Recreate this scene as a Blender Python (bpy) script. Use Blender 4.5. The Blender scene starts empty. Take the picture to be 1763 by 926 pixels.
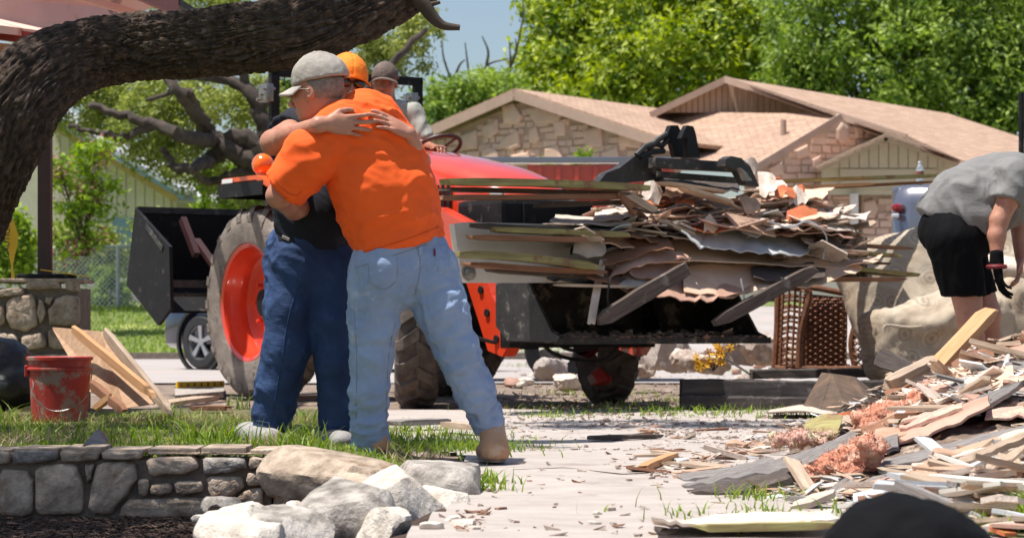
import bpy, bmesh, math, random
import numpy as np
from mathutils import Vector, Matrix, Euler

random.seed(7)
RNG = np.random.default_rng(11)
scene = bpy.context.scene
COL = scene.collection

# ------------------------------------------------------------------ camera
CAM_H = 0.56
cam = bpy.data.cameras.new('camera')
cam_o = bpy.data.objects.new('camera', cam)
COL.objects.link(cam_o)
scene.camera = cam_o
cam_o.location = (0, 0, CAM_H)
cam_o.rotation_euler = (math.radians(90), 0, 0)
cam.sensor_width = 36
cam.lens = 84.375
cam.shift_y = 0.057
cam.clip_start = 0.1
cam.clip_end = 2000
cam.dof.use_dof = True
cam.dof.focus_distance = 10.0
cam.dof.aperture_fstop = 7.0

# ------------------------------------------------------------------ sky and sun
SUN_DIR = Vector((-0.30, -0.10, 0.94)).normalized()      # from the ground towards the sun
elev = math.asin(SUN_DIR.z)
azim = math.atan2(SUN_DIR.x, SUN_DIR.y)
world = bpy.data.worlds.new('World')
scene.world = world
world.use_nodes = True
wn = world.node_tree
bg = wn.nodes['Background']
sky = wn.nodes.new('ShaderNodeTexSky')
sky.sky_type = 'NISHITA'
sky.sun_disc = False
sky.sun_elevation = elev
sky.sun_rotation = azim
sky.air_density = 1.0
sky.dust_density = 1.6
sky.ozone_density = 1.0
wn.links.new(sky.outputs[0], bg.inputs[0])
bg.inputs[1].default_value = 0.095
sun = bpy.data.lights.new('sun', 'SUN')
sun.energy = 5.0
sun.angle = math.radians(0.53)
sun.color = (1.0, 0.955, 0.88)
sun_o = bpy.data.objects.new('sun', sun)
COL.objects.link(sun_o)
sun_o.rotation_euler = (-SUN_DIR).to_track_quat('-Z', 'Y').to_euler()
scene.view_settings.view_transform = 'Standard'
scene.view_settings.look = 'None'
scene.view_settings.gamma = 1
scene.view_settings.exposure = 0.46

# ------------------------------------------------------------------ placing
def W(X, Y, d):
    """point that the photograph shows at X, Y when it stands d metres away"""
    return Vector(((X - 600) * d / 2812.6, d, CAM_H + (308 - Y) * d / 2261.4))

def GP(X, Y, z=0.0):
    """point of the ground plane at height z seen at X, Y"""
    return W(X, Y, (CAM_H - z) * 2261.4 / (Y - 308))

# ------------------------------------------------------------------ noise
_P = np.random.default_rng(5).permutation(256).astype(np.int32)
_P = np.concatenate([_P, _P, _P])
_GV = np.random.default_rng(6).normal(size=(256, 3)); _GV /= np.linalg.norm(_GV, axis=1)[:, None]
def noise3(p):
    p = np.asarray(p, dtype=np.float64)
    i = np.floor(p).astype(np.int64); f = p - i; i &= 255
    u = f * f * f * (f * (f * 6 - 15) + 10)
    out = 0
    for dx in (0, 1):
        wx = u[:, 0] if dx else 1 - u[:, 0]
        for dy in (0, 1):
            wy = u[:, 1] if dy else 1 - u[:, 1]
            for dz in (0, 1):
                wz = u[:, 2] if dz else 1 - u[:, 2]
                h = _P[_P[_P[(i[:, 0] + dx) & 255] + ((i[:, 1] + dy) & 255)] + ((i[:, 2] + dz) & 255)]
                g = _GV[h]
                out = out + wx * wy * wz * (g[:, 0] * (f[:, 0] - dx) + g[:, 1] * (f[:, 1] - dy) + g[:, 2] * (f[:, 2] - dz))
    return out
def fbm(p, o=4, gain=0.5, ridged=False):
    p = np.asarray(p, dtype=np.float64); a = 1.0; s = 0
    for k in range(o):
        n = noise3(p * (2.03 ** k) + 17.3 * k)
        s = s + a * ((0.35 - np.abs(n)) if ridged else n)
        a *= gain
    return s

# ------------------------------------------------------------------ objects
def tag(o, label=None, cat=None, group=None, kind=None):
    if label: o['label'] = label
    if cat: o['category'] = cat
    if group: o['group'] = group
    if kind: o['kind'] = kind
    return o

def empty(name, loc=(0, 0, 0), rz=0, label=None, cat=None, group=None):
    o = bpy.data.objects.new(name, None)
    o.empty_display_size = 0.1
    COL.objects.link(o); o.location = loc; o.rotation_euler = (0, 0, rz)
    return tag(o, label, cat, group)

def link(name, me, m=None, parent=None, loc=None, rot=None):
    o = bpy.data.objects.new(name, me)
    COL.objects.link(o)
    if m is not None and len(me.materials) == 0:
        for q in (m if isinstance(m, (list, tuple)) else [m]): me.materials.append(q)
    if parent is not None: o.parent = parent
    if loc is not None: o.location = loc
    if rot is not None: o.rotation_euler = rot
    return o

def np_mesh(name, V, F, smooth=True):
    V = np.ascontiguousarray(V, dtype=np.float32); F = np.asarray(F, dtype=np.int32)
    me = bpy.data.meshes.new(name)
    n, k = F.shape
    me.vertices.add(len(V)); me.vertices.foreach_set('co', V.ravel())
    me.loops.add(n * k); me.loops.foreach_set('vertex_index', F.ravel())
    me.polygons.add(n)
    me.polygons.foreach_set('loop_start', np.arange(0, n * k, k, dtype=np.int32))
    me.polygons.foreach_set('loop_total', np.full(n, k, dtype=np.int32))
    me.update(calc_edges=True)
    me.polygons.foreach_set('use_smooth', np.full(n, smooth))
    me.update()
    return me

class MB:
    """collects boxes, bars, tubes, sheets; build() links them as one mesh object"""
    def __init__(s): s.v = []; s.f = []; s.sm = []
    def add(s, V, F, smooth=False):
        b = len(s.v)
        s.v += [tuple(p) for p in V]; s.f += [tuple(b + i for i in f) for f in F]; s.sm += [smooth] * len(F)
        return s
    def box(s, x0, x1, y0, y1, z0, z1, M=None, bev=0.0):
        if bev <= 0:
            V = [Vector((x, y, z)) for x in (x0, x1) for y in (y0, y1) for z in (z0, z1)]
            F = [(0, 1, 3, 2), (4, 6, 7, 5), (0, 4, 5, 1), (2, 3, 7, 6), (0, 2, 6, 4), (1, 5, 7, 3)]
        else:
            bm = bmesh.new()
            bmesh.ops.create_cube(bm, size=1)
            for v in bm.verts:
                v.co = Vector(((x0 + x1) / 2 + v.co.x * (x1 - x0), (y0 + y1) / 2 + v.co.y * (y1 - y0), (z0 + z1) / 2 + v.co.z * (z1 - z0)))
            bmesh.ops.bevel(bm, geom=bm.edges[:], offset=bev, segments=2, affect='EDGES', profile=0.6)
            bm.verts.ensure_lookup_table(); bm.verts.index_update()
            V = [v.co.copy() for v in bm.verts]; F = [tuple(v.index for v in f.verts) for f in bm.faces]
            bm.free()
        if M is not None: V = [M @ p for p in V]
        return s.add(V, F)
    def bar(s, a, b, w, h, up=(0, 0, 1), bev=0.0):
        a = Vector(a); b = Vector(b); x = (b - a); L = x.length; x = x / L
        u = Vector(up); y = u.cross(x)
        if y.length < 1e-4: y = Vector((1, 0, 0)).cross(x)
        y.normalize(); z = x.cross(y)
        M = Matrix(((x.x, y.x, z.x, a.x), (x.y, y.y, z.y, a.y), (x.z, y.z, z.z, a.z), (0, 0, 0, 1)))
        return s.box(0, L, -w / 2, w / 2, -h / 2, h / 2, M, bev)
    def tube(s, pts, r, n=8, cap=True):
        pts = [Vector(p) for p in pts]
        rs = r if isinstance(r, (list, tuple)) else [r] * len(pts)
        V = []; F = []; prev = None
        for i, p in enumerate(pts):
            t = (pts[min(i + 1, len(pts) - 1)] - pts[max(i - 1, 0)]).normalized()
            if prev is None:
                q = Vector((0, 0, 1)) if abs(t.z) < .9 else Vector((1, 0, 0))
                nx = t.cross(q).normalized()
            else:
                nx = (prev - t * prev.dot(t)).normalized()
            prev = nx; ny = t.cross(nx)
            for k in range(n):
                a = 2 * math.pi * k / n
                V.append(p + (nx * math.cos(a) + ny * math.sin(a)) * rs[i])
        for i in range(len(pts) - 1):
            for k in range(n):
                F.append((i * n + k, i * n + (k + 1) % n, (i + 1) * n + (k + 1) % n, (i + 1) * n + k))
        if cap:
            F.append(tuple(range(n))[::-1]); F.append(tuple((len(pts) - 1) * n + k for k in range(n)))
        return s.add(V, F, True)
    def lathe(s, prof, n=32, M=None, axis='Z'):
        """prof: (radius, height) pairs"""
        V = []; F = []
        for (r, h) in prof:
            for k in range(n):
                a = 2 * math.pi * k / n
                p = Vector((r * math.cos(a), r * math.sin(a), h))
                if axis == 'Y': p = Vector((p.x, p.z, p.y))
                if axis == 'X': p = Vector((p.z, p.x, p.y))
                V.append(M @ p if M is not None else p)
        for i in range(len(prof) - 1):
            for k in range(n):
                F.append((i * n + k, i * n + (k + 1) % n, (i + 1) * n + (k + 1) % n, (i + 1) * n + k))
        return s.add(V, F, True)
    def prism(s, poly, y0, y1, M=None):
        """poly: x,z pairs, extruded along y"""
        n = len(poly)
        V = [Vector((x, y0, z)) for x, z in poly] + [Vector((x, y1, z)) for x, z in poly]
        if M is not None: V = [M @ p for p in V]
        F = [tuple(range(n)), tuple(range(2 * n - 1, n - 1, -1))] + [(i, i + n, (i + 1) % n + n, (i + 1) % n) for i in range(n)]
        return s.add(V, F)
    def mesh(s, name='part', recalc=True):
        me = bpy.data.meshes.new(name)
        me.from_pydata(s.v, [], s.f)
        me.polygons.foreach_set('use_smooth', s.sm)
        if recalc:
            bm = bmesh.new(); bm.from_mesh(me)
            bmesh.ops.recalc_face_normals(bm, faces=bm.faces[:])
            bm.to_mesh(me); bm.free()
        me.update()
        return me
    def build(s, name, m, parent=None, loc=None, rot=None, sharp=True):
        me = s.mesh(name)
        o = link(name, me, m, parent, loc, rot)
        if any(s.sm) and sharp:
            try: me.set_sharp_from_angle(angle=math.radians(40))
            except Exception: pass
        return o

def catmull(pts, n):
    """smooth curve through the points: arrays of any width"""
    P = np.array(pts, dtype=float)
    P = np.vstack([2 * P[0] - P[1], P, 2 * P[-1] - P[-2]])
    out = []
    for i in range(1, len(P) - 2):
        for t in np.linspace(0, 1, n, endpoint=False):
            a, b, c, d = P[i - 1:i + 3]
            out.append(.5 * ((2 * b) + (-a + c) * t + (2 * a - 5 * b + 4 * c - d) * t * t + (-a + 3 * b - 3 * c + d) * t ** 3))
    out.append(P[-2])
    return np.array(out)

# ------------------------------------------------------------------ signed distance solids
class SDF:
    def __init__(s, lo, hi, h):
        s.lo = np.array(lo, float); s.h = h
        s.n = np.ceil((np.array(hi, float) - s.lo) / h).astype(int) + 1
        s.v = np.full(s.n, 1.0, np.float32)
    def _win(s, lo, hi):
        i0 = np.clip(np.floor((lo - s.lo) / s.h).astype(int), 0, s.n - 1)
        i1 = np.clip(np.ceil((hi - s.lo) / s.h).astype(int) + 1, 1, s.n)
        if np.any(i1 <= i0): return None
        sl = tuple(slice(a, b) for a, b in zip(i0, i1))
        ax = [s.lo[k] + s.h * np.arange(i0[k], i1[k], dtype=np.float32) for k in range(3)]
        return sl, np.meshgrid(*ax, indexing='ij', sparse=True)
    def _mix(s, sl, d, k, sub=False):
        a = s.v[sl]; d = d.astype(np.float32)
        if sub:
            d = -d
            hh = np.clip(.5 - .5 * (a - d) / k, 0, 1) if k > 0 else (d > a).astype(np.float32)
            s.v[sl] = a * (1 - hh) + d * hh + (k * hh * (1 - hh) if k > 0 else 0)
            return
        if k <= 0: s.v[sl] = np.minimum(a, d); return
        hh = np.clip(.5 + .5 * (a - d) / k, 0, 1)
        s.v[sl] = a * (1 - hh) + d * hh - k * hh * (1 - hh)
    def cone(s, a, b, ra, rb, k=.02, flat=None, fs=1.0, sub=False):
        a = np.array(a, float); b = np.array(b, float)
        m = max(ra, rb) * max(1, fs) + k + s.h * 2
        w = s._win(np.minimum(a, b) - m, np.maximum(a, b) + m)
        if w is None: return s
        sl, (x, y, z) = w
        ab = b - a; L2 = max(ab @ ab, 1e-9)
        t = np.clip(((x - a[0]) * ab[0] + (y - a[1]) * ab[1] + (z - a[2]) * ab[2]) / L2, 0, 1)
        dx = x - a[0] - t * ab[0]; dy = y - a[1] - t * ab[1]; dz = z - a[2] - t * ab[2]
        q = dx * dx + dy * dy + dz * dz
        if flat is not None:
            f = np.array(flat, float); f /= np.linalg.norm(f)
            c = dx * f[0] + dy * f[1] + dz * f[2]
            q = np.maximum(q + c * c * (1 / fs ** 2 - 1), 0)
        s._mix(sl, np.sqrt(q) - (ra + (rb - ra) * t), k, sub)
        return s
    def chain(s, pts, rs, k=.02, flat=None, fs=1.0):
        for i in range(len(pts) - 1): s.cone(pts[i], pts[i + 1], rs[i], rs[i + 1], k, flat, fs)
        return s
    def ell(s, c, r, R=None, k=.02, sub=False):
        c = np.array(c, float); r = np.array(r, float)
        m = r.max() + k + 2 * s.h
        w = s._win(c - m, c + m)
        if w is None: return s
        sl, (x, y, z) = w
        x = x - c[0]; y = y - c[1]; z = z - c[2]
        R = np.eye(3) if R is None else np.array(R)      # rows: local axes
        q0 = 0; q1 = 0
        for i in range(3):
            l = x * R[i, 0] + y * R[i, 1] + z * R[i, 2]
            q0 = q0 + (l / r[i]) ** 2; q1 = q1 + (l / r[i] ** 2) ** 2
        q0 = np.sqrt(q0); q1 = np.sqrt(q1) + 1e-6
        s._mix(sl, q0 * (q0 - 1) / q1, k, sub)
        return s
    def plane(s, p, n, k=.01):
        """cut away the side n points to"""
        p = np.array(p, float); n = np.array(n, float); n /= np.linalg.norm(n)
        sl, (x, y, z) = s._win(s.lo, s.lo + s.h * s.n)
        d = (x - p[0]) * n[0] + (y - p[1]) * n[1] + (z - p[2]) * n[2]
        a = s.v
        hh = np.clip(.5 - .5 * (a - d) / k, 0, 1)
        s.v = (a * (1 - hh) + d * hh + k * hh * (1 - hh)).astype(np.float32)
        return s
    def polys(s):
        v = s.v; neg = v < 0; n = v.shape
        c = np.zeros(tuple(k - 1 for k in n), np.int8)
        for dx in (0, 1):
            for dy in (0, 1):
                for dz in (0, 1):
                    c += neg[dx:n[0] - 1 + dx, dy:n[1] - 1 + dy, dz:n[2] - 1 + dz]
        act = (c > 0) & (c < 8)
        idx = np.full(act.shape, -1, np.int32)
        I = np.argwhere(act); idx[act] = np.arange(len(I))
        S = np.zeros((len(I), 3)); C = np.zeros(len(I))
        corners = [(x, y, z) for x in (0, 1) for y in (0, 1) for z in (0, 1)]
        val = {q: v[I[:, 0] + q[0], I[:, 1] + q[1], I[:, 2] + q[2]].astype(float) for q in corners}
        for q in corners:
            for ax in range(3):
                if q[ax]: continue
                r = list(q); r[ax] = 1; r = tuple(r)
                a = val[q]; b = val[r]; m = (a < 0) != (b < 0)
                t = np.where(m, a / np.where(m, a - b, 1), 0)
                p = np.array(q, float)[None].repeat(len(I), 0); p[:, ax] = t
                S += p * m[:, None]; C += m
        V = (I + S / C[:, None]) * s.h + s.lo
        F = []
        for ax in range(3):
            o = [1, 2] if ax == 0 else ([2, 0] if ax == 1 else [0, 1])
            sa = [slice(None)] * 3; sb = [slice(None)] * 3
            sa[ax] = slice(0, -1); sb[ax] = slice(1, None)
            A = neg[tuple(sa)]; B = neg[tuple(sb)]
            E = np.argwhere(A != B)
            E = E[(E[:, o[0]] > 0) & (E[:, o[1]] > 0) & (E[:, o[0]] < n[o[0]] - 1) & (E[:, o[1]] < n[o[1]] - 1)]
            if not len(E): continue
            inside = A[E[:, 0], E[:, 1], E[:, 2]]
            def cell(du, dv):
                q = E.copy(); q[:, o[0]] += du; q[:, o[1]] += dv
                return idx[q[:, 0], q[:, 1], q[:, 2]]
            Q = np.stack([cell(-1, -1), cell(0, -1), cell(0, 0), cell(-1, 0)], 1)
            Q = np.where(inside[:, None], Q, Q[:, ::-1])
            F.append(Q)
        return V, np.concatenate(F)
    def build(s, name, m, parent=None, disp=None, smooth=2, origin=None):
        V, F = s.polys()
        V = smooth_v(V, F, smooth)
        if disp is not None:
            N = normals(V, F); V = V + N * disp(V, N)[:, None]
        if origin is not None: V = V - np.array(origin)
        return link(name, np_mesh(name, V, F), m, parent)

def normals(V, F):
    n = np.cross(V[F[:, 2]] - V[F[:, 0]], V[F[:, 3]] - V[F[:, 1]])
    N = np.zeros_like(V)
    for k in range(4): np.add.at(N, F[:, k], n)
    return N / (np.linalg.norm(N, axis=1)[:, None] + 1e-12)

def smooth_v(V, F, it):
    E = np.concatenate([F[:, [k, (k + 1) % 4]] for k in range(4)])
    cnt = np.bincount(E[:, 0], minlength=len(V)) + np.bincount(E[:, 1], minlength=len(V))
    for _ in range(it):
        S = np.zeros_like(V)
        for ax in range(3):
            S[:, ax] = np.bincount(E[:, 0], V[E[:, 1], ax], len(V)) + np.bincount(E[:, 1], V[E[:, 0], ax], len(V))
        V = .45 * V + .55 * S / np.maximum(cnt, 1)[:, None]
    return V
# ------------------------------------------------------------------ materials
def mat(name, c1, c2=None, scale=8.0, rough=.8, bump=.0, bscale=60.0, metal=0.0, stretch=(1, 1, 1), detail=6,
        c3=None, s3=2.0, t3=.55, coat=0.0, spec=.5, sheen=0.0, trans=0.0, contrast=1.0, sub=0.0, bstretch=None, bdist=.01, vary=0.0):
    m = bpy.data.materials.new(name); m.use_nodes = True
    nt = m.node_tree; N = nt.nodes; L = nt.links
    b = N['Principled BSDF']
    tc = N.new('ShaderNodeTexCoord'); mp = N.new('ShaderNodeMapping')
    mp.inputs['Scale'].default_value = stretch
    L.new(tc.outputs['Object'], mp.inputs[0])
    c2 = c2 or tuple(v * .7 for v in c1)
    n1 = N.new('ShaderNodeTexNoise'); n1.inputs['Scale'].default_value = scale; n1.inputs['Detail'].default_value = detail
    n1.inputs['Roughness'].default_value = .62
    L.new(mp.outputs[0], n1.inputs['Vector'])
    r = N.new('ShaderNodeValToRGB')
    lo = .5 - .17 / contrast; hi = .5 + .17 / contrast
    r.color_ramp.elements[0].position = lo; r.color_ramp.elements[1].position = hi
    r.color_ramp.elements[0].color = (*c2, 1); r.color_ramp.elements[1].color = (*c1, 1)
    L.new(n1.outputs[0], r.inputs[0])
    col = r.outputs[0]
    if c3:
        n3 = N.new('ShaderNodeTexNoise'); n3.inputs['Scale'].default_value = s3; n3.inputs['Detail'].default_value = 5
        n3.inputs['Roughness'].default_value = .7
        L.new(tc.outputs['Object'], n3.inputs['Vector'])
        r3 = N.new('ShaderNodeValToRGB'); r3.color_ramp.elements[0].position = t3 - .04; r3.color_ramp.elements[1].position = t3 + .06
        L.new(n3.outputs[0], r3.inputs[0])
        mx = N.new('ShaderNodeMix'); mx.data_type = 'RGBA'
        L.new(r3.outputs[0], mx.inputs[0]); L.new(col, mx.inputs[6]); mx.inputs[7].default_value = (*c3, 1)
        col = mx.outputs[2]
    if vary:
        oi = N.new('ShaderNodeObjectInfo'); hs = N.new('ShaderNodeHueSaturation')
        mr = N.new('ShaderNodeMapRange'); mr.inputs[3].default_value = 1 - vary; mr.inputs[4].default_value = 1 + vary
        L.new(oi.outputs['Random'], mr.inputs[0]); L.new(mr.outputs[0], hs.inputs['Value']); L.new(col, hs.inputs['Color'])
        col = hs.outputs[0]
    L.new(col, b.inputs['Base Color'])
    b.inputs['Roughness'].default_value = rough
    b.inputs['Metallic'].default_value = metal
    b.inputs['Specular IOR Level'].default_value = spec
    if coat: b.inputs['Coat Weight'].default_value = coat; b.inputs['Coat Roughness'].default_value = .08
    if sheen: b.inputs['Sheen Weight'].default_value = sheen; b.inputs['Sheen Roughness'].default_value = .5
    if trans: b.inputs['Transmission Weight'].default_value = trans
    if sub: b.inputs['Subsurface Weight'].default_value = sub; b.inputs['Subsurface Radius'].default_value = (.012, .004, .002); b.inputs['Subsurface Scale'].default_value = 1
    if bump:
        nb = N.new('ShaderNodeTexNoise'); nb.inputs['Scale'].default_value = bscale; nb.inputs['Detail'].default_value = 8
        nb.inputs['Roughness'].default_value = .65
        if bstretch:
            m2 = N.new('ShaderNodeMapping'); m2.inputs['Scale'].default_value = bstretch
            L.new(tc.outputs['Object'], m2.inputs[0]); L.new(m2.outputs[0], nb.inputs['Vector'])
        else: L.new(mp.outputs[0], nb.inputs['Vector'])
        bp = N.new('ShaderNodeBump'); bp.inputs['Strength'].default_value = bump; bp.inputs['Distance'].default_value = bdist
        L.new(nb.outputs[0], bp.inputs['Height']); L.new(bp.outputs[0], b.inputs['Normal'])
    return m

def leaf_mat(name, c1, c2, scale=1.0, transl=.35):
    m = bpy.data.materials.new(name); m.use_nodes = True
    nt = m.node_tree; N = nt.nodes; L = nt.links
    b = N['Principled BSDF']; out = N['Material Output']
    tc = N.new('ShaderNodeTexCoord')
    n1 = N.new('ShaderNodeTexNoise'); n1.inputs['Scale'].default_value = scale; n1.inputs['Detail'].default_value = 3
    L.new(tc.outputs['Object'], n1.inputs['Vector'])
    at = N.new('ShaderNodeNewGeometry')
    mm = N.new('ShaderNodeMath'); mm.operation = 'MULTIPLY_ADD'; mm.inputs[1].default_value = .5; mm.inputs[2].default_value = 0
    L.new(at.outputs['Random Per Island'], mm.inputs[0])
    ad = N.new('ShaderNodeMath'); ad.operation = 'ADD'
    L.new(mm.outputs[0], ad.inputs[0]); L.new(n1.outputs[0], ad.inputs[1])
    r = N.new('ShaderNodeValToRGB'); r.color_ramp.elements[0].position = .45; r.color_ramp.elements[1].position = 1.0
    r.color_ramp.elements[0].color = (*c2, 1); r.color_ramp.elements[1].color = (*c1, 1)
    L.new(ad.outputs[0], r.inputs[0]); L.new(r.outputs[0], b.inputs['Base Color'])
    b.inputs['Roughness'].default_value = .5; b.inputs['Specular IOR Level'].default_value = .35
    tr = N.new('ShaderNodeBsdfTranslucent')
    hs = N.new('ShaderNodeHueSaturation'); hs.inputs['Value'].default_value = 1.6; hs.inputs['Saturation'].default_value = 1.15
    L.new(r.outputs[0], hs.inputs['Color']); L.new(hs.outputs[0], tr.inputs[0])
    mx = N.new('ShaderNodeMixShader'); mx.inputs[0].default_value = transl
    L.new(b.outputs[0], mx.inputs[1]); L.new(tr.outputs[0], mx.inputs[2]); L.new(mx.outputs[0], out.inputs[0])
    return m

MT = {}
MT['bark'] = mat('bark', (.13, .082, .06), (.022, .014, .011), 26, .88, 1.0, 60, bdist=.012, c3=(.20, .165, .135), s3=16, t3=.64)
MT['bark_far'] = mat('far oak bark', (.085, .062, .05), (.03, .022, .018), 5, .9, .6, 12)
MT['soil'] = mat('mulch soil', (.085, .05, .035), (.03, .018, .014), 30, .95, 1.0, 80, c3=(.16, .09, .06), s3=24, t3=.6)
MT['stone'] = mat('limestone', (.60, .475, .365), (.25, .185, .135), 14, .88, 1.0, 20, bdist=.02, c3=(.24, .135, .07), s3=5, t3=.6, vary=.22)
MT['stone_pale'] = mat('pale limestone', (.82, .75, .66), (.48, .41, .34), 15, .88, 1.0, 20, bdist=.018, c3=(.33, .31, .28), s3=6, t3=.62, vary=.1)
MT['stone_grey'] = mat('grey weathered limestone', (.54, .485, .43), (.14, .12, .105), 14, .9, 1.0, 18, bdist=.022, c3=(.50, .46, .42), s3=8, t3=.58, vary=.12)
MT['mortar'] = mat('old mortar', (.27, .215, .17), (.15, .12, .095), 14, .95, 1.0, 70)
MT['orange_paint'] = mat('orange tractor paint', (.74, .06, .018), (.62, .045, .014), 3, .32, .1, 20, coat=1.0, c3=(.32, .05, .03), s3=7, t3=.72)
MT['orange_plastic'] = mat('orange plastic', (.85, .12, .015), (.7, .09, .012), 4, .35, coat=.3)
MT['black_metal'] = mat('black painted steel', (.014, .013, .014), (.008, .008, .009), 6, .6, .25, 30, spec=.25, c3=(.09, .075, .065), s3=9, t3=.64)
MT['bucket_steel'] = mat('dirty bucket steel', (.045, .036, .03), (.012, .010, .009), 7, .7, .4, 30, c3=(.20, .15, .11), s3=6, t3=.58, spec=.25)
MT['shirt_seam'] = mat('orange hem seam', (.62, .07, .006), None, 5, .9)
MT['grapple_metal'] = mat('dusty black steel', (.04, .036, .034), (.016, .015, .015), 8, .5, .3, 30, c3=(.16, .14, .125), s3=11, t3=.6)
MT['black_rubber'] = mat('hose rubber', (.02, .02, .02), (.012, .012, .012), 5, .6)
MT['tyre_dry'] = mat('tyre caked with dry dirt', (.27, .225, .19), (.145, .118, .10), 9, .92, .5, 35, c3=(.085, .075, .07), s3=10, t3=.6)
MT['tyre_dark'] = mat('muddy dark tyre', (.13, .10, .085), (.045, .036, .032), 9, .85, .5, 30, c3=(.24, .19, .16), s3=5, t3=.66)
MT['tyre_black'] = mat('car tyre', (.025, .025, .026), (.015, .015, .016), 9, .7)
MT['alloy'] = mat('alloy wheel', (.5, .5, .52), (.38, .38, .4), 9, .3, metal=.8)
MT['steel'] = mat('worn steel', (.35, .34, .33), (.2, .19, .18), 20, .4, .2, 60, metal=.7)
MT['galv'] = mat('galvanised steel', (.50, .53, .56), (.38, .4, .43), 8, .45, metal=.35)
MT['amber'] = mat('amber lens', (1.0, .2, .0), (.8, .1, .0), 14, .12, coat=1.0)
MT['panel_grey'] = mat('pale grey painted panel', (.72, .68, .64), (.60, .56, .52), 5, .55, .1, 40, c3=(.3, .2, .15), s3=6, t3=.7)
MT['skin'] = mat('skin', (.50, .245, .165), (.42, .185, .125), 14, .5, .12, 120, sub=.08, c3=(.40, .15, .10), s3=9, t3=.58, bdist=.004)
MT['skin_dark'] = mat('darker skin', (.40, .175, .105), (.32, .125, .075), 14, .48, .12, 120, sub=.08, bdist=.004)  # darker skin tone, used for the driver alone
MT['orange_shirt'] = mat('orange cotton jersey', (.95, .125, .010), (.90, .105, .007), 5, .85, .12, 9, bstretch=(1, 1, 1.8), bdist=.01)
MT['navy_shirt'] = mat('navy cotton', (.005, .006, .018), (.003, .004, .010), 6, .85, .2, 600, bdist=.002)
MT['light_jeans'] = mat('faded light denim', (.30, .39, .56), (.20, .28, .44), 4, .85, .35, 20, bstretch=(1, 1, 3), c3=(.42, .50, .64), s3=3, t3=.62, bdist=.01)
MT['dark_jeans'] = mat('dark blue denim', (.026, .066, .185), (.010, .026, .080), 5, .82, .35, 18, bstretch=(1, 1, 3), c3=(.045, .09, .20), s3=5, t3=.62, bdist=.012)
MT['stitch'] = mat('denim stitching', (.30, .27, .27), (.2, .22, .27), 40, .8)
MT['cap_grey'] = mat('faded grey cap cloth', (.44, .405, .37), (.28, .25, .225), 14, .95, .5, 260, spec=.1, c3=(.27, .235, .21), s3=12, t3=.64, bdist=.003)
MT['cap_orange'] = mat('orange cap cloth', (.95, .26, .015), (.85, .2, .01), 12, .8, .3, 300, bdist=.003)
MT['cap_brown'] = mat('brown cap cloth', (.16, .115, .095), (.1, .07, .06), 15, .85, .3, 300, bdist=.003)
MT['shirt_sage'] = mat('pale sage shirt', (.40, .39, .35), (.29, .28, .25), 9, .85, .4, 300, bdist=.003)
MT['vest_dark'] = mat('dark vest', (.05, .05, .055), (.03, .03, .035), 9, .85)
MT['grey_tee'] = mat('heather grey jersey', (.215, .21, .207), (.185, .18, .178), 5, .85, .3, 9, bstretch=(1, 1, 2), bdist=.02, c3=(.15, .147, .147), s3=3, t3=.6)
MT['black_cloth'] = mat('black cloth', (.0045, .0045, .006), (.003, .003, .004), 9, .9, .2, 200, spec=.15)
MT['black_shiny'] = mat('black plastic bag', (.014, .014, .017), (.009, .009, .011), 5, .42, .5, 14, bdist=.02)
MT['boot'] = mat('tan suede boot', (.55, .32, .19), (.40, .22, .125), 14, .85, .4, 120, c3=(.5, .36, .25), s3=9, t3=.6)
MT['shoe_grey'] = mat('grey running shoe', (.38, .36, .35), (.26, .25, .25), 20, .8, .4, 150)
MT['sole'] = mat('worn rubber sole', (.30, .25, .21), (.2, .165, .14), 20, .8)
MT['hair'] = mat('grey hair', (.35, .31, .28), (.2, .17, .15), 60, .7, .8, 250)
MT['lens_dark'] = mat('dark glasses lens', (.01, .01, .012), None, 5, .08, coat=1.0)
MT['lens_clear'] = mat('spectacle lens', (.55, .58, .6), None, 5, .08, coat=1.0)
MT['glove_red'] = mat('dark red glove trim', (.22, .012, .02), (.12, .008, .012), 14, .6)
MT['bucket_red'] = mat('scuffed red bucket plastic', (.46, .038, .026), (.34, .03, .022), 5, .5, .15, 30, c3=(.30, .2, .165), s3=8, t3=.545)
MT['plywood'] = mat('plywood face', (.47, .30, .185), (.33, .19, .11), 5, .8, .3, 60, stretch=(.6, 5, 5), c3=(.24, .12, .07), s3=4, t3=.68)
MT['lumber'] = mat('fresh pine lumber', (.60, .33, .16), (.47, .23, .10), 6, .75, .3, 60, stretch=(.5, 7, 7))
MT['lumber_pale'] = mat('pale split lumber', (.56, .43, .32), (.34, .24, .17), 7, .85, .5, 60, stretch=(.5, 7, 7), vary=.14)
MT['lumber_brown'] = mat('brown board', (.27, .125, .065), (.16, .07, .038), 7, .8, .4, 60, stretch=(.5, 7, 7), vary=.2)
MT['board_green'] = mat('mould green edged board', (.36, .33, .13), (.19, .14, .055), 6, .8, .4, 60, stretch=(.5, 8, 8), c3=(.22, .12, .06), s3=5, t3=.6, vary=.15)
MT['board_dark'] = mat('weathered dark board', (.13, .095, .078), (.055, .04, .034), 7, .85, .7, 60, stretch=(.5, 8, 8), c3=(.2, .17, .15), s3=8, t3=.62, vary=.2)
MT['board_grey'] = mat('silver weathered plank', (.44, .40, .38), (.17, .145, .135), 13, .85, 1.0, 70, stretch=(.22, 6, 6), c3=(.30, .27, .26), s3=5, t3=.62, vary=.13, contrast=.9)
MT['veneer'] = mat('peeled tan veneer', (.70, .50, .37), (.60, .40, .28), 4, .75, .2, 50, stretch=(.6, 3, 3), vary=.08)
MT['veneer_pink'] = mat('pinkish backing sheet', (.54, .33, .25), (.38, .21, .15), 4, .75, .3, 50, vary=.12)
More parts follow.
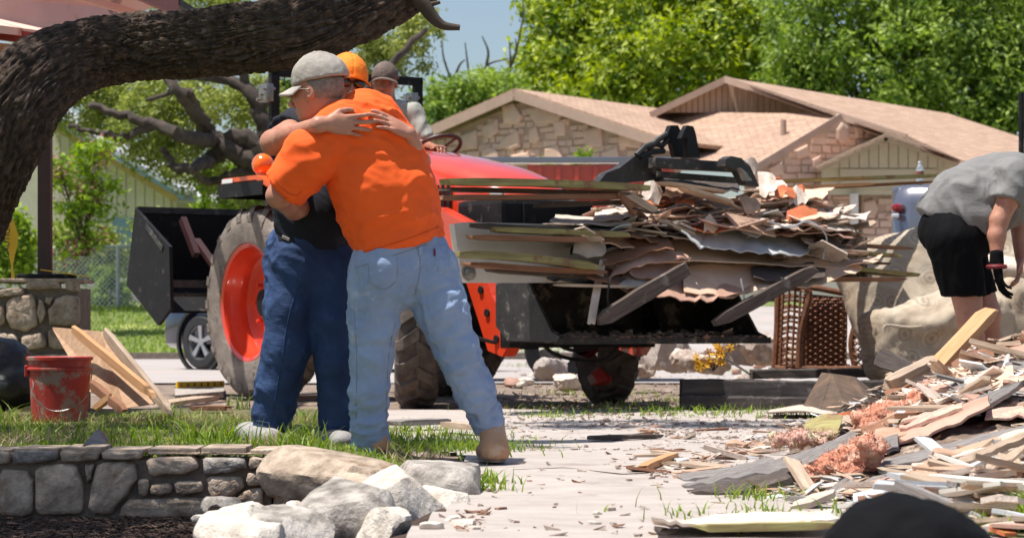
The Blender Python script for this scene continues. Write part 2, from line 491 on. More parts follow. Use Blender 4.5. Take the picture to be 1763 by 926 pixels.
MT['drywall'] = mat('torn drywall paper', (.68, .58, .50), (.48, .37, .30), 7, .9, .6, 45, c3=(.42, .26, .18), s3=9, t3=.62, vary=.14)
MT['white_sheet'] = mat('white plastic sheet', (.62, .62, .62), (.46, .47, .48), 6, .45, .4, 12)
MT['orange_scrap'] = mat('orange brown scrap', (.66, .20, .08), (.5, .13, .05), 7, .85, .4, 60, vary=.15)
MT['sandstone_scrap'] = mat('light tan scrap', (.56, .37, .26), (.40, .24, .16), 9, .85, .5, 60, vary=.15)
MT['insulation'] = mat('pink fibreglass insulation', (.92, .50, .36), (.80, .31, .19), 16, .98, 1.2, 60, c3=(.86, .62, .48), s3=14, t3=.58, bdist=.02)
MT['insulation_pale'] = mat('pale pink insulation', (.82, .56, .46), (.70, .38, .30), 14, .98, 1.0, 60, c3=(.75, .70, .46), s3=7, t3=.58, bdist=.02)
MT['wicker'] = mat('brown wicker', (.25, .105, .05), (.12, .048, .024), 18, .5, .4, 90)
MT['cardboard'] = mat('stained cardboard', (.16, .10, .065), (.05, .034, .025), 6, .85, .3, 30, c3=(.34, .10, .08), s3=6, t3=.72)
MT['timber_old'] = mat('old landscape timber', (.10, .082, .075), (.04, .033, .031), 7, .9, 1.0, 50, stretch=(.5, 6, 6), c3=(.3, .27, .25), s3=7, t3=.66)
MT['truck_silver'] = mat('silver blue car paint', (.26, .26, .30), (.24, .24, .28), 2, .2, metal=.7, coat=1.0)
MT['suv_blue'] = mat('dark blue car paint', (.010, .014, .035), (.008, .012, .03), 2, .18, metal=.3, coat=1.0)
MT['glass_dark'] = mat('car glass', (.02, .025, .03), None, 3, .06, coat=1.0)
MT['red_lens'] = mat('red tail lamp', (.40, .012, .022), (.22, .006, .012), 40, .15, coat=1.0)
MT['white_lens'] = mat('clear lamp', (.75, .75, .78), None, 10, .15, coat=1.0)
MT['clear_plastic'] = mat('clear bottle plastic', (.85, .92, .97), (.8, .88, .94), 5, .12, trans=.75, coat=.5)
MT['bottle_label'] = mat('bottle label', (.30, .10, .07), (.2, .07, .05), 20, .5)
MT['white_plastic'] = mat('white plastic', (.8, .8, .8), (.75, .75, .75), 5, .4)
MT['roof'] = mat('brown shingle roof', (.55, .375, .27), (.43, .285, .20), 9, .9, .6, 20, stretch=(.6, .6, 2.5), c3=(.40, .25, .19), s3=5, t3=.56)
MT['fascia'] = mat('tan fascia paint', (.47, .335, .26), (.40, .28, .215), 3, .7)
MT['fascia_olive'] = mat('olive tan fascia', (.42, .37, .25), (.35, .31, .205), 3, .7)
MT['siding_pink'] = mat('pinkish tan siding', (.55, .38, .28), (.47, .32, .23), 2, .8, vary=.06)
MT['siding_olive'] = mat('olive cream siding', (.50, .45, .32), (.44, .39, .27), 2, .8, vary=.05)
MT['house_stone'] = mat('pinkish veneer stone', (.72, .50, .38), (.58, .40, .30), 3, .9, .5, 12, c3=(.60, .45, .36), s3=1.6, t3=.55, vary=.09)
MT['house_mortar'] = mat('veneer mortar', (.54, .395, .30), (.46, .33, .25), 6, .95, .8, 20)
MT['house_cream'] = mat('cream house wall', (.62, .58, .46), (.54, .50, .40), 2, .85)
MT['trim_blue'] = mat('blue grey roof edge', (.22, .34, .43), (.18, .29, .38), 3, .6)
MT['trim_yellow'] = mat('ochre trim', (.52, .38, .14), (.44, .31, .11), 3, .7)
MT['roof_white'] = mat('pale metal roof', (.62, .62, .64), (.52, .52, .54), 3, .5)
MT['door_white'] = mat('white frame paint', (.74, .70, .62), None, 3, .6)
MT['soffit'] = mat('pinkish soffit paint', (.86, .54, .44), (.80, .48, .38), 2.5, .65, c3=(.40, .19, .14), s3=1.5, t3=.62)
MT['fascia_red'] = mat('dark red fascia paint', (.30, .03, .028), (.22, .022, .02), 3, .5)
MT['post_brown'] = mat('dark brown post', (.055, .02, .018), (.035, .013, .012), 8, .5)
MT['concrete'] = mat('driveway concrete', (.46, .405, .37), (.36, .31, .28), 3.5, .9, .8, 60, stretch=(1, 1.5, 1), c3=(.30, .245, .22), s3=1.6, t3=.62, bdist=.006)
MT['road'] = mat('street surface', (.40, .36, .34), (.33, .295, .28), 1.2, .9, .4, 30, c3=(.45, .30, .25), s3=.6, t3=.6)
MT['lawn'] = mat('lawn ground', (.17, .21, .045), (.09, .12, .03), 1.4, .95, .8, 20, c3=(.30, .33, .09), s3=.5, t3=.58)
MT['dirt'] = mat('littered earth', (.27, .20, .155), (.13, .095, .07), 6, .95, 1.0, 30, c3=(.40, .31, .26), s3=4, t3=.58)
MT['yard'] = mat('front yard earth and grass', (.12, .14, .04), (.07, .06, .03), 9, .95, 1.0, 50, c3=(.2, .15, .09), s3=6, t3=.55)
MT['tape'] = mat('yellow caution tape', (.85, .52, .01), (.75, .43, .008), 6, .4)
MT['print_black'] = mat('black print', (.01, .01, .01), None, 5, .6)
MT['print_white'] = mat('white print', (.8, .78, .76), None, 5, .6)
MT['flower'] = mat('yellow petals', (.72, .44, .01), (.60, .28, .008), 40, .7)
MT['leaf_near'] = leaf_mat('grass blades', (.30, .40, .06), (.09, .16, .02), 3.0)
MT['leaf_dry'] = leaf_mat('dry grass blades', (.48, .40, .22), (.25, .19, .10), 6.0, .2)
MT['leaf_bright'] = leaf_mat('bright green leaves', (.46, .52, .07), (.05, .12, .010), .9)
MT['leaf_mid'] = leaf_mat('mid green leaves', (.38, .48, .10), (.07, .14, .025), .8)
MT['leaf_oak'] = leaf_mat('oak leaves', (.40, .43, .12), (.14, .19, .045), .4)
MT['leaf_shrub'] = leaf_mat('shrub leaves', (.33, .45, .04), (.10, .18, .02), 1.5)
MT['petal_pink'] = mat('faded pink blossoms', (.42, .16, .16), (.3, .1, .1), 20, .7)
MT['litter'] = mat('pale rubble', (.52, .42, .36), (.30, .23, .19), 14, .9, .6, 60, c3=(.62, .55, .48), s3=12, t3=.55)
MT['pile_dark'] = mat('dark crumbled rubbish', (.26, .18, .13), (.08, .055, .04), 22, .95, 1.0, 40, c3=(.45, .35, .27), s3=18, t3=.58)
MT['litter_brown'] = mat('brown chips', (.26, .14, .09), (.15, .08, .05), 14, .9)
MT['rubble_concrete'] = mat('broken concrete', (.47, .41, .37), (.33, .28, .25), 8, .9, .8, 40, vary=.2)  # grey tan colour of the broken concrete itself

def roof_mat(m):
    nt = m.node_tree; N = nt.nodes; L = nt.links; b = N['Principled BSDF']; base = b.inputs['Base Color'].links[0].from_socket
    tc = N.new('ShaderNodeTexCoord'); sp = N.new('ShaderNodeSeparateXYZ'); cb = N.new('ShaderNodeCombineXYZ')
    L.new(tc.outputs['Object'], sp.inputs[0]); L.new(sp.outputs['X'], cb.inputs['X'])
    mu = N.new('ShaderNodeMath'); mu.operation = 'MULTIPLY'; mu.inputs[1].default_value = 3.2; L.new(sp.outputs['Z'], mu.inputs[0]); L.new(mu.outputs[0], cb.inputs['Y'])
    br = N.new('ShaderNodeTexBrick'); br.inputs['Scale'].default_value = 1.0; br.inputs['Brick Width'].default_value = .34; br.inputs['Row Height'].default_value = .17
    br.inputs['Mortar Size'].default_value = .014; br.inputs['Color1'].default_value = (1, 1, 1, 1); br.inputs['Color2'].default_value = (.72, .70, .68, 1); br.inputs['Mortar'].default_value = (.48, .45, .43, 1)
    L.new(cb.outputs[0], br.inputs['Vector'])
    mx = N.new('ShaderNodeMix'); mx.data_type = 'RGBA'; mx.blend_type = 'MULTIPLY'; mx.inputs[0].default_value = .8
    L.new(base, mx.inputs[6]); L.new(br.outputs['Color'], mx.inputs[7]); L.new(mx.outputs[2], b.inputs['Base Color'])
roof_mat(MT['roof'])
def sofa_mat():
    m = mat('floral upholstery', (.52, .44, .34), (.36, .28, .20), 6, .9, .4, 150)
    nt = m.node_tree; N = nt.nodes; L = nt.links; b = N['Principled BSDF']
    base = b.inputs['Base Color'].links[0].from_socket
    tc = N.new('ShaderNodeTexCoord')
    vo = N.new('ShaderNodeTexVoronoi'); vo.inputs['Scale'].default_value = 4.6; vo.inputs['Randomness'].default_value = .6
    vo.voronoi_dimensions = '2D'; sx = N.new('ShaderNodeSeparateXYZ'); cx = N.new('ShaderNodeCombineXYZ')
    L.new(tc.outputs['Object'], sx.inputs[0]); L.new(sx.outputs['X'], cx.inputs['X']); L.new(sx.outputs['Z'], cx.inputs['Y']); L.new(cx.outputs[0], vo.inputs['Vector'])
    nz = N.new('ShaderNodeTexNoise'); nz.inputs['Scale'].default_value = 26; L.new(tc.outputs['Object'], nz.inputs['Vector'])
    md = N.new('ShaderNodeMath'); md.operation = 'MULTIPLY_ADD'; md.inputs[1].default_value = .16; L.new(nz.outputs[0], md.inputs[0]); L.new(vo.outputs['Distance'], md.inputs[2])
    r = N.new('ShaderNodeValToRGB'); e = r.color_ramp.elements
    e[0].position = .14; e[0].color = (1, 1, 1, 1); e[1].position = .17; e[1].color = (.05, .05, .05, 1)
    for ps, v_ in ((.22, .0), (.25, .9), (.29, .8), (.31, .0), (.40, .0), (.43, .7), (.47, .0), (.52, .45), (.60, .1)):
        q = e.new(ps); q.color = (v_, v_, v_, 1)
    L.new(md.outputs[0], r.inputs[0])
    n = N.new('ShaderNodeTexNoise'); n.inputs['Scale'].default_value = 5; L.new(tc.outputs['Object'], n.inputs['Vector'])
    r2 = N.new('ShaderNodeValToRGB'); r2.color_ramp.elements[0].position = .4; r2.color_ramp.elements[1].position = .6
    r2.color_ramp.elements[0].color = (.07, .085, .09, 1); r2.color_ramp.elements[1].color = (.20, .09, .045, 1)
    L.new(n.outputs[0], r2.inputs[0])
    f = N.new('ShaderNodeMath'); f.operation = 'MULTIPLY'; f.inputs[1].default_value = .42; L.new(r.outputs[0], f.inputs[0])
    mx = N.new('ShaderNodeMix'); mx.data_type = 'RGBA'
    L.new(f.outputs[0], mx.inputs[0]); L.new(base, mx.inputs[6]); L.new(r2.outputs[0], mx.inputs[7])
    L.new(mx.outputs[2], b.inputs['Base Color'])
    return m
MT['floral'] = sofa_mat()
# ================================================================== the ground
def sstep(a, b, x):
    t = np.clip((x - a) / (b - a), 0, 1); return t * t * (3 - 2 * t)

def sheet(name, xs, ys, fz, m, mask=None):
    xs = np.asarray(xs); ys = np.asarray(ys)
    Xg, Yg = np.meshgrid(xs, ys)
    Z = fz(Xg.ravel(), Yg.ravel())
    V = np.stack([Xg.ravel(), Yg.ravel(), Z], 1)
    nx = len(xs); i = np.arange(len(ys) - 1)[:, None] * nx + np.arange(nx - 1)[None]
    F = np.stack([i, i + 1, i + nx + 1, i + nx], -1).reshape(-1, 4)
    if mask is not None:
        c = V[F].mean(1); F = F[mask(c[:, 0], c[:, 1])]
        u, inv = np.unique(F, return_inverse=True); V = V[u]; F = inv.reshape(-1, 4)
    o = link(name, np_mesh(name, V, F), m)
    o['kind'] = 'structure'
    return o

def far_z(x, y):
    return 1.02 * sstep(42, 56, y) + .5 * sstep(56, 90, y)
gx = np.concatenate([[-900, -400, -200, -100, -60], np.linspace(-40, 40, 81), [60, 100, 200, 400, 900]])
gy = np.concatenate([[-60, -20, 0], np.linspace(3, 60, 58), [70, 80, 90, 120, 200, 400, 1200]])
sheet('ground', gx, gy, lambda x, y: -.30 + .24 * sstep(12, 20, y) + .06 * sstep(41.5, 42.3, y) + far_z(x, y), MT['lawn'])

def edge_x(y):       # left edge of the driveway
    return np.interp(y, [3, 6.4, 8.2, 9.2, 10.4, 11.2, 12.2, 13.4, 14.2, 19], [-.42, -.28, -.15, -.17, -.22, -.38, -.62, -.74, -.80, -.9])
def mask_drive(x, y): return (x > edge_x(y)) & (x < 2.6)
def drive_z(x, y):
    p = np.stack([x, y, 0 * x], 1)
    return .010 * noise3(p * 2.0) + .004 * noise3(p * 9) + .004
sheet('driveway', np.arange(-1.0, 2.7, .04), np.arange(3.0, 16.3, .05), drive_z, MT['concrete'], mask_drive)

def earth_z(x, y):
    p = np.stack([x, y, 0 * x], 1)
    near = .025 * noise3(p * 1.2) + .02 * fbm(p * 5, 3)
    return -.012 + near * sstep(8, 12, y)
sheet('bare_earth', np.arange(-9, 12.1, .12), np.arange(9.0, 31, .12), earth_z, MT['dirt'],
      lambda x, y: ~((x > edge_x(y) + .1) & (x < 2.5) & (y < 16)) & ~((x < edge_x(y) - .2) & (y < 12)))
# right side of the plot under the debris
sheet('verge', np.arange(1.3, 7, .12), np.arange(3.0, 12, .12),
      lambda x, y: .008 + .02 * noise3(np.stack([x, y, 0 * x], 1) * 3) + .03 * sstep(1.3, 2.2, x), MT['yard'])

def lawn_z(x, y):
    p = np.stack([x, y, 0 * x], 1)
    e = edge_x(y) - x
    return -.03 + (.105 + .02 * noise3(p * 1.5) + .012 * noise3(p * 6)) * sstep(.0, .55, e) * (1 - .5 * sstep(12, 14.5, y))
sheet('front_yard', np.arange(-6, .4, .05), np.arange(8.9, 16, .05), lawn_z, MT['yard'],
      lambda x, y: (x < edge_x(y) + .02) & ((x > -.88) | (y > 8.98)))
def bed_z(x, y):
    p = np.stack([x, y, 0 * x], 1)
    return -.145 + .02 * noise3(p * 3) + .016 * fbm(p * 12, 3) + .13 * sstep(.35, .0, edge_x(y) - x)
sheet('planting_bed', np.arange(-4, .1, .03), np.arange(3.5, 9.2, .03), bed_z, MT['soil'],
      lambda x, y: (x < edge_x(y) + .05) & ((x > -1.0) | (y < 8.99)))
sheet('bounce_sheet', np.linspace(-3, 50, 30), np.linspace(41.9, 59, 18), lambda x, y: far_z(x, y) + .03, MT['road'])  # hidden pale sheet added so the ground bounces neutral light onto the house
sheet('street', np.linspace(-60, 60, 61), np.linspace(24, 42, 19), lambda x, y: .006 + 0 * x, MT['road'])
MB().box(-60, 60, 42, 42.25, -.02, .12).build('kerb', MT['mortar'])
bpy.data.objects['kerb']['kind'] = 'structure'
def blade_field(name, pts, h, w, m, lean=.35, seg=3, label=None):
    """pts: n x 3 roots; h, w arrays; each blade is its own bent strip"""
    n = len(pts); r = np.random.default_rng(len(name) + n)
    a = r.uniform(0, 2 * np.pi, n); d = np.stack([np.cos(a), np.sin(a), 0 * a], 1)
    b = r.uniform(0, 2 * np.pi, n); s = np.stack([np.cos(b), np.sin(b), 0 * b], 1)
    ln = r.uniform(.1, 1, n) * lean
    V = np.zeros((n, 2 * seg + 1, 3))
    for k in range(seg + 1):
        t = k / seg
        c = pts + np.array([0, 0, 1]) * (h * t * (1 - .35 * ln * t))[:, None] + d * (h * ln * t * t * 1.3)[:, None]
        ww = (w * (1 - t ** 1.5) * .5)[:, None]
        if k == seg: V[:, 2 * seg] = c
        else: V[:, 2 * k] = c - s * ww; V[:, 2 * k + 1] = c + s * ww
    F = []
    for k in range(seg - 1):
        F.append([2 * k, 2 * k + 1, 2 * k + 3, 2 * k + 2])
    F.append([2 * seg - 2, 2 * seg - 1, 2 * seg, 2 * seg])
    base = np.arange(n)[:, None, None] * (2 * seg + 1)
    Fq = (np.array(F)[None] + base).reshape(-1, 4)
    me = bpy.data.meshes.new(name)
    Vv = V.reshape(-1, 3)
    faces = [tuple(f[:3]) if f[2] == f[3] else tuple(f) for f in Fq.tolist()]
    me.from_pydata(Vv.tolist(), [], faces)
    o = link(name, me, m); o['kind'] = 'stuff'
    if label: o['label'] = label
    return o
def rnd(n, a, b): return RNG.uniform(a, b, n)
# lawn behind the stone edging: dense low grass, tufts, and dry straw
n = 26000
x = rnd(n, -3.6, .12); y = 8.98 + (rnd(n, 0, 1) ** 1.5) * 6.0
k = (x < edge_x(y) - .03) & ((noise3(np.stack([x, y, 0 * x], 1) * 1.6) > -.12) | (y < 10)); x = x[k]; y = y[k]
blade_field('lawn_grass', np.stack([x, y, lawn_z(x, y) - .004], 1), rnd(len(x), .015, .045), rnd(len(x), .004, .009), MT['leaf_near'], 1.0,
            label='short sunlit grass behind the stone edging')
T = []
for (X, Y, m_) in [(20, 412, 40), (45, 415, 34), (90, 418, 20), (130, 418, 16), (232, 416, 40), (250, 418, 30), (268, 418, 22), (345, 425, 44), (360, 430, 34), (335, 414, 30),
                   (295, 424, 24), (372, 416, 22), (350, 392, 24), (8, 398, 30), (205, 398, 16), (280, 378, 26), (455, 408, 20), (400, 395, 20), (175, 417, 20)]:
    p = GP(X, Y, .07)
    q = np.array([p.x, max(p.y, 9.0), 0])[None] + RNG.normal(size=(m_, 3)) * [.05, .05, 0]; T.append(q)
T = np.concatenate(T); T[:, 2] = lawn_z(T[:, 0], T[:, 1])
blade_field('grass_tufts', T, rnd(len(T), .07, .15), rnd(len(T), .006, .013), MT['leaf_near'], .9, 4, label='taller bright tufts of grass along the wall')
n = 9000
x = rnd(n, -3.3, -.3); y = rnd(n, 9.2, 13); k = (noise3(np.stack([x, y, 0 * x], 1) * 1.9 + 4) > .08) | (x < -1.95) & (y < 10.6); x = x[k]; y = y[k]
blade_field('dry_grass', np.stack([x, y, lawn_z(x, y)], 1), rnd(len(x), .03, .10), rnd(len(x), .003, .006), MT['leaf_dry'], 1.2, label='straw coloured dead grass in the lawn')
# weeds at the drive and under the tractor
T = []
for (X, Y, m_, s_) in [(575, 455, 60, .05), (580, 462, 50, .05), (640, 393, 70, .09), (820, 390, 260, .38), (880, 386, 220, .4), (760, 388, 160, .45), (950, 392, 120, .3), (700, 385, 120, .5), (900, 470, 80, .10), (890, 487, 120, .18),
                       (1185, 495, 420, .10), (1165, 500, 250, .07), (790, 378, 120, .2), (640, 345, 200, .5), (700, 372, 150, .4), (500, 420, 500, .22), (540, 424, 400, .18), (480, 412, 400, .25), (450, 405, 200, .2), (860, 350, 150, .3), (950, 345, 120, .2)]:
    p = GP(X, Y, .0)
    T.append(np.array([p.x, p.y, 0.0])[None] + RNG.normal(size=(m_, 3)) * [s_, s_ * 1.3, 0])
T = np.concatenate(T)
T[:, 2] = .0 + .045 * ((T[:, 0] > 1.4) & (T[:, 1] < 12))
blade_field('weeds', T, rnd(len(T), .02, .085), rnd(len(T), .005, .011), MT['leaf_near'], 1.0, label='weeds growing beside the driveway and under the tractor')
# far lawn and its blades
n = 16000
x = rnd(n, -14, 2); y = rnd(n, 42.4, 56)
blade_field('far_lawn_grass', np.stack([x, y, far_z(x, y)], 1), rnd(n, .06, .13), rnd(n, .02, .04), MT['leaf_near'], .8, 2, label='mown lawn across the street')

# small litter on the ground: chips and crumbs nobody could count
def crumbs(name, pts, size, m, flat=.5, label=None):
    n = len(pts); r = np.random.default_rng(n + 3)
    base = np.array([[-1, -1, -1], [1, -1, -1], [1, 1, -1], [-1, 1, -1], [-1, -1, 1], [1, -1, 1], [1, 1, 1], [-1, 1, 1]], float) * .5
    V = base[None] * (1 + r.uniform(-.35, .35, (n, 8, 3))) * np.stack([size * r.uniform(.5, 1.5, n), size * r.uniform(.4, 1, n), size * flat * r.uniform(.3, 1, n)], 1)[:, None]
    a = r.uniform(0, 6.28, n); c, s = np.cos(a)[:, None], np.sin(a)[:, None]
    x = V[:, :, 0] * c - V[:, :, 1] * s; y = V[:, :, 0] * s + V[:, :, 1] * c
    t = r.normal(0, .3, n)[:, None]
    V = np.stack([x, y, V[:, :, 2] + t * x], 2) + pts[:, None]
    F = np.array([[0, 3, 2, 1], [4, 5, 6, 7], [0, 1, 5, 4], [1, 2, 6, 5], [2, 3, 7, 6], [3, 0, 4, 7]])
    o = link(name, np_mesh(name, V.reshape(-1, 3), (F[None] + 8 * np.arange(n)[:, None, None]).reshape(-1, 4), False), m)
    o['kind'] = 'stuff'
    if label: o['label'] = label
    return o
def scatter(n, X0, X1, Y0, Y1, z=0.005, thr=None):
    X = rnd(n, X0, X1); Y = rnd(n, Y0, Y1)
    d = (CAM_H - z) * 2261.4 / (Y - 308)
    p = np.stack([(X - 600) * d / 2812.6, d, np.full(n, z)], 1)
    if thr is not None: p = p[noise3(p * 3.1) > thr]
    return p
P1 = np.concatenate([scatter(900, 560, 1000, 372, 402), scatter(500, 600, 900, 395, 425, thr=.0), scatter(500, 760, 1000, 400, 450), scatter(120, 520, 900, 430, 505), scatter(700, 600, 920, 330, 372)])
crumbs('pale_rubble_crumbs', P1, rnd(len(P1), .008, .035), MT['litter'], label='pale crumbs of plaster and stone on the driveway')
P2 = np.concatenate([scatter(500, 560, 1000, 372, 405), scatter(120, 700, 1000, 400, 440, thr=.0), scatter(24, 540, 900, 430, 505), scatter(350, 600, 920, 330, 372), scatter(40, 540, 570, 480, 500)])
crumbs('brown_chips', P2, rnd(len(P2), .006, .04), MT['litter_brown'], .3, label='brown chips and leaf litter on the driveway')
P3 = scatter(2600, -20, 520, 487, 512, -.13)
crumbs('bark_mulch', P3, rnd(len(P3), .006, .028), MT['soil'], .4, label='dark mulch in the planting bed')
P4 = scatter(110, 0, 520, 487, 512, -.125)
crumbs('fallen_leaves', P4, rnd(len(P4), .01, .03), MT['litter_brown'], .15, label='fallen leaves in the planting bed')
# shallow cracks and the old joint of the drive
def crack(pts):
    m_ = MB()
    for a, b in zip(pts[:-1], pts[1:]):
        m_.bar(GP(*a, .006), GP(*b, .006), .006, .003)
    m_.build('driveway_crack', MT['soil'])['kind'] = 'structure'
crack([(600, 442), (660, 440), (730, 446), (780, 444)])

# ================================================================== stonework
def rock_bm(poly, depth, bulge, seed, inset=.012):
    """poly (x, z) -> stone with rounded edges whose face bulges towards -y"""
    r = random.Random(seed)
    cx = sum(p[0] for p in poly) / len(poly); cz = sum(p[1] for p in poly) / len(poly)
    P = []
    n = len(poly)
    for i in range(n):
        a = poly[i]; b = poly[(i + 1) % n]
        for t in (0.12, .5, .88):
            P.append((a[0] + (b[0] - a[0]) * t + r.uniform(-1, 1) * .004, a[1] + (b[1] - a[1]) * t + r.uniform(-1, 1) * .004))
    V = []; F = []; m = len(P)
    for (s, y) in ((1.0, depth), (1.0, 0.0), (.93, -bulge * .55), (.78, -bulge * .9), (.45, -bulge)):
        for (x, z) in P:
            j = r.uniform(-1, 1) * bulge * .22
            V.append((cx + (x - cx) * s, y + (j if y < depth else 0), cz + (z - cz) * s))
    for k in range(4):
        for i in range(m):
            F.append((k * m + i, k * m + (i + 1) % m, (k + 1) * m + (i + 1) % m, (k + 1) * m + i))
    V.append((cx, -bulge * (1 + r.uniform(-.2, .2)), cz)); c = len(V) - 1
    for i in range(m): F.append((4 * m + i, 4 * m + (i + 1) % m, c))
    return V, F

def stone_part(parent, poly, o, ux, depth, bulge, seed, m, name='stone'):
    """poly in metres along ux and z, from origin o"""
    V, F = rock_bm(poly, depth, bulge, seed)
    n = Vector((0, 0, 1)).cross(ux) * -1
    VV = [o + ux * x + Vector((0, 0, z)) + n * -y * -1 * -1 for x, y, z in V]
    return MB().add(VV, F, True).build(name, m, parent, sharp=False)

def px_poly(pts, d): return [((X) * d / 2812.6, (-Y) * d / 2261.4) for X, Y in pts]

# retaining wall at the front left
DW = 8.8
wall = empty('retaining_wall', W(160, 487, DW), 0, 'low shaded limestone edging wall with mortared blocks along the left lawn', 'stone wall')
w0 = Vector(wall.location)
def rel(v): return Vector(v) - w0
mb = MB()
a = rel(W(-60, 490, DW + .03)); b = rel(W(318, 432, DW + .03))
mb.box(a.x, b.x, .02, .30, a.z - .05, b.z - .002)
mb.build('mortar_core', MT['mortar'], wall)
stones_px = [
    [(-55, 443), (-4, 441), (-3, 486), (-55, 487)],
    [(0, 441), (30, 442), (39, 452), (38, 482), (30, 486), (0, 486)],
    [(42, 437), (90, 437), (96, 452), (97, 483), (60, 485), (40, 483)],
    [(99, 437), (109, 436), (108, 449), (102, 455)],
    [(112, 438), (128, 434), (158, 435), (160, 452), (148, 466), (130, 484), (110, 484), (103, 475)],
    [(-50, 425), (12, 424), (12, 437), (-50, 439)], [(14, 424), (68, 424), (66, 434), (14, 437)], [(70, 424), (118, 424), (116, 433), (70, 434)],
    [(120, 425), (168, 425), (166, 432), (140, 432), (120, 433)],
    [(171, 433), (182, 430), (230, 430), (232, 441), (214, 446), (176, 448)],
    [(236, 431), (287, 430), (288, 441), (262, 445), (240, 446)],
    [(292, 430), (322, 430), (321, 441), (292, 441)],
    [(163, 452), (174, 450), (174, 466), (162, 467)],
    [(177, 456), (202, 455), (202, 462), (188, 466), (176, 465)],
    [(205, 453), (236, 452), (238, 463), (216, 466), (205, 464)],
    [(241, 449), (283, 447), (286, 459), (262, 475), (250, 474), (244, 463)],
    [(289, 446), (306, 445), (306, 457), (290, 457)],
    [(309, 445), (324, 444), (325, 468), (311, 468)],
    [(286, 461), (308, 459), (308, 476), (268, 477)],
    [(152, 469), (240, 468), (252, 478), (250, 486), (138, 487), (142, 478)],
    [(174, 425), (232, 426), (232, 428), (174, 428)], [(235, 425), (322, 426), (321, 428), (235, 428)],
]
for i, pp in enumerate(stones_px):
    P = [tuple((rel(W(X, Y, DW)).x, rel(W(X, Y, DW)).z)) for X, Y in pp][::-1]
    st = stone_part(wall, P, Vector((0, 0, 0)), Vector((1, 0, 0)), .05, .022 if i not in (20, 21) else .006, i, MT['stone'] if i not in (10, 6) else MT['stone_grey'])
# return end of the wall, running back to the lawn
mb = MB()
e = rel(W(325, 432, DW)); mb.box(e.x - .02, e.x + .035, .03, .62, a.z - .05, e.z - .02, bev=.012); mb.build('end_stone', MT['stone'], wall)
# coping stones lying along the top
for i, (xa, xb) in enumerate([(-60, 14), (16, 70), (72, 120), (123, 170), (173, 233), (236, 290), (293, 326)]):
    p = rel(W(xa, 424, DW)); q = rel(W(xb, 424, DW))
    MB().box(p.x, q.x - .008, .0, .27, p.z - .012, p.z + .004 + .004 * (i % 3), bev=.005).build('coping_stone', MT['stone'], wall)

# ------------------------------------------------------------------ loose rocks
def boulder(name, c, size, seed, m, rz=0, tilt=(0, 0), facets=9, sub=4, label=None, cat='rock', group=None, rough=.05):
    r = np.random.default_rng(seed)
    bm = bmesh.new(); bmesh.ops.create_icosphere(bm, subdivisions=sub, radius=1)
    V = np.array([v.co[:] for v in bm.verts]); F = [tuple(v.index for v in f.verts) for f in bm.faces]; bm.free()
    # planes clip the ball into a faceted stone
    N = r.normal(size=(facets, 3)); N /= np.linalg.norm(N, axis=1)[:, None]
    N = np.concatenate([N, [[0, 0, 1], [0, 0, -1]]]); D = np.concatenate([r.uniform(.55, .85, facets), [.62, .5]])
    for _ in range(2):
        for n_, d_ in zip(N, D):
            ex = V @ n_ - d_; V = V - np.clip(ex, 0, None)[:, None] * n_[None] * .97
    V = V * (1 + rough * fbm(V * 2.2 + seed, 4)[:, None] + rough * .9 * fbm(V * [6, 6, 14] + seed, 4, .55, True)[:, None])
    V = V * np.array(size) / 1.5
    me = bpy.data.meshes.new(name); me.from_pydata(V.tolist(), [], F); me.polygons.foreach_set('use_smooth', [True] * len(F))
    me.set_sharp_from_angle(angle=math.radians(38))
    o = link(name, me, m, None, c, (tilt[0], tilt[1], rz))
    return tag(o, label, cat, group)
def rock_px(X0, X1, Y0, Y1, d, deep, seed, m, label, rz=0, tilt=(0, 0), **k):
    a = W(X0, Y1, d); b = W(X1, Y0, d)
    return boulder('rock', ((a.x + b.x) / 2, d, (a.z + b.z) / 2), ((b.x - a.x) * 1.12, deep, (b.z - a.z) * 1.18), seed, m, rz, tilt, label=label, **k)
rock_px(332, 452, 427, 474, 8.35, .38, 21, MT['stone'], 'large brown domed rock just right of the wall end', .1, (.1, .12), facets=6)
rock_px(470, 563, 436, 482, 8.2, .40, 25, MT['stone_grey'], 'grey block with dark pitted front beside the driveway', .15, (0, .06), facets=5)
rock_px(356, 442, 456, 520, 7.1, .30, 31, MT['stone_grey'], 'blue grey rock in front of the domed rock', .4, (.2, -.25), facets=8)
rock_px(432, 500, 446, 505, 7.5, .26, 38, MT['stone_pale'], 'pale wedge rock with sunlit flat face', -.5, (.35, -.25), facets=6)
rock_px(480, 537, 458, 492, 7.7, .28, 44, MT['stone_pale'], 'small cream rock wedged against the grey block', .3, (0, .2), facets=7)
rock_px(428, 470, 476, 520, 6.9, .2, 51, MT['stone_pale'], 'crumbly white rock at the bottom edge between two bigger ones', .2, (.1, .3), facets=10)
rock_px(262, 318, 474, 498, 7.3, .22, 55, MT['stone_pale'], 'low cream rock at the foot of the wall end', .1, (0, -.1), facets=7)
rock_px(248, 330, 486, 522, 6.7, .26, 61, MT['stone_pale'], 'pale flat slab at the bottom left of the rock heap', .2, (.05, .1), facets=6)
rock_px(305, 375, 482, 520, 6.75, .24, 66, MT['stone_grey'], 'dark streaked slab lying beside the pale slab', -.2, (.1, .12), facets=6)
rock_px(244, 276, 468, 486, 7.9, .16, 71, MT['stone_grey'], 'small dark mossy rock against the wall foot', 0, (0, .1))
rock_px(410, 452, 440, 470, 8.0, .2, 76, MT['stone'], 'brown rock behind the pale wedge rock', 0, (0, .1))
rock_px(395, 440, 452, 482, 7.75, .2, 79, MT['stone'], 'ragged tan rock squeezed between blue grey and pale rocks', .3, (.2, 0))
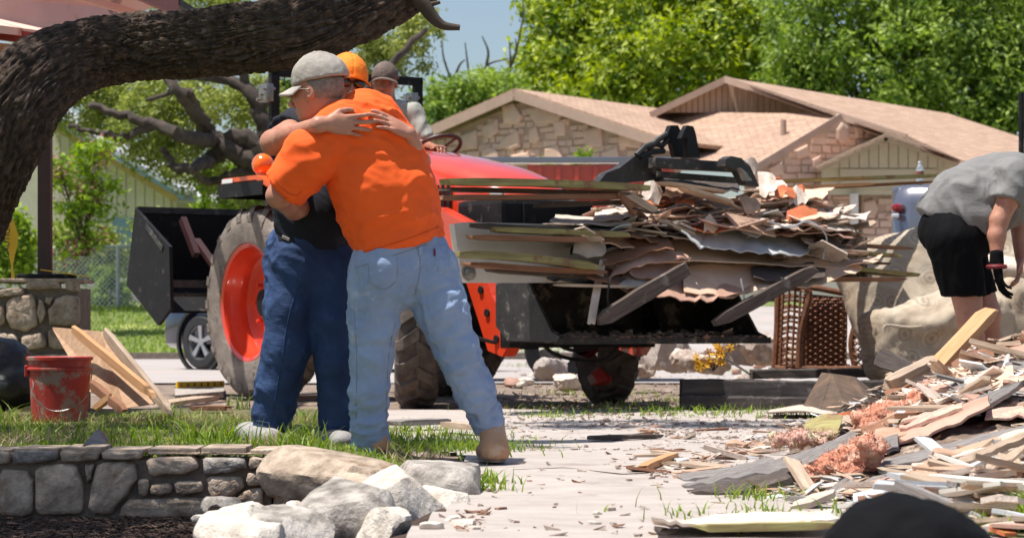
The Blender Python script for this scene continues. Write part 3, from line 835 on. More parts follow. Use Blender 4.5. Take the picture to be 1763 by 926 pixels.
for i, (X, Y, s_) in enumerate([(545, 497, .05), (530, 492, .04), (556, 500, .03), (700, 484, .02), (505, 500, .05), (345, 478, .05), (235, 490, .04), (470, 434, .04), (450, 430, .03)]):
    p = GP(X, Y, .0 if X > 460 else -.1)
    boulder('pebble', p + Vector((0, 0, s_ * .2)), (s_ * 1.3, s_, s_ * .8), 90 + i, MT['stone_pale'], i, sub=2, label='small broken stone lying loose around the rock heap', cat='stone', group='small loose stones')

# ------------------------------------------------------------------ porch: pillar, post, roof corner
DP = 15.4
pil = empty('porch_pillar', W(46, 388, DP), 0, 'square rubble stone pillar base under the porch post', 'stone pillar')
p0 = Vector(pil.location)
a = W(-10, 390, DP) - p0; b = W(92, 268, DP) - p0
MB().box(a.x, b.x - .01, .03, .5, -.1, b.z - .02).build('mortar_core', MT['mortar'], pil)
for i, pp in enumerate([[(-10, 273), (28, 270), (29, 277), (-10, 280)], [(31, 265), (69, 264), (71, 271), (50, 273), (31, 272)], [(75, 265), (93, 264), (93, 275), (78, 273)],
                        [(8, 285), (18, 278), (38, 277), (43, 285), (44, 306), (30, 312), (12, 309), (7, 298)], [(45, 281), (51, 283), (53, 297), (47, 305), (44, 296)],
                        [(54, 279), (64, 280), (58, 287), (53, 285)], [(56, 292), (66, 280), (80, 277), (92, 279), (93, 306), (72, 307), (58, 305)],
                        [(-10, 286), (5, 288), (6, 305), (-10, 308)], [(-8, 312), (20, 315), (22, 330), (-8, 334)], [(24, 316), (50, 312), (55, 326), (26, 330)], [(56, 310), (93, 310), (93, 330), (58, 328)],
                        [(-8, 338), (30, 334), (32, 360), (-8, 362)], [(35, 334), (93, 333), (93, 362), (36, 362)], [(-8, 366), (93, 366), (93, 388), (-8, 388)]]):
    P = [((W(X, Y, DP) - p0).x, (W(X, Y, DP) - p0).z) for X, Y in pp][::-1]
    stone_part(pil, P, Vector((0, 0, 0)), Vector((1, 0, 0)), .05, .025, 200 + i, MT['stone'])
a = W(-12, 262, DP) - p0; b = W(94, 262, DP) - p0
MB().box(a.x, b.x, -.02, .52, b.z - .025, b.z, bev=.008).build('cap_slab', MT['stone'], pil)
tp = W(45, 262, DP)
post = MB().box(-.042, .042, -.042, .042, 0, 1.42, bev=.006).build('porch_post', MT['post_brown'], None, (tp.x, DP + .22, tp.z + .001))
tag(post, 'slim dark brown post standing on the stone pillar', 'porch post')
# metal flashing pan at the foot of the post
o = MB().box(-.17, .2, -.05, .05, 0, .03, bev=.01).build('base_tray', MT['black_metal'], None, (tp.x + .02, DP + .1, tp.z + .002))
tag(o, 'dark tray lying around the foot of the porch post', 'tray')
o = MB().bar((-.02, 0, .045), (.30, 0, .0), .03, .006).build('tape_scrap', MT['tape'], None, (tp.x + .03, DP + .03, tp.z + .012))
tag(o, 'thin yellow tape trailing off the pillar top', 'tape')

pr = empty('porch_roof', (tp.x, DP, tp.z + 2.0), 0, 'porch roof corner with pinkish soffit and dark red fascia', 'porch roof')
q0 = Vector(pr.location)
def Q(X, Y, d): return W(X, Y, d) - q0
# soffit plane, beam and fascia of the corner above the tree limb
sof = MB()
V = [Q(-260, -20, 13.2), Q(205, -6, 20.0), Q(165, 12.5, 19.4), Q(95, 40, 17.8), Q(-100, 22, 12.6)]
n = Vector((0, 0, .05))
sof.add(V + [v + n for v in V], [(0, 1, 2, 3, 4), (9, 8, 7, 6, 5)] + [(i, (i + 1) % 5, (i + 1) % 5 + 5, i + 5) for i in range(5)])
sof.build('soffit', MT['soffit'], pr)
MB().bar(Q(-60, 26, 15.45), Q(95, 42, 15.6), .05, .075).build('beam', MT['fascia_red'], pr)
MB().bar(Q(-60, 50, 15.40), Q(60, 60, 15.5), .10, .19).build('trim_board', MT['soffit'], pr)
MB().bar(Q(152, -16, 15.2), Q(208, 6, 18.2), .03, .16).build('fascia', MT['fascia_red'], pr)
MB().bar(Q(206, 1.5, 18.15), Q(224, 10.5, 18.9), .06, .05).build('gutter', MT['black_metal'], pr)
MB().bar(Q(60, -12, 15.3), Q(172, 16, 17.2), .02, .05).build('soffit_trim', MT['soffit'], pr)
# ================================================================== far houses
def HW(X, Y, d): return W(X, Y, d)
def slab(pts, th, name, m, parent, o0):
    """polygon fan with thickness, points in world space"""
    V = [Vector(p) - o0 for p in pts]; n = (V[1] - V[0]).cross(V[2] - V[0]).normalized()
    if n.z < 0: n = -n
    k = len(V)
    F = [tuple(range(k)), tuple(range(2 * k - 1, k - 1, -1))] + [(i, (i + 1) % k, (i + 1) % k + k, i + k) for i in range(k)]
    bm = MB(); tri = []
    for i in range(1, k - 1): tri += [(0, i, i + 1), (k, k + i + 1, k + i)]
    bm.add(V + [v - n * th for v in V], tri + F[2:])
    return bm.build(name, m, parent)

def inside(poly, x, z):
    c = False; n = len(poly)
    for i in range(n):
        x1, z1 = poly[i]; x2, z2 = poly[(i + 1) % n]
        if (z1 > z) != (z2 > z) and x < (x2 - x1) * (z - z1) / (z2 - z1) + x1: c = not c
    return c

def veneer(parent, o0, A, B, poly_px, dfun, bigs, seed, m=None, rowh=.17):
    """stone facing on the vertical plane over the ground line A-B; poly and big stones given in photo coordinates"""
    m = m or MT['house_stone']
    u = Vector((B.x - A.x, B.y - A.y, 0)).normalized(); nrm = Vector((u.y, -u.x, 0))
    if nrm.y > 0: nrm = -nrm
    def toplane(X, Y):
        # ray through the pixel against the wall plane
        r = W(X, Y, 1.0) - Vector((0, 0, CAM_H)); c = Vector((0, 0, CAM_H))
        t = (Vector((A.x, A.y, 0)) - Vector((c.x, c.y, 0))).dot(nrm) / r.dot(nrm)
        p = c + r * t
        return ((p - A).dot(u), p.z)
    poly = [toplane(X, Y) for X, Y in poly_px]
    base = Vector((A.x, A.y, 0)) - o0
    def P3(x, z, out): return base + u * x + Vector((0, 0, z)) + nrm * out
    # wall body behind the stones
    k = len(poly)
    V = [P3(x, z, 0) for x, z in poly] + [P3(x, z, -.3) for x, z in poly]
    MB().add(V, [tuple(range(k)), tuple(range(2 * k - 1, k - 1, -1))] + [(i, (i + 1) % k, (i + 1) % k + k, i + k) for i in range(k)]).build('wall', MT['house_mortar'], parent)
    r = random.Random(seed); bp = []
    for bg_ in bigs:
        q = [toplane(X, Y) for X, Y in bg_]
        cx = sum(p[0] for p in q) / len(q); cz = sum(p[1] for p in q) / len(q)
        bp.append((q, cx, cz)); h = r.uniform(.075, .095)
        V = [P3(x, z, 0) for x, z in q] + [P3(cx + (x - cx) * .97, cz + (z - cz) * .97, h) for x, z in q] + [P3(cx + (x - cx) * .7, cz + (z - cz) * .7, h + .02) for x, z in q]
        k = len(q)
        F = [(i, (i + 1) % k, (i + 1) % k + k, i + k) for i in range(k)] + [(i + k, (i + 1) % k + k, (i + 1) % k + 2 * k, i + 2 * k) for i in range(k)] + [tuple(range(2 * k, 3 * k))]
        MB().add(V, F).build('stone', m, parent)
    st = [MB() for _ in range(6)]
    z0 = min(p[1] for p in poly); z1 = max(p[1] for p in poly); x0 = min(p[0] for p in poly); x1 = max(p[0] for p in poly)
    z = z0
    while z < z1:
        h = rowh * r.uniform(.75, 1.3); x = x0 - r.uniform(0, .3); h *= .9
        while x < x1:
            L = r.uniform(.18, .48); hh = h
            cx, cz = x + L / 2, z + h / 2
            ok = all(inside(poly, px_, pz_) for px_ in (x + .02, x + L - .03) for pz_ in (z + .02, z + h - .01))
            if ok and not any(inside(q, cx, cz) for q, _, _ in bp):
                o_ = r.uniform(.02, .07); g = .018; j = [r.uniform(-.016, .016) for _ in range(4)]
                V = [P3(x + g, z + g + j[0], 0), P3(x + L - g, z + g + j[1], 0), P3(x + L - g, z + h - g + j[2], 0), P3(x + g, z + h - g + j[3], 0)]
                V += [v + nrm * o_ for v in V]
                st[r.randrange(6)].add(V, [(4, 5, 6, 7), (0, 1, 5, 4), (1, 2, 6, 5), (2, 3, 7, 6), (3, 0, 4, 7)])
            x += L
        z += h
    for s_ in st:
        if s_.v: s_.build('small_stones', m, parent)['kind'] = 'stuff'

hs = empty('stone_house', (4, 60, 1.2), 0, 'tan stone ranch house with brown shingle roofs across the street', 'house')
o0 = Vector(hs.location)
def d3(t, s=0): return Vector((.26 + .81 * t + .58 * s, 60 - .58 * t + .81 * s, 0))
# left gable wall
A = d3(-4.6); B = d3(4.1)
veneer(hs, o0, A, B, [(470, 260), (470, 140), (516, 128), (612, 96), (768, 138), (790, 146), (790, 260)], None,
       [[(617, 102), (640, 99), (662, 106), (655, 117), (628, 116)], [(590, 100), (603, 97), (614, 110), (608, 118), (592, 116)], [(567, 119), (585, 112), (586, 124), (576, 131), (566, 127)],
        [(584, 138), (596, 128), (609, 123), (611, 138), (600, 142)], [(622, 122), (630, 119), (634, 130), (630, 136), (622, 134)], [(650, 114), (664, 112), (664, 128), (652, 128)],
        [(684, 122), (706, 119), (708, 138), (688, 140)], [(566, 142), (575, 138), (586, 143), (586, 156), (566, 156)], [(727, 124), (756, 128), (752, 140), (726, 137)],
        [(540, 128), (560, 122), (561, 140), (542, 142)], [(706, 144), (725, 138), (728, 150), (708, 154)], [(640, 140), (655, 136), (662, 150), (640, 152)], [(600, 146), (622, 143), (624, 155), (602, 156)]], 3)
def bar_px(a, b, w, h, name, m, parent, o0):
    return MB().bar(Vector(a) - o0, Vector(b) - o0, w, h).build(name, m, parent)
pk = d3(0); pk.z = 6.34; rt = d3(4.6); rt.z = 6.34 - .324 * 4.6; lf = d3(-3.6); lf.z = 6.34 - .30 * 3.6
fr = Vector((-.58, -.81, 0)) * .35      # overhang towards the front of the gable
bar_px(lf + fr, pk + fr, .05, .24, 'fascia', MT['fascia'], hs, o0)
bar_px(pk + fr, rt + fr, .05, .24, 'fascia', MT['fascia'], hs, o0)
bk = d3(0, 9); bk.z = 6.34; up = Vector((0, 0, .16))
slab([pk + fr + up, rt + fr + up, rt + Vector((.58, .81, 0)) * 9 + up, bk + up], .1, 'roof', MT['roof'], hs, o0)
slab([lf + fr + up, pk + fr + up, bk + up, lf + Vector((.58, .81, 0)) * 9 + up], .1, 'roof', MT['roof'], hs, o0)
# soffit under the rake
slab([pk + fr + up * .2, rt + fr + up * .2, rt, pk], .03, 'soffit', MT['fascia'], hs, o0)
# lower front roof between the gables
slab([W(700, 104.5, 66), W(985, 107, 58.6), W(884, 157, 56.6), W(760, 157, 57.3), W(740, 130, 59.5)], .1, 'roof', MT['roof'], hs, o0)
# upper gable with vertical siding
P = [W(762, 110, 63.5), W(850, 76, 63), W(962, 106, 62.5)]
MB().add([p - o0 for p in P] + [p - o0 + Vector((0, .25, 0)) for p in P], [(0, 1, 2), (5, 4, 3), (0, 3, 4, 1), (1, 4, 5, 2), (2, 5, 3, 0)]).build('gable_wall', MT['house_mortar'], hs)
def siding(x_from, x_to, step, ytop, ybot, d, m, parent, o0):
    x = x_from
    while x < x_to - .5:
        xn = min(x + step, x_to)
        t0, t1 = ytop(x + .4), ytop(xn - .4)
        if ybot - min(t0, t1) > .8:
            V = [W(x + .45, ybot, d), W(xn - .45, ybot, d), W(xn - .45, min(t1, ybot - .2), d), W(x + .45, min(t0, ybot - .2), d)]
            V = [v - o0 for v in V]; V += [v + Vector((0, -.035, 0)) for v in V]
            MB().add(V, [(4, 5, 6, 7), (0, 1, 5, 4), (1, 2, 6, 5), (2, 3, 7, 6), (3, 0, 4, 7)]).build('siding_board', m, parent)
        x = xn
siding(776, 944, 7.0, lambda X: np.interp(X, [770, 850, 950], [106, 78.5, 103.5]), 106, 62.45, MT['siding_pink'], hs, o0)
bar_px(W(762, 108.5, 62.0), W(851, 74.5, 62.0), .05, .17, 'fascia', MT['fascia'], hs, o0)
bar_px(W(849, 74.5, 62.0), W(1062, 129, 57.5), .05, .17, 'fascia', MT['fascia'], hs, o0)
slab([W(768, 107, 62.0), W(850, 73, 62.0), W(850, 73, 66), W(768, 105, 66)], .08, 'roof', MT['roof'], hs, o0)
def on_plane(A_, B_, C_, X, Y):
    n = (B_ - A_).cross(C_ - A_); c = Vector((0, 0, CAM_H)); r = W(X, Y, 1.0) - c
    return c + r * ((A_ - c).dot(n) / r.dot(n))
A_, B_2, C_ = W(850, 72.5, 62.2), W(1062, 127, 57.6), W(1240, 152, 60.5)
slab([A_, on_plane(A_, B_2, C_, 1110, 106.5), on_plane(A_, B_2, C_, 1262, 146), C_, on_plane(A_, B_2, C_, 1128, 151), B_2], .1, 'roof', MT['roof'], hs, o0)
# second stone gable
A = W(880, 200, 57.0); B = W(1075, 200, 58.4); A.z = B.z = 0
veneer(hs, o0, A, B, [(872, 230), (880, 160), (985, 112), (1030, 123), (1062, 131), (1062, 230)], None,
       [[(979, 122), (986, 115), (993, 119), (995, 132), (985, 137), (979, 131)], [(1000, 117), (1010, 119), (1010, 130), (1001, 131)], [(1012, 121), (1028, 125), (1024, 131), (1013, 130)],
        [(930, 142), (945, 136), (948, 146), (934, 150)], [(900, 158), (915, 152), (918, 164), (903, 166)], [(950, 150), (960, 146), (963, 158), (951, 160)]], 8)
bar_px(W(881, 160, 56.5), W(986, 109.5, 57.8), .05, .16, 'fascia', MT['fascia'], hs, o0)
bar_px(W(984, 109.5, 57.9), W(1062, 130, 57.0), .05, .14, 'fascia', MT['fascia'], hs, o0)
# olive porch gable
P = [W(964, 158, 56.2), W(1038, 129.5, 56.2), W(1118, 153, 56.2), W(1118, 183, 56.2), W(964, 183, 56.2)]
MB().add([p - o0 for p in P] + [p - o0 + Vector((0, .25, 0)) for p in P], [(0, 1, 2, 3, 4), (9, 8, 7, 6, 5)] + [(i, (i + 1) % 5, (i + 1) % 5 + 5, i + 5) for i in range(5)]).build('gable_wall', MT['siding_olive'], hs)
siding(972, 1104, 11.5, lambda X: np.interp(X, [964, 1038, 1118], [158, 132.5, 154]), 158, 56.15, MT['siding_olive'], hs, o0)
siding(984, 1098, 114, lambda X: 159, 177, 56.15, MT['siding_olive'], hs, o0)
bar_px(W(959, 158.5, 55.6), W(1039, 128.5, 55.6), .05, .17, 'fascia', MT['fascia_olive'], hs, o0)
bar_px(W(1037, 128.5, 55.6), W(1127, 153.5, 55.6), .05, .17, 'fascia', MT['fascia_olive'], hs, o0)
slab([W(957, 157.5, 55.4), W(1038, 126.5, 55.4), W(1038, 124.5, 58), W(957, 155, 58)], .06, 'roof', MT['roof'], hs, o0)
slab([W(1038, 126.5, 55.4), W(1129, 152, 55.4), W(1129, 150, 58), W(1038, 124.5, 58)], .06, 'roof', MT['roof'], hs, o0)
A = W(1018, 200, 56.8); B = W(1100, 200, 56.8); A.z = B.z = 0
veneer(hs, o0, A, B, [(1010, 260), (1010, 184), (1100, 184), (1100, 260)], None, [[(1012, 190), (1024, 187), (1029, 196), (1024, 206), (1013, 204)], [(1036, 204), (1050, 196), (1058, 206), (1050, 214)]], 12)
A = W(962, 200, 56.8); B = W(996, 200, 56.8); A.z = B.z = 0
veneer(hs, o0, A, B, [(950, 260), (950, 184), (997, 184), (997, 260)], None, [[(964, 190), (975, 187), (980, 200), (966, 203)]], 14)
MB().box(*sum([[float(a), float(b)] for a, b in zip((W(997, 230, 56) - o0)[:], (W(1006, 182, 56) - o0 + Vector((0, .2, 0)))[:])], [])).build('door_frame', MT['door_white'], hs)
p = W(1090, 190, 56.9) - o0; q = W(1260, 152, 57.3) - o0
MB().box(p.x, q.x, p.y, p.y + .3, W(0, 260, 57).z - o0.z, W(0, 153.5, 57).z - o0.z).build('wall', MT['siding_pink'], hs)
v = W(918, 126, 58.4) - o0
MB().tube([v + Vector((0, 0, -.1)), v + Vector((0, 0, .34))], .075, 10).build('vent_pipe', MT['fascia'], hs)

# cream house at the far left
h2 = empty('cream_house', W(120, 230, 79), 0, 'cream gabled house with blue grey roof edge behind the chain link fence', 'house')
o2 = Vector(h2.location)
P = [W(-60, 160, 79), W(55, 113, 79), W(205, 186, 79), W(205, 262, 79), W(-60, 262, 79)]
MB().add([p - o2 for p in P] + [p - o2 + Vector((0, .3, 0)) for p in P], [(0, 1, 2, 3, 4), (9, 8, 7, 6, 5)] + [(i, (i + 1) % 5, (i + 1) % 5 + 5, i + 5) for i in range(5)]).build('wall', MT['house_cream'], h2)
siding(60, 200, 11, lambda X: np.interp(X, [55, 205], [115, 188]), 258, 78.9, MT['house_cream'], h2, o2)
bar_px(W(50, 112, 78), W(207, 188, 78), .05, .20, 'gable_trim', MT['trim_yellow'], h2, o2)
bar_px(W(54, 106, 77.6), W(216, 184, 77.6), .08, .26, 'roof_edge', MT['trim_blue'], h2, o2)
bar_px(W(58, 106, 77.6), W(-60, 152, 77.6), .08, .26, 'roof_edge', MT['trim_blue'], h2, o2)
slab([W(54, 103, 77.5), W(216, 181, 77.5), W(250, 178, 90), W(80, 103, 90)], .1, 'roof', MT['roof_white'], h2, o2)
slab([W(150, 150, 84), W(228, 152, 84), W(262, 190, 82), W(196, 188, 82)], .1, 'roof', MT['roof_white'], h2, o2)
MB().box(*sum([[float(a), float(b)] for a, b in zip((W(196, 262, 83) - o2)[:], (W(262, 189, 83) - o2 + Vector((0, .3, 0)))[:])], [])).build('wall', MT['house_cream'], h2)
MB().box(*sum([[float(a), float(b)] for a, b in zip((W(132, 246, 78.8) - o2)[:], (W(157, 205, 78.8) - o2 + Vector((0, .1, 0)))[:])], [])).build('window', MT['trim_blue'], h2)

# ================================================================== chain link fence
DF = 55
fe = empty('chain_link_fence', W(105, 290, DF), 0, 'silver chain link fence with top rail at the back of the far lawn', 'fence')
f0 = Vector(fe.location)
def FQ(X, Y): return W(X, Y, DF) - f0
MB().tube([FQ(-60, 236), FQ(330, 228)], .034, 8).build('top_rail', MT['galv'], fe)
for X in (-42, 47, 138, 229, 320):
    Yt = np.interp(X, [-60, 330], [235, 227])
    MB().tube([FQ(X, 292), FQ(X, Yt)], .045, 8).build('post', MT['galv'], fe)
mesh = MB()
zt = FQ(0, 233).z; xl = FQ(-60, 0).x; xr = FQ(330, 0).x; hgt = zt + .05; step = .11
k = xl - hgt
while k < xr:
    for s_ in (1, -1):
        a = Vector((k, 0, -.05)) if s_ > 0 else Vector((k + hgt, .012, -.05)); b = Vector((k + hgt, 0, zt)) if s_ > 0 else Vector((k, .012, zt))
        if a.x > xl - .5 and b.x < xr + 1: mesh.bar(a, b, .016, .016)
    k += step
mesh.build('wire_mesh', MT['galv'], fe)['kind'] = 'stuff'

# ================================================================== trees
def leaves_np(cent, rad, n, size, seed, flat=.9, shell=.55):
    r = np.random.default_rng(seed)
    c = np.array(cent, float); ra = np.array(rad, float)
    w = ra ** 2; pick = r.choice(len(c), n, p=w / w.sum())
    d = r.normal(size=(n, 3)); d /= np.linalg.norm(d, axis=1)[:, None]
    rr = (shell + (1 - shell) * r.uniform(0, 1, n)) * (1 + .18 * r.normal(size=n))
    pos = c[pick] + d * (ra[pick] * rr)[:, None] * np.array([1, 1, flat])
    nrm = d * .9 + r.normal(size=(n, 3)) * .8 + np.array([0, 0, .5]); nrm /= np.linalg.norm(nrm, axis=1)[:, None]
    t = np.cross(nrm, r.normal(size=(n, 3))); t /= np.linalg.norm(t, axis=1)[:, None]
    b = np.cross(nrm, t); s = (size * r.uniform(.55, 1.35, n))[:, None]
    V = np.stack([pos - t * s, pos - b * s * .45 + nrm * s * .12, pos + t * s, pos + b * s * .45 + nrm * s * .12], 1)
    return V.reshape(-1, 3)
def crown(parent, name, cent, rad, n, size, seed, m, **k):
    V = leaves_np(cent, rad, n, size, seed, **k)
    F = np.arange(len(V)).reshape(-1, 4)
    return link(name, np_mesh(name, V, F, False), m, parent)
def clumps(big, per, r0, r1, seed, flat=.85, up=.15):
    """big: (center, radii) -> many small clump centres on and in the big lobes"""
    r = np.random.default_rng(seed); C = []; R = []
    for c, ra in big:
        ra = np.array(ra, float)
        k = int(per * (ra.max() ** 2) / 4)
        d = r.normal(size=(k, 3)); d[:, 2] += up; d /= np.linalg.norm(d, axis=1)[:, None]
        q = np.array(c) + d * ra * (r.uniform(.35, 1.05, k) ** .6)[:, None]
        C.append(q); R.append(r.uniform(r0, r1, k))
    return np.concatenate(C), np.concatenate(R)
def limb(mb, pts, r0, r1, n=8, seg=5, wob=.0, seed=0):
    P = catmull(pts, seg); k = len(P)
    if wob: P = P + np.random.default_rng(seed).normal(size=P.shape) * wob
    rr = np.linspace(r0, r1, k)
    mb.tube([Vector(p) for p in P], list(rr), n)
def tree_at(label, base, big, per, cr, n, size, seed, m, trunk_r, name='tree', bark=None, group=None, shell=.4):
    t = empty(name, base, 0, label, 'tree', group)
    b0 = np.array(base)
    rel_ = [(np.array(c) - b0, r_) for c, r_ in big]
    C, R = clumps(rel_, per, cr[0], cr[1], seed)
    crown(t, 'crown', C, R, n, size, seed, m, shell=.5)
    mb = MB(); r = random.Random(seed)
    top = np.mean([c for c, _ in rel_], 0)
    limb(mb, [(0, 0, -.3), (top[0] * .15, top[1] * .15, top[2] * .35), (top[0] * .5, top[1] * .4, top[2] * .7), tuple(top)], trunk_r, trunk_r * .3)
    for i, (c, _) in enumerate(rel_):
        s_ = np.array([top[0] * .3, top[1] * .3, top[2] * (.35 + .06 * (i % 4))])
        mid = (s_ + c) / 2 + np.array([r.uniform(-.4, .4), r.uniform(-.4, .4), -.3])
        limb(mb, [tuple(s_), tuple(mid), tuple(c)], trunk_r * .42, trunk_r * .08, 6)
        for j in range(3):
            e = np.array(c) + np.array([r.uniform(-1, 1), r.uniform(-1, 1), r.uniform(-.3, 1)]) * np.array(_).mean() * .8
            limb(mb, [tuple(mid), tuple((mid + e) / 2 + np.array([0, 0, .3])), tuple(e)], trunk_r * .15, trunk_r * .03, 5)
    mb.build('trunk', bark or MT['bark_far'], t)
    return t
def B_(X, Y, d, r, fl=.85): return (tuple(W(X, Y, d)), (r, r, r * fl))
tree_at('tall bright yellow green tree behind the left gable of the stone house', (W(760, 200, 92).x, 92, 1.4),
        [B_(658, 60, 92, 1.9), B_(624, 95, 91, .95), B_(676, 12, 93, 2.2), B_(700, 85, 90, 2.1), B_(720, 35, 92, 2.6), B_(780, -5, 93, 2.8), B_(790, 60, 90, 2.6), B_(850, 30, 92, 2.4), B_(870, 75, 91, 1.9), B_(690, -20, 94, 2.4), B_(604, 112, 91, .8), B_(845, -15, 93, 2.3), B_(745, 95, 90, 1.8)],
        40, (.45, 1.05), 52000, .16, 1, MT['leaf_bright'], .35)
tree_at('dense mid green tree behind the right roof', (W(1060, 200, 84).x, 84, 1.4),
        [B_(960, 20, 84, 2.2), B_(940, 70, 85, 1.6), B_(990, 80, 84, 1.8), B_(1020, -5, 85, 2.8), B_(1050, 60, 83, 2.3), B_(1100, 15, 84, 2.7), B_(1130, 80, 83, 2.1), B_(1180, 20, 84, 2.7), B_(1215, 85, 83, 2.3), B_(1175, 105, 83, 1.7), B_(1240, 20, 85, 2.6), B_(1080, 100, 84, 1.4), B_(1270, 80, 84, 2.4)],
        42, (.4, 1.0), 54000, .14, 2, MT['leaf_mid'], .35)
tree_at('dark green tree filling the gap between the two big trees', (W(905, 200, 96).x, 96, 1.4),
        [B_(890, 75, 97, 1.6), B_(930, 102, 97, 1.2), B_(885, 105, 96, 1.4)], 50, (.4, .9), 9000, .15, 3, MT['leaf_mid'], .25)
tree_at('low round green tree left of the stone gable', (W(545, 200, 88).x, 88, 1.4),
        [B_(520, 118, 86, 1.2), B_(545, 108, 86, 1.5), B_(572, 100, 87, 1.3), B_(510, 135, 86, 1.2), B_(590, 92, 88, 1.0)], 80, (.35, .8), 15000, .13, 4, MT['leaf_mid'], .2)
t = empty('bare_tree', (W(535, 200, 88).x - 1, 89, 1.4), 0, 'thin leafless twigs rising above the low green tree', 'tree')
mb = MB(); b0 = Vector(t.location)
for pts in [[(560, 130), (552, 85), (548, 60), (545, 40)], [(552, 85), (570, 62), (596, 55)], [(596, 90), (598, 60), (597, 38)], [(540, 120), (530, 80), (520, 55), (518, 38)], [(530, 80), (538, 62), (545, 56)],
            [(570, 62), (572, 48), (565, 34)], [(525, 110), (512, 88), (505, 75)], [(598, 62), (605, 48), (604, 36)], [(560, 110), (575, 88), (600, 60), (612, 20), (613, 0)]]:
    limb(mb, [tuple(W(X, Y, 89) - b0) for X, Y in pts], .07, .02, 5)
mb.build('branch', MT['bark_far'], t)

# the big live oak behind the tractor with crooked limbs
oak = empty('live_oak', (W(330, 300, 52).x, 52, .8), 0, 'spreading live oak with dark crooked limbs behind the tractor', 'tree')
b0 = Vector(oak.location); mb = MB()
for pts, r0, r1 in [
        ([(345, 330), (338, 250), (330, 200), (322, 165), (310, 140)], .42, .34),
        ([(322, 165), (290, 150), (262, 138), (240, 120), (215, 92), (195, 70)], .27, .10),
        ([(310, 140), (280, 128), (250, 133), (215, 128), (180, 118), (140, 108), (100, 100)], .22, .07),
        ([(262, 140), (245, 150), (222, 160), (205, 155), (190, 140)], .18, .06),
        ([(325, 160), (300, 160), (270, 165), (245, 172), (228, 160)], .17, .06),
        ([(318, 150), (305, 110), (290, 85), (250, 72), (210, 74)], .22, .08),
        ([(300, 105), (320, 75), (335, 40), (360, 10), (400, -20)], .16, .07),
        ([(250, 133), (235, 110), (225, 90), (205, 85), (170, 95)], .13, .04),
        ([(180, 118), (150, 128), (125, 126), (100, 122), (80, 118)], .09, .04),
        ([(330, 190), (350, 160), (380, 120), (420, 90), (460, 60), (500, 25)], .20, .06),
        ([(290, 85), (285, 60), (300, 30), (310, -10)], .12, .06)]:
    P = catmull([tuple(W(X, Y, 52 - (2.5 if X < 230 else 0)) - b0) for X, Y in pts], 5)
    P += np.random.default_rng(int(r0 * 1000)).normal(size=P.shape) * .03
    mb.tube([Vector(p) for p in P], list(np.linspace(r0, r1, len(P))), 9)
mb.build('trunk', MT['bark_far'], oak)
big = [B_(110, 95, 50, .8), B_(150, 88, 49, .9), B_(190, 95, 49, .9), B_(160, 135, 50, .7), B_(200, 142, 49, .8), B_(240, 85, 50, .7), B_(280, 80, 50, .7), B_(230, 158, 50, .5), B_(130, 110, 49, .8),
       B_(60, 80, 50, 1.2), B_(20, 60, 50, 1.3), B_(250, 5, 51, 1.0), B_(200, -10, 51, 1.2), B_(320, -5, 51, 1.0), B_(395, 25, 50, .9), B_(430, 45, 50, .7), B_(450, 15, 50, .8), B_(470, 35, 50, .6), B_(360, 0, 51, 1.0),
       B_(490, 10, 50, .5), B_(380, 60, 51, .6), B_(275, 178, 51, .5), B_(170, 70, 50, .9), B_(300, 110, 53, .8)]
C, R = clumps([(np.array(c) - np.array(b0) + [0, 3.6, 0], r_) for c, r_ in big], 330, .14, .38, 9)
crown(oak, 'crown', C, R, 60000, .058, 9, MT['leaf_oak'], shell=.2)
# twig of the near oak that sticks out of the limb end is built with the limb

# shrubs and saplings
def shrub(label, X0, X1, Y0, Y1, d, n, size, seed, m, name='shrub', cat='shrub', blob=.35, extra=None):
    a = W(X0, Y1, d); b = W(X1, Y0, d)
    t = empty(name, ((a.x + b.x) / 2, d, a.z - .1), 0, label, cat); o_ = np.array(t.location)
    r = np.random.default_rng(seed); k = max(8, int((b.x - a.x) * (b.z - a.z) / (blob * blob) * 2.2))
    C = np.stack([r.uniform(a.x + blob * .6, b.x - blob * .6, k), d + r.normal(size=k) * .35 * (b.x - a.x) * .5, r.uniform(a.z, b.z - blob * .5, k)], 1) - o_
    R = r.uniform(.5, 1.1, k) * blob
    crown(t, 'foliage', C, R, n, size, seed, m, shell=.15)
    mb = MB()
    for c in C[::3]:
        limb(mb, [(r.normal() * .1, 0, 0), tuple(c * [.5, .5, .55]), tuple(c)], .022, .007, 5)
    mb.build('stem', MT['bark_far'], t)
    if extra: crown(t, 'blossom', C[::3], R[::3] * 1.05, 1500, size * .5, seed + 1, extra, shell=.6)
    return t
shrub('leafy bright shrub with pink blossoms in front of the fence', 55, 140, 128, 236, 48, 2300, .075, 31, MT['leaf_shrub'], 'flowering_shrub', extra=MT['petal_pink'])
shrub('yellow green bush low against the chain link fence', 92, 158, 250, 292, 56.2, 3800, .06, 32, MT['leaf_shrub'], blob=.25)
shrub('dull green hedge seen through the chain link fence', 40, 160, 205, 262, 58, 4500, .07, 33, MT['leaf_oak'])
shrub('yellow green bush between the cream house and the tractor', 228, 318, 150, 205, 60, 6500, .07, 34, MT['leaf_shrub'])
shrub('bright green shrub behind the near post', -10, 45, 195, 262, 44, 3800, .07, 35, MT['leaf_shrub'])
shrub('small light green sapling below the stone gable', 664, 698, 136, 175, 52, 900, .05, 36, MT['leaf_shrub'], 'sapling', 'sapling', .22)
shrub('tiny sprig of leaves left of the sapling', 628, 652, 148, 175, 52.5, 350, .05, 37, MT['leaf_shrub'], 'sapling', 'sapling', .18)
shrub('green bush seen between the orange beacon and the roll bar', 318, 345, 60, 140, 62, 3500, .07, 38, MT['leaf_mid'])
shrub('green hedge behind the steering wheel side', 495, 530, 95, 160, 75, 4500, .08, 39, MT['leaf_mid'])
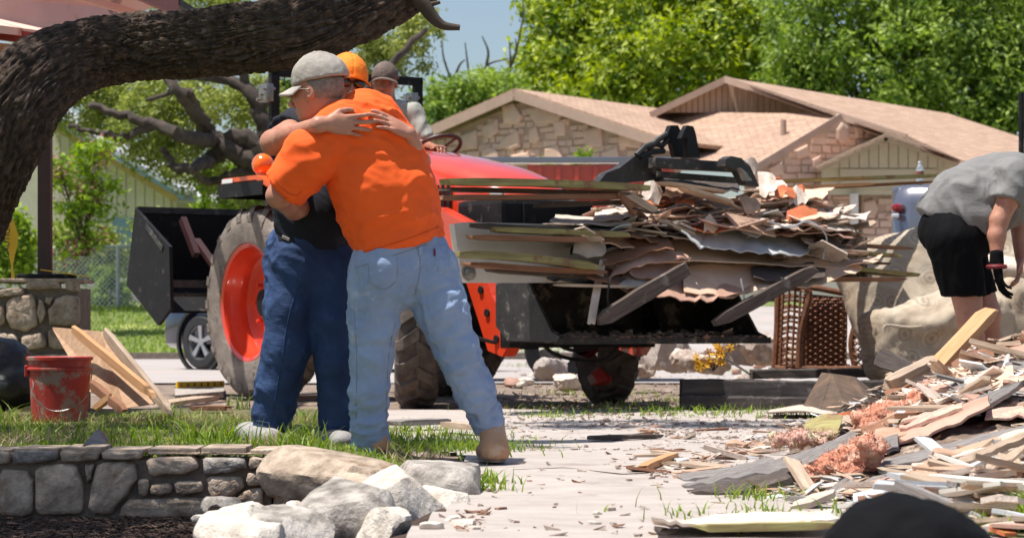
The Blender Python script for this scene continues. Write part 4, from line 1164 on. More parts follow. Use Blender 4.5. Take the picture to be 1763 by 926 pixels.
shrub('low dark hedge beyond the far lawn', 150, 330, 200, 262, 64, 7000, .08, 40, MT['leaf_oak'], blob=.5)

# ================================================================== the near limb across the top
lim = empty('oak_limb', W(-40, 300, 11.4), 0, 'thick dark rough barked tree limb arching across the top left', 'tree')
b0 = np.array(lim.location)
cl = [(-150, 420, 52), (-118, 330, 50), (-84, 262, 47), (-46, 200, 44), (-14, 145, 43), (18, 98, 41), (58, 66, 36), (105, 50, 32), (160, 44, 30), (220, 41, 30), (290, 36, 31), (350, 29, 32), (400, 14, 31), (450, -6, 30), (490, -24, 29), (540, -50, 27)]
P = catmull([list(W(X, Y, 11.4 + .15 * math.sin(i))) + [r_] for i, (X, Y, r_) in enumerate(cl)], 22)
seg = np.linalg.norm(np.diff(P[:, :3], axis=0), axis=1); s = np.concatenate([[0], np.cumsum(seg)])
NA = 260; NS = 640
si = np.linspace(0, s[-1], NS); Q = np.stack([np.interp(si, s, P[:, k]) for k in range(4)], 1)
T = np.gradient(Q[:, :3], axis=0); T /= np.linalg.norm(T, axis=1)[:, None]
side = np.array([0, 1.0, 0]); Nn = np.cross(T, side); Nn /= np.linalg.norm(Nn, axis=1)[:, None]; Bn = np.cross(T, Nn)
ang = np.linspace(0, 2 * np.pi, NA, endpoint=False)
rad = Q[:, 3] * 11.4 / 2261.4 * 1.0
SS, AA = np.meshgrid(si, ang, indexing='ij')
cyl = np.stack([SS * 1.0, np.cos(AA) * .17, np.sin(AA) * .17], -1).reshape(-1, 3)
warp = fbm(cyl * [3, 9, 9], 3)
q = cyl * [5.5, 40, 40] + np.stack([warp * .9, warp * 2.2, warp * 2.2], 1)
n1_ = noise3(q); n2_ = noise3(q * [2.2, 1.9, 1.9] + 31)
rug = np.minimum(np.abs(n1_) * 5, 1) * .62 + np.minimum(np.abs(n2_) * 5, 1) * .34 - .55 + .25 * noise3(q * 4)
big_ = fbm(cyl * [2.5, 5, 5] + 9, 2)
disp = .034 * rug + .018 * big_ + .006 * fbm(cyl * [30, 80, 80], 2)
RR = rad[:, None].repeat(NA, 1).ravel() + disp
V = Q[:, None, :3] + (Nn[:, None] * np.cos(AA)[..., None] + Bn[:, None] * np.sin(AA)[..., None]) * RR.reshape(NS, NA)[..., None]
i = np.arange(NS - 1)[:, None] * NA + np.arange(NA)[None]; j = np.arange(NS - 1)[:, None] * NA + (np.arange(NA) + 1)[None] % NA
F = np.stack([i, j, j + NA, i + NA], -1).reshape(-1, 4)
link('trunk', np_mesh('trunk', V.reshape(-1, 3) - b0, F[:, ::-1]), MT['bark'], lim)
mb = MB()
D_ = 11.4
for pts, r0, r1 in [([(480, -12), (496, 4), (508, 17), (520, 24), (539, 26)], .045, .014), ([(500, 8), (506, 4), (516, 2)], .02, .008)]:
    Pq = catmull([tuple(np.array(W(X, Y, D_)) - b0) for X, Y in pts], 6) + np.random.default_rng(3).normal(size=(1, 3)) * 0
    mb.tube([Vector(p) for p in Pq], list(np.linspace(r0, r1, len(Pq))), 9)
mb.build('twig', MT['bark_far'], lim)

# unseen crown of the same oak, lobes added to shade limb, wall and drive
big = [((-3.9, 8.6, 4.6), (1.2, 1.2, .9)), ((-3.4, 7.7, 4.6), (.9, .6, .8)), ((-4.4, 7.4, 4.6), (1.3, 1.2, .9)), ((-3.4, 10.7, 4.4), (1.0, .8, .6)), ((-4.6, 10.6, 4.4), (1.2, 1.1, .8)), ((-2.1, 10.9, 4.6), (.8, .6, .5)), ((-1.0, 13.3, 5.2), (.8, .55, .4)), ((.1, 13.2, 5.3), (.8, .6, .4)), ((1.1, 13.4, 5.2), (.7, .5, .4))]
C, R = clumps([(np.array(c) - b0, r_) for c, r_ in big], 120, .16, .40, 91)
crown(lim, 'crown', C, R, 34000, .045, 91, MT['leaf_oak'], shell=.2)
# ================================================================== the tractor
TH = Vector((.55, -.835, 0)).normalized(); TA = Vector((-TH.y, TH.x, 0))
TR = Vector((-1.304, 19.43, 0))
tr = empty('tractor', TR, math.atan2(TH.y, TH.x), 'orange compact tractor carrying a heaped load of debris in its front bucket', 'tractor')
TMi = (Matrix.Translation(TR) @ Matrix.Rotation(math.atan2(TH.y, TH.x), 4, 'Z')).inverted()
def TL(X, Y, ly=None, lx=None):
    """local point of the tractor frame seen at X, Y on the plane y=ly or x=lx"""
    c = (X - 600) / 2812.6
    if lx is not None:
        x0 = TR.x + TH.x * lx; d0 = TR.y + TH.y * lx
        t = (c * d0 - x0) / (TA.x - c * TA.y); d = d0 + TA.y * t
    else:
        x0 = TR.x + TA.x * ly; d0 = TR.y + TA.y * ly
        t = (c * d0 - x0) / (TH.x - c * TH.y); d = d0 + TH.y * t
    return TMi @ W(X, Y, d)
def TW(X, Y, lx): return TMi.inverted() @ TL(X, Y, lx=lx)

def tyre(r, w, rimr, nl, m, name, parent, loc, lug=.035, side=-1):
    n = 64; prof = []
    # profile around the section: (radius, axial)
    hw = w / 2
    P = [(rimr, -hw * .78), (rimr + .02, -hw * .92), (rimr + (r - rimr) * .45, -hw * 1.02), (r - .07, -hw * .98), (r - .025, -hw * .86), (r - .006, -hw * .5), (r, 0), (r - .006, hw * .5), (r - .025, hw * .86), (r - .07, hw * .98), (rimr + (r - rimr) * .45, hw * 1.02), (rimr + .02, hw * .92), (rimr, hw * .78), (rimr - .02, hw * .6), (rimr - .02, -hw * .6), (rimr, -hw * .78)]
    mb = MB(); mb.lathe(P, n, axis='Y')
    for i in range(nl):
        for sgn in (-1, 1):
            a0 = 2 * math.pi * (i + (.5 if sgn > 0 else 0)) / nl
            seg = 6; V = []
            for k in range(seg + 1):
                t = k / seg
                yy = sgn * hw * (-.06 + 1.08 * t); aa = a0 - .24 * t * (w / .35)
                rr = r - .012 - (0 if t < .65 else (t - .65) / .35 * .07); top = rr + lug * (1 if t < .9 else .8)
                dw = .026 / r * (1 + .25 * (1 - t)) * 1.35
                for (ra, ta) in ((rr - .02, -dw * 1.25), (top, -dw), (top, dw), (rr - .02, dw * 1.25)):
                    V.append(Vector((ra * math.cos(aa + ta), yy, ra * math.sin(aa + ta))))
            F = []
            for k in range(seg):
                for q in range(4):
                    F.append((k * 4 + q, k * 4 + (q + 1) % 4, k * 4 + 4 + (q + 1) % 4, k * 4 + 4 + q))
            F += [(0, 1, 2, 3), (seg * 4 + 3, seg * 4 + 2, seg * 4 + 1, seg * 4)]
            mb.add(V, F)
    return mb.build(name, m, parent, loc)
def rim(parent, rimr, w, m, side, name='rim'):
    s_ = side; hw = w / 2
    P = [(rimr + .012, s_ * hw * .80), (rimr + .026, s_ * hw * .86), (rimr + .005, s_ * hw * .90), (rimr - .022, s_ * hw * .84), (rimr - .03, s_ * hw * .5), (rimr - .055, s_ * hw * .25), (rimr - .06, s_ * -hw * .1), (rimr * .72, s_ * -hw * .22), (rimr * .45, s_ * -hw * .12), (rimr * .30, s_ * -hw * .12), (rimr * .26, s_ * hw * .1), (.02, s_ * hw * .12), (.001, s_ * hw * .12)]
    o = MB().lathe(P, 56, axis='Y').build(name, m, parent)
    return o
W0 = tyre(.745, .40, .455, 22, MT['tyre_dry'], 'rear_wheel', tr, (0, -.76, .755), lug=.036)
rim(W0, .455, .40, MT['orange_paint'], -1)
nut = MB()
for k in range(8):
    a_ = 2 * math.pi * k / 8
    nut.tube([(.2 * math.cos(a_), .02, .2 * math.sin(a_)), (.2 * math.cos(a_), -.02, .2 * math.sin(a_))], .016, 6)
nut.build('wheel_nuts', MT['orange_paint'], W0)
W1 = tyre(.745, .40, .455, 22, MT['tyre_dark'], 'rear_wheel', tr, (0, .935, .755), lug=.036)
rim(W1, .455, .40, MT['orange_paint'], 1)
W2 = tyre(.515, .30, .30, 18, MT['tyre_dark'], 'front_wheel', tr, (2.3, -.77, .52), lug=.034)
rim(W2, .30, .30, MT['orange_paint'], -1); W2.rotation_euler = (0, 0, math.radians(-30))
W3 = tyre(.515, .30, .30, 18, MT['tyre_dark'], 'front_wheel', tr, (2.3, .90, .52), lug=.034)
rim(W3, .30, .30, MT['orange_paint'], 1); W3.rotation_euler = (0, 0, math.radians(-22))
W2.data.materials[0] = MT['tyre_dark']
MB().box(-.5, 2.6, -.2, .2, .45, .95, bev=.02).box(1.0, 2.4, -.28, .28, .6, 1.1, bev=.03).build('chassis', MT['black_metal'], tr)
MB().tube([(0, -.8, .755), (0, .8, .755)], .11, 14).box(-.22, .2, -.22, .22, .5, 1.1, bev=.04).build('rear_axle', MT['black_metal'], tr)
MB().tube([(2.3, -.66, .5), (2.3, .78, .5)], .08, 12).box(2.12, 2.45, -.2, .2, .4, .7, bev=.03).build('front_axle', MT['black_metal'], tr)
for y in (-.6, .72):
    MB().lathe([(.15, -.05), (.17, 0), (.12, .08), (.02, .1)], 16, Matrix.Translation((2.3, y, .5)), axis='Y').build('axle_hub', MT['glove_red'], tr)
# floor, seat, console
MB().box(-.2, 1.0, -.62, .62, .92, .97, bev=.01).build('floor_plate', MT['black_metal'], tr)
MB().box(-.1, .42, -.25, .25, 1.12, 1.22, bev=.04).box(-.18, -.06, -.25, .25, 1.15, 1.62, bev=.05).build('seat', MT['black_rubber'], tr)
# hood: lofted sections from the dash to the nose
def hood():
    secs = [(.80, 1.90, .36, 1.25), (.98, 1.925, .38, 1.1), (1.35, 1.90, .385, 1.05), (1.8, 1.83, .38, 1.05), (2.25, 1.74, .365, 1.0), (2.55, 1.645, .34, 1.0), (2.72, 1.53, .31, 1.0), (2.78, 1.38, .29, 1.0)]
    V = []; F = []; k = 15
    for (x, zt, hw, zb) in secs:
        for i in range(k):
            t = i / (k - 1) * 2 - 1; a_ = abs(t)
            if a_ > .62: y = math.copysign(hw, t); z = zt - .13 - (a_ - .62) / .38 * (zt - .13 - zb)
            else:
                q = a_ / .62; y = math.copysign(hw * math.sin(q * math.pi / 2) ** .85, t); z = zt - .13 * (1 - math.cos(q * math.pi / 2)) ** 1.1
            V.append((x, y, z))
    for s_ in range(len(secs) - 1):
        for i in range(k - 1): F.append((s_ * k + i, s_ * k + i + 1, (s_ + 1) * k + i + 1, (s_ + 1) * k + i))
    F.append(tuple(range(k))); F.append(tuple((len(secs) - 1) * k + i for i in range(k))[::-1])
    return MB().add(V, F, True)
hood().build('hood', MT['orange_paint'], tr)
mb = MB()
for k in range(9): mb.box(1.5 + k * .075, 1.54 + k * .075, -.392, -.386, 1.42, 1.60)
mb.box(1.42, 1.5, -.40, -.37, 1.64, 1.72).box(1.12, 1.40, -.405, -.37, 1.70, 1.80, bev=.006)
mb.build('side_grille', MT['black_metal'], tr)
MB().box(2.76, 2.86, -.22, .22, 1.05, 1.44, bev=.01).build('front_grille', MT['black_metal'], tr)
MB().box(2.25, 2.84, -.40, .40, 1.0, 1.47, bev=.04).build('grille_surround', MT['black_metal'], tr)
for s_ in (-1, 1): MB().bar((2.60, s_ * .335, 1.50), (2.72, s_ * .31, 1.48), .02, .08).build('headlight', MT['white_lens'], tr)
MB().box(.52, .86, -.37, .37, 1.15, 1.86, bev=.05).build('dashboard', MT['orange_paint'], tr)
cu = bpy.data.curves.new('hood_lettering', 'FONT'); cu.body = 'KUBOTA'; cu.size = .17; cu.extrude = .002; cu.align_x = 'LEFT'
to = bpy.data.objects.new('hood_lettering_source', cu); COL.objects.link(to)
bpy.context.view_layer.update()
me = bpy.data.meshes.new_from_object(to.evaluated_get(bpy.context.evaluated_depsgraph_get()))
bpy.data.objects.remove(to)
hl = link('hood_lettering', me, MT['print_white'], tr, (.84, -.392, 1.50), (math.radians(90), 0, 0)); hl.scale = (.82, 1, 1)
# steering wheel and column
sc_ = TL(513, 139, ly=.22); mb = MB(); ring = []
Rm = Matrix.Translation(sc_) @ Matrix.Rotation(math.radians(-28), 4, 'Y')
for k in range(29): a_ = 2 * math.pi * k / 28; ring.append(Rm @ Vector((.185 * math.cos(a_), .185 * math.sin(a_), 0)))
mb.tube(ring, .016, 8, cap=False)
for k in range(3):
    a_ = 2 * math.pi * k / 3 + .5; mb.bar(Rm @ Vector((0, 0, -.03)), Rm @ Vector((.18 * math.cos(a_), .18 * math.sin(a_), 0)), .03, .014)
mb.tube([Rm @ Vector((0, 0, .01)), Rm @ Vector((0, 0, -.30))], .022, 8)
mb.build('steering_wheel', MT['post_brown'], tr)
# fenders and beacon
for s_ in (-1, 1):
    y0, y1 = (-.98, -.56) if s_ < 0 else (.56, .98)
    V = []; pr_ = [(-.38, 1.70), (-.34, 1.745), (.25, 1.745), (.5, 1.66), (.7, 1.45), (.78, 1.15)]
    mbf = MB().prism(pr_ + [(x - .02, z - .035) for x, z in pr_[::-1]], y0, y1)
    mbf.build('fender', MT['orange_plastic'], tr)
    mbk = MB().box(-.40, .35, y0 - .006, y0 + .02, 1.59, 1.70).box(-.42, -.36, y0, y1, 1.59, 1.695).box(-.3, .5, (y1 - .03 if s_ < 0 else y0), (y1 if s_ < 0 else y0 + .03), 1.0, 1.69)
    mbk.build('fender_skirt', MT['black_metal'], tr)
dl = MB().box(-.345, -.16, -.987, -.983, 1.705, 1.738)
dl.build('fender_decal', MT['white_plastic'], tr)
bc = TL(308, 168, ly=-.80)
MB().lathe([(.05, 0), (.052, .012)] + [(.088 * math.cos(t), .098 + .088 * math.sin(t)) for t in np.linspace(-.95, 1.57, 12)], 28, Matrix.Translation((bc.x, bc.y, 1.75))).build('beacon', MT['amber'], tr)
MB().tube([(bc.x, bc.y, 1.74), (bc.x, bc.y, 1.765)], .06, 16).build('beacon_base', MT['black_rubber'], tr)
# roll bar
mb = MB()
for y, xx in ((-.62, -.15), (.72, -.15)):
    mb.bar((xx, y, .9), (xx, y, 2.18), .09, .07, bev=.01).bar((xx, y, 2.12), (xx, y, 2.63), .075, .06, bev=.01)
mb.bar((-.15, -.66, 2.60), (-.15, .76, 2.60), .06, .07, bev=.01)
mb.build('roll_bar', MT['black_metal'], tr)
for y in (-.69, .655):
    mb = MB().box(-.22, -.08, y - .035, y + .03, 2.36, 2.50, bev=.006)
    for q in range(3): mb.tube([(-.2 + .05 * q, y - .06, 2.38 + .04 * q), (-.2 + .05 * q, y + .05, 2.38 + .04 * q)], .014, 6)
    mb.build('hinge_bracket', MT['steel'], tr)
# loader arms
for y in (-.56, .56):
    prof = [(1.15, .95), (1.35, .95), (1.5, 1.35), (2.3, 1.42), (2.75, 1.28), (3.05, .78), (3.32, .50), (3.18, .36), (3.0, .40), (2.66, .98), (2.35, 1.20), (1.6, 1.16), (1.3, 1.62), (1.08, 1.62)]
    MB().prism(prof, y - .055, y + .055).build('loader_arm', MT['orange_paint'], tr)
    mb = MB()
    for (x, z) in ((2.92, .82), (3.0, .66), (3.12, .48), (1.25, 1.5), (2.6, 1.22)): mb.tube([(x, y - .07, z), (x, y + .07, z)], .028, 10)
    mb.build('pivot_pins', MT['black_metal'], tr)
    MB().tube([(1.35, y + .0, 1.05), (2.3, y, 1.12)], .045, 12).tube([(2.2, y, 1.12), (2.7, y, 1.15)], .025, 10).build('lift_cylinder', MT['black_metal'], tr)
MB().tube([(3.05, -.55, .62), (3.05, .56, .62)], .05, 12).box(3.16, 3.28, -.62, .62, .42, .95, bev=.01).build('loader_crossbar', MT['black_metal'], tr)
# bucket: side plates, floor, back, with the opening towards the front right
bz = .47
prof = [(3.28, bz + .42), (3.28, bz + .10), (3.42, bz), (4.02, bz - .005), (4.05, bz + .03), (3.95, bz + .06), (3.62, bz + .46)]
bk = MB()
bk.box(3.28, 3.30, -.72, 1.0, bz + .08, bz + .46).bar((3.30, .14, bz + .10), (3.43, 0.14, bz), 1.72, .016).box(3.40, 4.0, -.72, 1.0, bz - .012, bz + .006)
bk.box(3.97, 4.09, -.73, 1.01, bz - .02, bz + .022, bev=.004)
bko = bk.build('loader_bucket', MT['bucket_steel'], tr)
for y in (-.72, 1.0):
    MB().prism(prof, y - .012, y + .012).build('side_plate', MT['grapple_metal'], bko)
MB().box(3.285, 3.40, -.72, 1.0, bz + .43, bz + .47).build('top_rail', MT['grapple_metal'], bko)
for y in (-.45, .5): MB().prism([(3.30, bz + .05), (3.55, bz + .05), (3.30, bz + .4)], y - .01, y + .01).build('gusset', MT['black_metal'], bko)
q_ = RNG.uniform(size=(420, 3)); q_ = q_ * [.62, 1.68, .0] + [3.4, -.70, bz + .008]; q_[:, 2] += np.abs(RNG.normal(0, .02, 420))
dirt = crumbs('bucket_dirt', q_, RNG.uniform(.015, .07, 420), MT['pile_dark'], .5); dirt.parent = bko
q_ = np.stack([RNG.uniform(3.96, 4.08, 90), RNG.uniform(-.7, 1.0, 90), np.full(90, bz + .024)], 1)
dirt = crumbs('lip_dirt', q_, RNG.uniform(.012, .05, 90), MT['litter_brown'], .5); dirt.parent = bko
# grapple above the load
def tw_bar(mb, a, b, w, h, lx): mb.bar(TL(*a, lx=lx), TL(*b, lx=lx), w, h, bev=.006)
gp = MB()
tw_bar(gp, (764, 153), (872, 158), .09, .07, 3.55); tw_bar(gp, (770, 164), (868, 170), .03, .045, 3.5)
g0 = gp.build('grapple', MT['grapple_metal'], tr)
def plate(px_list, lx, th, name, m, par):
    P = [TL(X, Y, lx=lx) for X, Y in px_list]; n = len(P)
    V = [p + Vector((-th / 2, 0, 0)) for p in P] + [p + Vector((th / 2, 0, 0)) for p in P]
    F = [tuple(range(n)), tuple(range(2 * n - 1, n - 1, -1))] + [(i, (i + 1) % n, (i + 1) % n + n, i + n) for i in range(n)]
    return MB().add(V, F).build(name, m, par)
plate([(781, 124), (784, 118), (792, 118), (797, 126), (803, 148), (789, 148)], 3.45, .05, 'grapple_lug', MT['black_metal'], g0)
plate([(800, 122), (803, 118), (810, 119), (813, 126), (818, 148), (804, 148), (803, 130), (796, 130)], 3.60, .05, 'grapple_lug', MT['black_metal'], g0)
plate([(697, 172), (706, 163), (722, 158), (738, 148), (752, 144), (762, 148), (770, 158), (775, 175), (776, 190), (770, 195), (767, 182), (762, 172), (755, 170), (735, 172), (715, 173), (700, 177)], 3.40, .09, 'grapple_claw', MT['grapple_metal'], g0)
plate([(846, 150), (852, 147), (864, 149), (874, 156), (880, 166), (885, 176), (879, 175), (870, 174), (862, 162), (845, 156)], 3.75, .09, 'grapple_claw', MT['grapple_metal'], g0)
mb = MB()
for pts in [[(746, 146), (756, 138), (768, 135), (776, 137), (784, 130)], [(750, 148), (762, 143), (778, 142)], [(760, 140), (770, 132), (782, 126)]]:
    mb.tube([TL(X, Y, lx=3.45) for X, Y in pts], .022, 8)
mb.build('grapple_hose', MT['black_rubber'], g0)
plate([(866, 158), (873, 163), (879, 170), (872, 170)], 3.9, .05, 'claw_tip', MT['steel'], g0)
mb = MB()
for pts in [[(628, 316), (648, 332), (680, 339), (708, 338), (728, 322), (735, 308)], [(640, 316), (668, 329), (700, 326), (720, 314)], [(560, 318), (580, 322), (600, 322)]]:
    P = catmull([tuple(TL(X, Y, lx=3.1)) for X, Y in pts], 6); mb.tube([Vector(p) for p in P], .014, 7)
mb.build('hydraulic_hose', MT['black_rubber'], tr)
MB().box(2.5, 2.95, .45, .8, .45, .6, bev=.02).build('weight_bracket', MT['glove_red'], tr)
q = TL(705, 357, lx=2.6)
MB().add([q + Vector(v) for v in [(0, -.13, .02), (0, -.02, .10), (0, .12, .04), (0, .1, -.05), (0, -.1, -.04), (.1, 0, 0)]], [(0, 1, 5), (1, 2, 5), (2, 3, 5), (3, 4, 5), (4, 0, 5), (4, 3, 2, 1, 0)]).build('steering_knuckle', MT['bucket_red'], tr)

# rear implement: a black box blade raised behind the tractor (own thing, hitched on)
im = empty('rear_box_implement', TR, math.atan2(TH.y, TH.x), 'big black steel box implement hanging behind the tractor', 'farm implement')
def IL(X, Y, ly): return TL(X, Y, ly=ly)
pp = [IL(X, Y, -1.2) for X, Y in [(160, 196), (200, 232), (202, 290), (187, 306), (150, 268)]]
def iplate(P, name, th=.03):
    n = len(P); V = [p + Vector((0, -th / 2, 0)) for p in P] + [p + Vector((0, th / 2, 0)) for p in P]
    return MB().add(V, [tuple(range(n)), tuple(range(2 * n - 1, n - 1, -1))] + [(i, (i + 1) % n, (i + 1) % n + n, i + n) for i in range(n)]).build(name, MT['black_metal'], im)
sp = iplate(pp, 'side_plate')
iplate([p + Vector((0, 2.2, 0)) for p in pp], 'side_plate')
tp_, fr_, fb_, bb_, lb_ = pp
mb = MB(); mb.bar(tp_ + Vector((0, 0, -.01)), tp_ + Vector((0, 2.2, -.01)), .05, .05).bar(fb_ + Vector((-.05, 0, .2)), fb_ + Vector((-.05, 2.2, .2)), .06, .06).bar(fb_ + Vector((-.05, 0, .11)), fb_ + Vector((-.05, 2.2, .11)), .03, .03)
mb.build('cross_beam', MT['grapple_metal'], im)
V = [tp_, tp_ + Vector((0, 2.2, 0)), lb_ + Vector((0.03, 2.2, 0)), lb_ + Vector((.03, 0, 0))]
V += [v + Vector((.02, 0, 0)) for v in V]
MB().add(V, [(0, 1, 2, 3), (7, 6, 5, 4), (0, 4, 5, 1), (3, 2, 6, 7)]).build('back_plate', MT['black_metal'], im)
V = [lb_ + Vector((.03, 0, .0)), lb_ + Vector((.03, 2.2, 0)), bb_ + Vector((0, 2.2, .1)), bb_ + Vector((0, 0, .1))]
V += [v + Vector((0, 0, .02)) for v in V]
MB().add(V, [(0, 1, 2, 3), (7, 6, 5, 4), (0, 4, 5, 1), (3, 2, 6, 7)]).build('floor_plate', MT['black_metal'], im)
MB().bar(IL(214, 206, -.9), IL(230, 240, -.9), .05, .06).bar(IL(230, 226, -.8), IL(262, 262, -.8), .06, .04).build('hitch_link', MT['post_brown'], im)
# manufacturer plate scratches on the side
MB().bar(IL(171, 212, -1.222), IL(190, 234, -1.222), .004, .05).build('worn_decal', MT['grapple_metal'], im)

# ================================================================== loads on the bucket
def ribbon(name, top, bot, ptop, pbot, m, label=None, cat=None, group=None, th=.006, wob=.012, nu=22, nv=5, seed=0, ragged=.0):
    """sheet between a top edge and a bottom edge given in photo coordinates; ptop/pbot turn X, Y into points"""
    r = np.random.default_rng(seed + len(label or name))
    T = np.array(top, float); B = np.array(bot, float)
    nu = int(np.clip(np.ptp(T[:, 0]) / 7, 6, 26))
    def samp(C, n):
        s = np.concatenate([[0], np.cumsum(np.linalg.norm(np.diff(C, axis=0), axis=1))]); t = np.linspace(0, s[-1], n)
        return np.stack([np.interp(t, s, C[:, 0]), np.interp(t, s, C[:, 1])], 1)
    Ts = samp(T, nu); Bs = samp(B, nu)
    if ragged: Bs[:, 1] += r.normal(0, ragged, nu); Ts[:, 1] += r.normal(0, ragged * .5, nu); Bs[:, 0] += r.normal(0, ragged * .6, nu)
    a = np.array([ptop(*p) for p in Ts]); b = np.array([pbot(*p) for p in Bs])
    G = np.stack([a + (b - a) * (k / (nv - 1)) for k in range(nv)], 1)
    f = G.reshape(-1, 3)
    nz = np.stack([noise3(f * 3 + seed), noise3(f * 3 + 50 + seed), noise3(f * 3 + 90 + seed)], 1) * wob * 2.2
    f = f + nz
    c0 = f.mean(0)
    n = np.cross(G[-1, 0] - G[0, 0], G[0, -1] - G[0, 0]); n /= (np.linalg.norm(n) + 1e-9)
    f2 = f - n * th
    V = np.concatenate([f, f2]) - c0
    i = np.arange(nu - 1)[:, None] * nv + np.arange(nv - 1)[None]
    F = np.stack([i, i + 1, i + nv + 1, i + nv], -1).reshape(-1, 4); o_ = nu * nv
    F = list(map(tuple, F)) + [tuple(q[::-1] + o_) for q in F]
    ed = [k * nv for k in range(nu)]; ed2 = [k * nv + nv - 1 for k in range(nu)]; e3 = list(range(nv)); e4 = [(nu - 1) * nv + k for k in range(nv)]
    for E_, fl in ((ed, 0), (ed2, 1), (e3, 1), (e4, 0)):
        for p, q in zip(E_[:-1], E_[1:]): F.append((p, q, q + o_, p + o_))
    mb = MB().add(V, F, True)
    o = mb.build(name, m, None, tuple(c0))
    return tag(o, label, cat, group)
def stick(name, a, b, w, h, m, label, cat='board', group=None, pf=None, up=(0, 0, 1), bend=.0, seed=0, ends=True):
    """slightly bowed board with ragged ends from a to b (world points)"""
    r = random.Random(seed + int(abs(a[0] * 1000)))
    a = Vector(a); b = Vector(b); L = (b - a).length; x = (b - a).normalized()
    y = Vector(up).cross(x); y = y.normalized() if y.length > 1e-4 else Vector((0, 1, 0)); z = x.cross(y)
    n = 9; V = []
    for k in range(n + 1):
        t = k / n; ww = w * (1 + r.uniform(-.03, .03)); hh = h * (1 + r.uniform(-.06, .06)); c = bend * math.sin(math.pi * t) + r.uniform(-.02, .02) * h
        if ends and k in (0, n): ww *= r.uniform(.55, .95); hh *= r.uniform(.4, .9)
        for (sy, sz) in ((-1, -1), (1, -1), (1, 1), (-1, 1)):
            ex = (r.uniform(-.03, .03) if ends and k in (0, n) else 0)
            V.append(Vector((t * L - L / 2 + ex, sy * ww / 2, sz * hh / 2 + c)))
    F = [(0, 3, 2, 1), (n * 4, n * 4 + 1, n * 4 + 2, n * 4 + 3)]
    for k in range(n):
        for q in range(4): F.append((k * 4 + q, k * 4 + (q + 1) % 4, k * 4 + 4 + (q + 1) % 4, k * 4 + 4 + q))
    o = MB().add(V, F).build(name, m)
    mid = (a + b) / 2
    o.matrix_world = Matrix(((x.x, y.x, z.x, mid.x), (x.y, y.y, z.y, mid.y), (x.z, y.z, z.z, mid.z), (0, 0, 0, 1)))
    return tag(o, label, cat, group)
def LP(lx): return lambda X, Y: TW(X, Y, lx)
LG = 'long boards sticking out of the loader load'
for i, (a, b, lx, w, h, m, lb, bd) in enumerate([
    ((522, 171), (757, 177), 3.95, .14, .030, 'board_green', 'olive edged long board, uppermost of those pointing left from the load', .01),
    ((517, 178), (735, 182), 3.75, .22, .016, 'board_dark', 'dark thin board just under the olive edged board', 0),
    ((516, 186), (745, 185), 3.90, .16, .022, 'lumber_brown', 'brown board with splintered left tip touching the orange shirt', 0),
    ((628, 193), (742, 190), 3.80, .12, .022, 'board_dark', 'short dark strip below the splintered tip board', 0),
    ((552, 212), (690, 218), 3.92, .12, .022, 'board_dark', 'dark splintered slat at the middle height of the load', .0),
    ((578, 216), (730, 221), 4.02, .14, .024, 'board_green', 'moss green slat lying over the grey panel', 0),
    ((550, 223), (682, 226), 4.05, .10, .022, 'lumber_brown', 'thin brown slat with blunt left end over the grey panel', 0),
    ((532, 239), (700, 252), 4.12, .14, .030, 'board_green', 'pale green long strip crossing the lower grey panel', .02),
    ((548, 248), (705, 256), 4.02, .18, .022, 'lumber_brown', 'rusty brown board beneath the pale green strip', -.01),
    ((575, 254), (735, 264), 3.95, .16, .020, 'board_dark', 'dark board lowest of the left pointing ones', 0),
    ((652, 268), (742, 270), 4.10, .03, .012, 'lumber_pale', 'thin pale lath above the bucket floor', 0),
    ((895, 171), (1108, 165), 3.1, .10, .020, 'board_green', 'long olive trim board pointing right behind the white bottle', 0),
    ((905, 177), (1023, 173), 3.2, .08, .016, 'lumber', 'light orange lath under the olive trim board', 0),
    ((880, 180), (1097, 171), 3.0, .05, .016, 'lumber_brown', 'thin brown strip along the olive trim board', 0),
    ((950, 228), (1066, 234), 3.5, .10, .016, 'lumber_brown', 'thin brown board tip pointing right at the top of the lower load', 0),
    ((960, 235), (1052, 241), 3.6, .12, .018, 'board_green', 'greenish board tip just below the thin brown tip', 0),
    ((955, 246), (1042, 248), 3.5, .08, .012, 'lumber_brown', 'short brown sliver between the right hand board tips', 0),
    ((975, 252), (1068, 259), 3.6, .22, .020, 'board_green', 'wide pale green board tip furthest right on the load', 0),
    ((960, 263), (1055, 263), 3.7, .16, .020, 'lumber_brown', 'rusty board tip lowest on the right of the load', 0),
    ((700, 303), (806, 252), 4.18, .05, .10, 'board_dark', 'grey weathered plank leaning across the left of the bucket', 0),
    ((838, 304), (955, 253), 4.16, .05, .085, 'board_dark', 'grey weathered plank leaning across the right of the bucket', 0),
    ((760, 205), (812, 222), 3.9, .12, .016, 'lumber_pale', 'pale short lath in the middle of the load', 0),
    ((727, 182), (745, 201), 4.0, .03, .05, 'lumber_brown', 'short brown upright stud end in the load', 0),
    ((736, 184), (770, 200), 4.0, .05, .05, 'lumber_pale', 'pale stud end beside the brown stud end', 0),
    ((775, 172), (850, 181), 3.8, .14, .014, 'lumber_pale', 'tan strip under the grapple bar', 0),
    ((800, 177), (852, 190), 3.95, .14, .014, 'lumber_pale', 'slanting light slat right of the claw', 0)]):
    stick('board', TW(*a, lx), TW(*b, lx), w, h * (1.5 if h < .04 else 1), MT[m], lb, 'board', LG, bend=bd, seed=i)
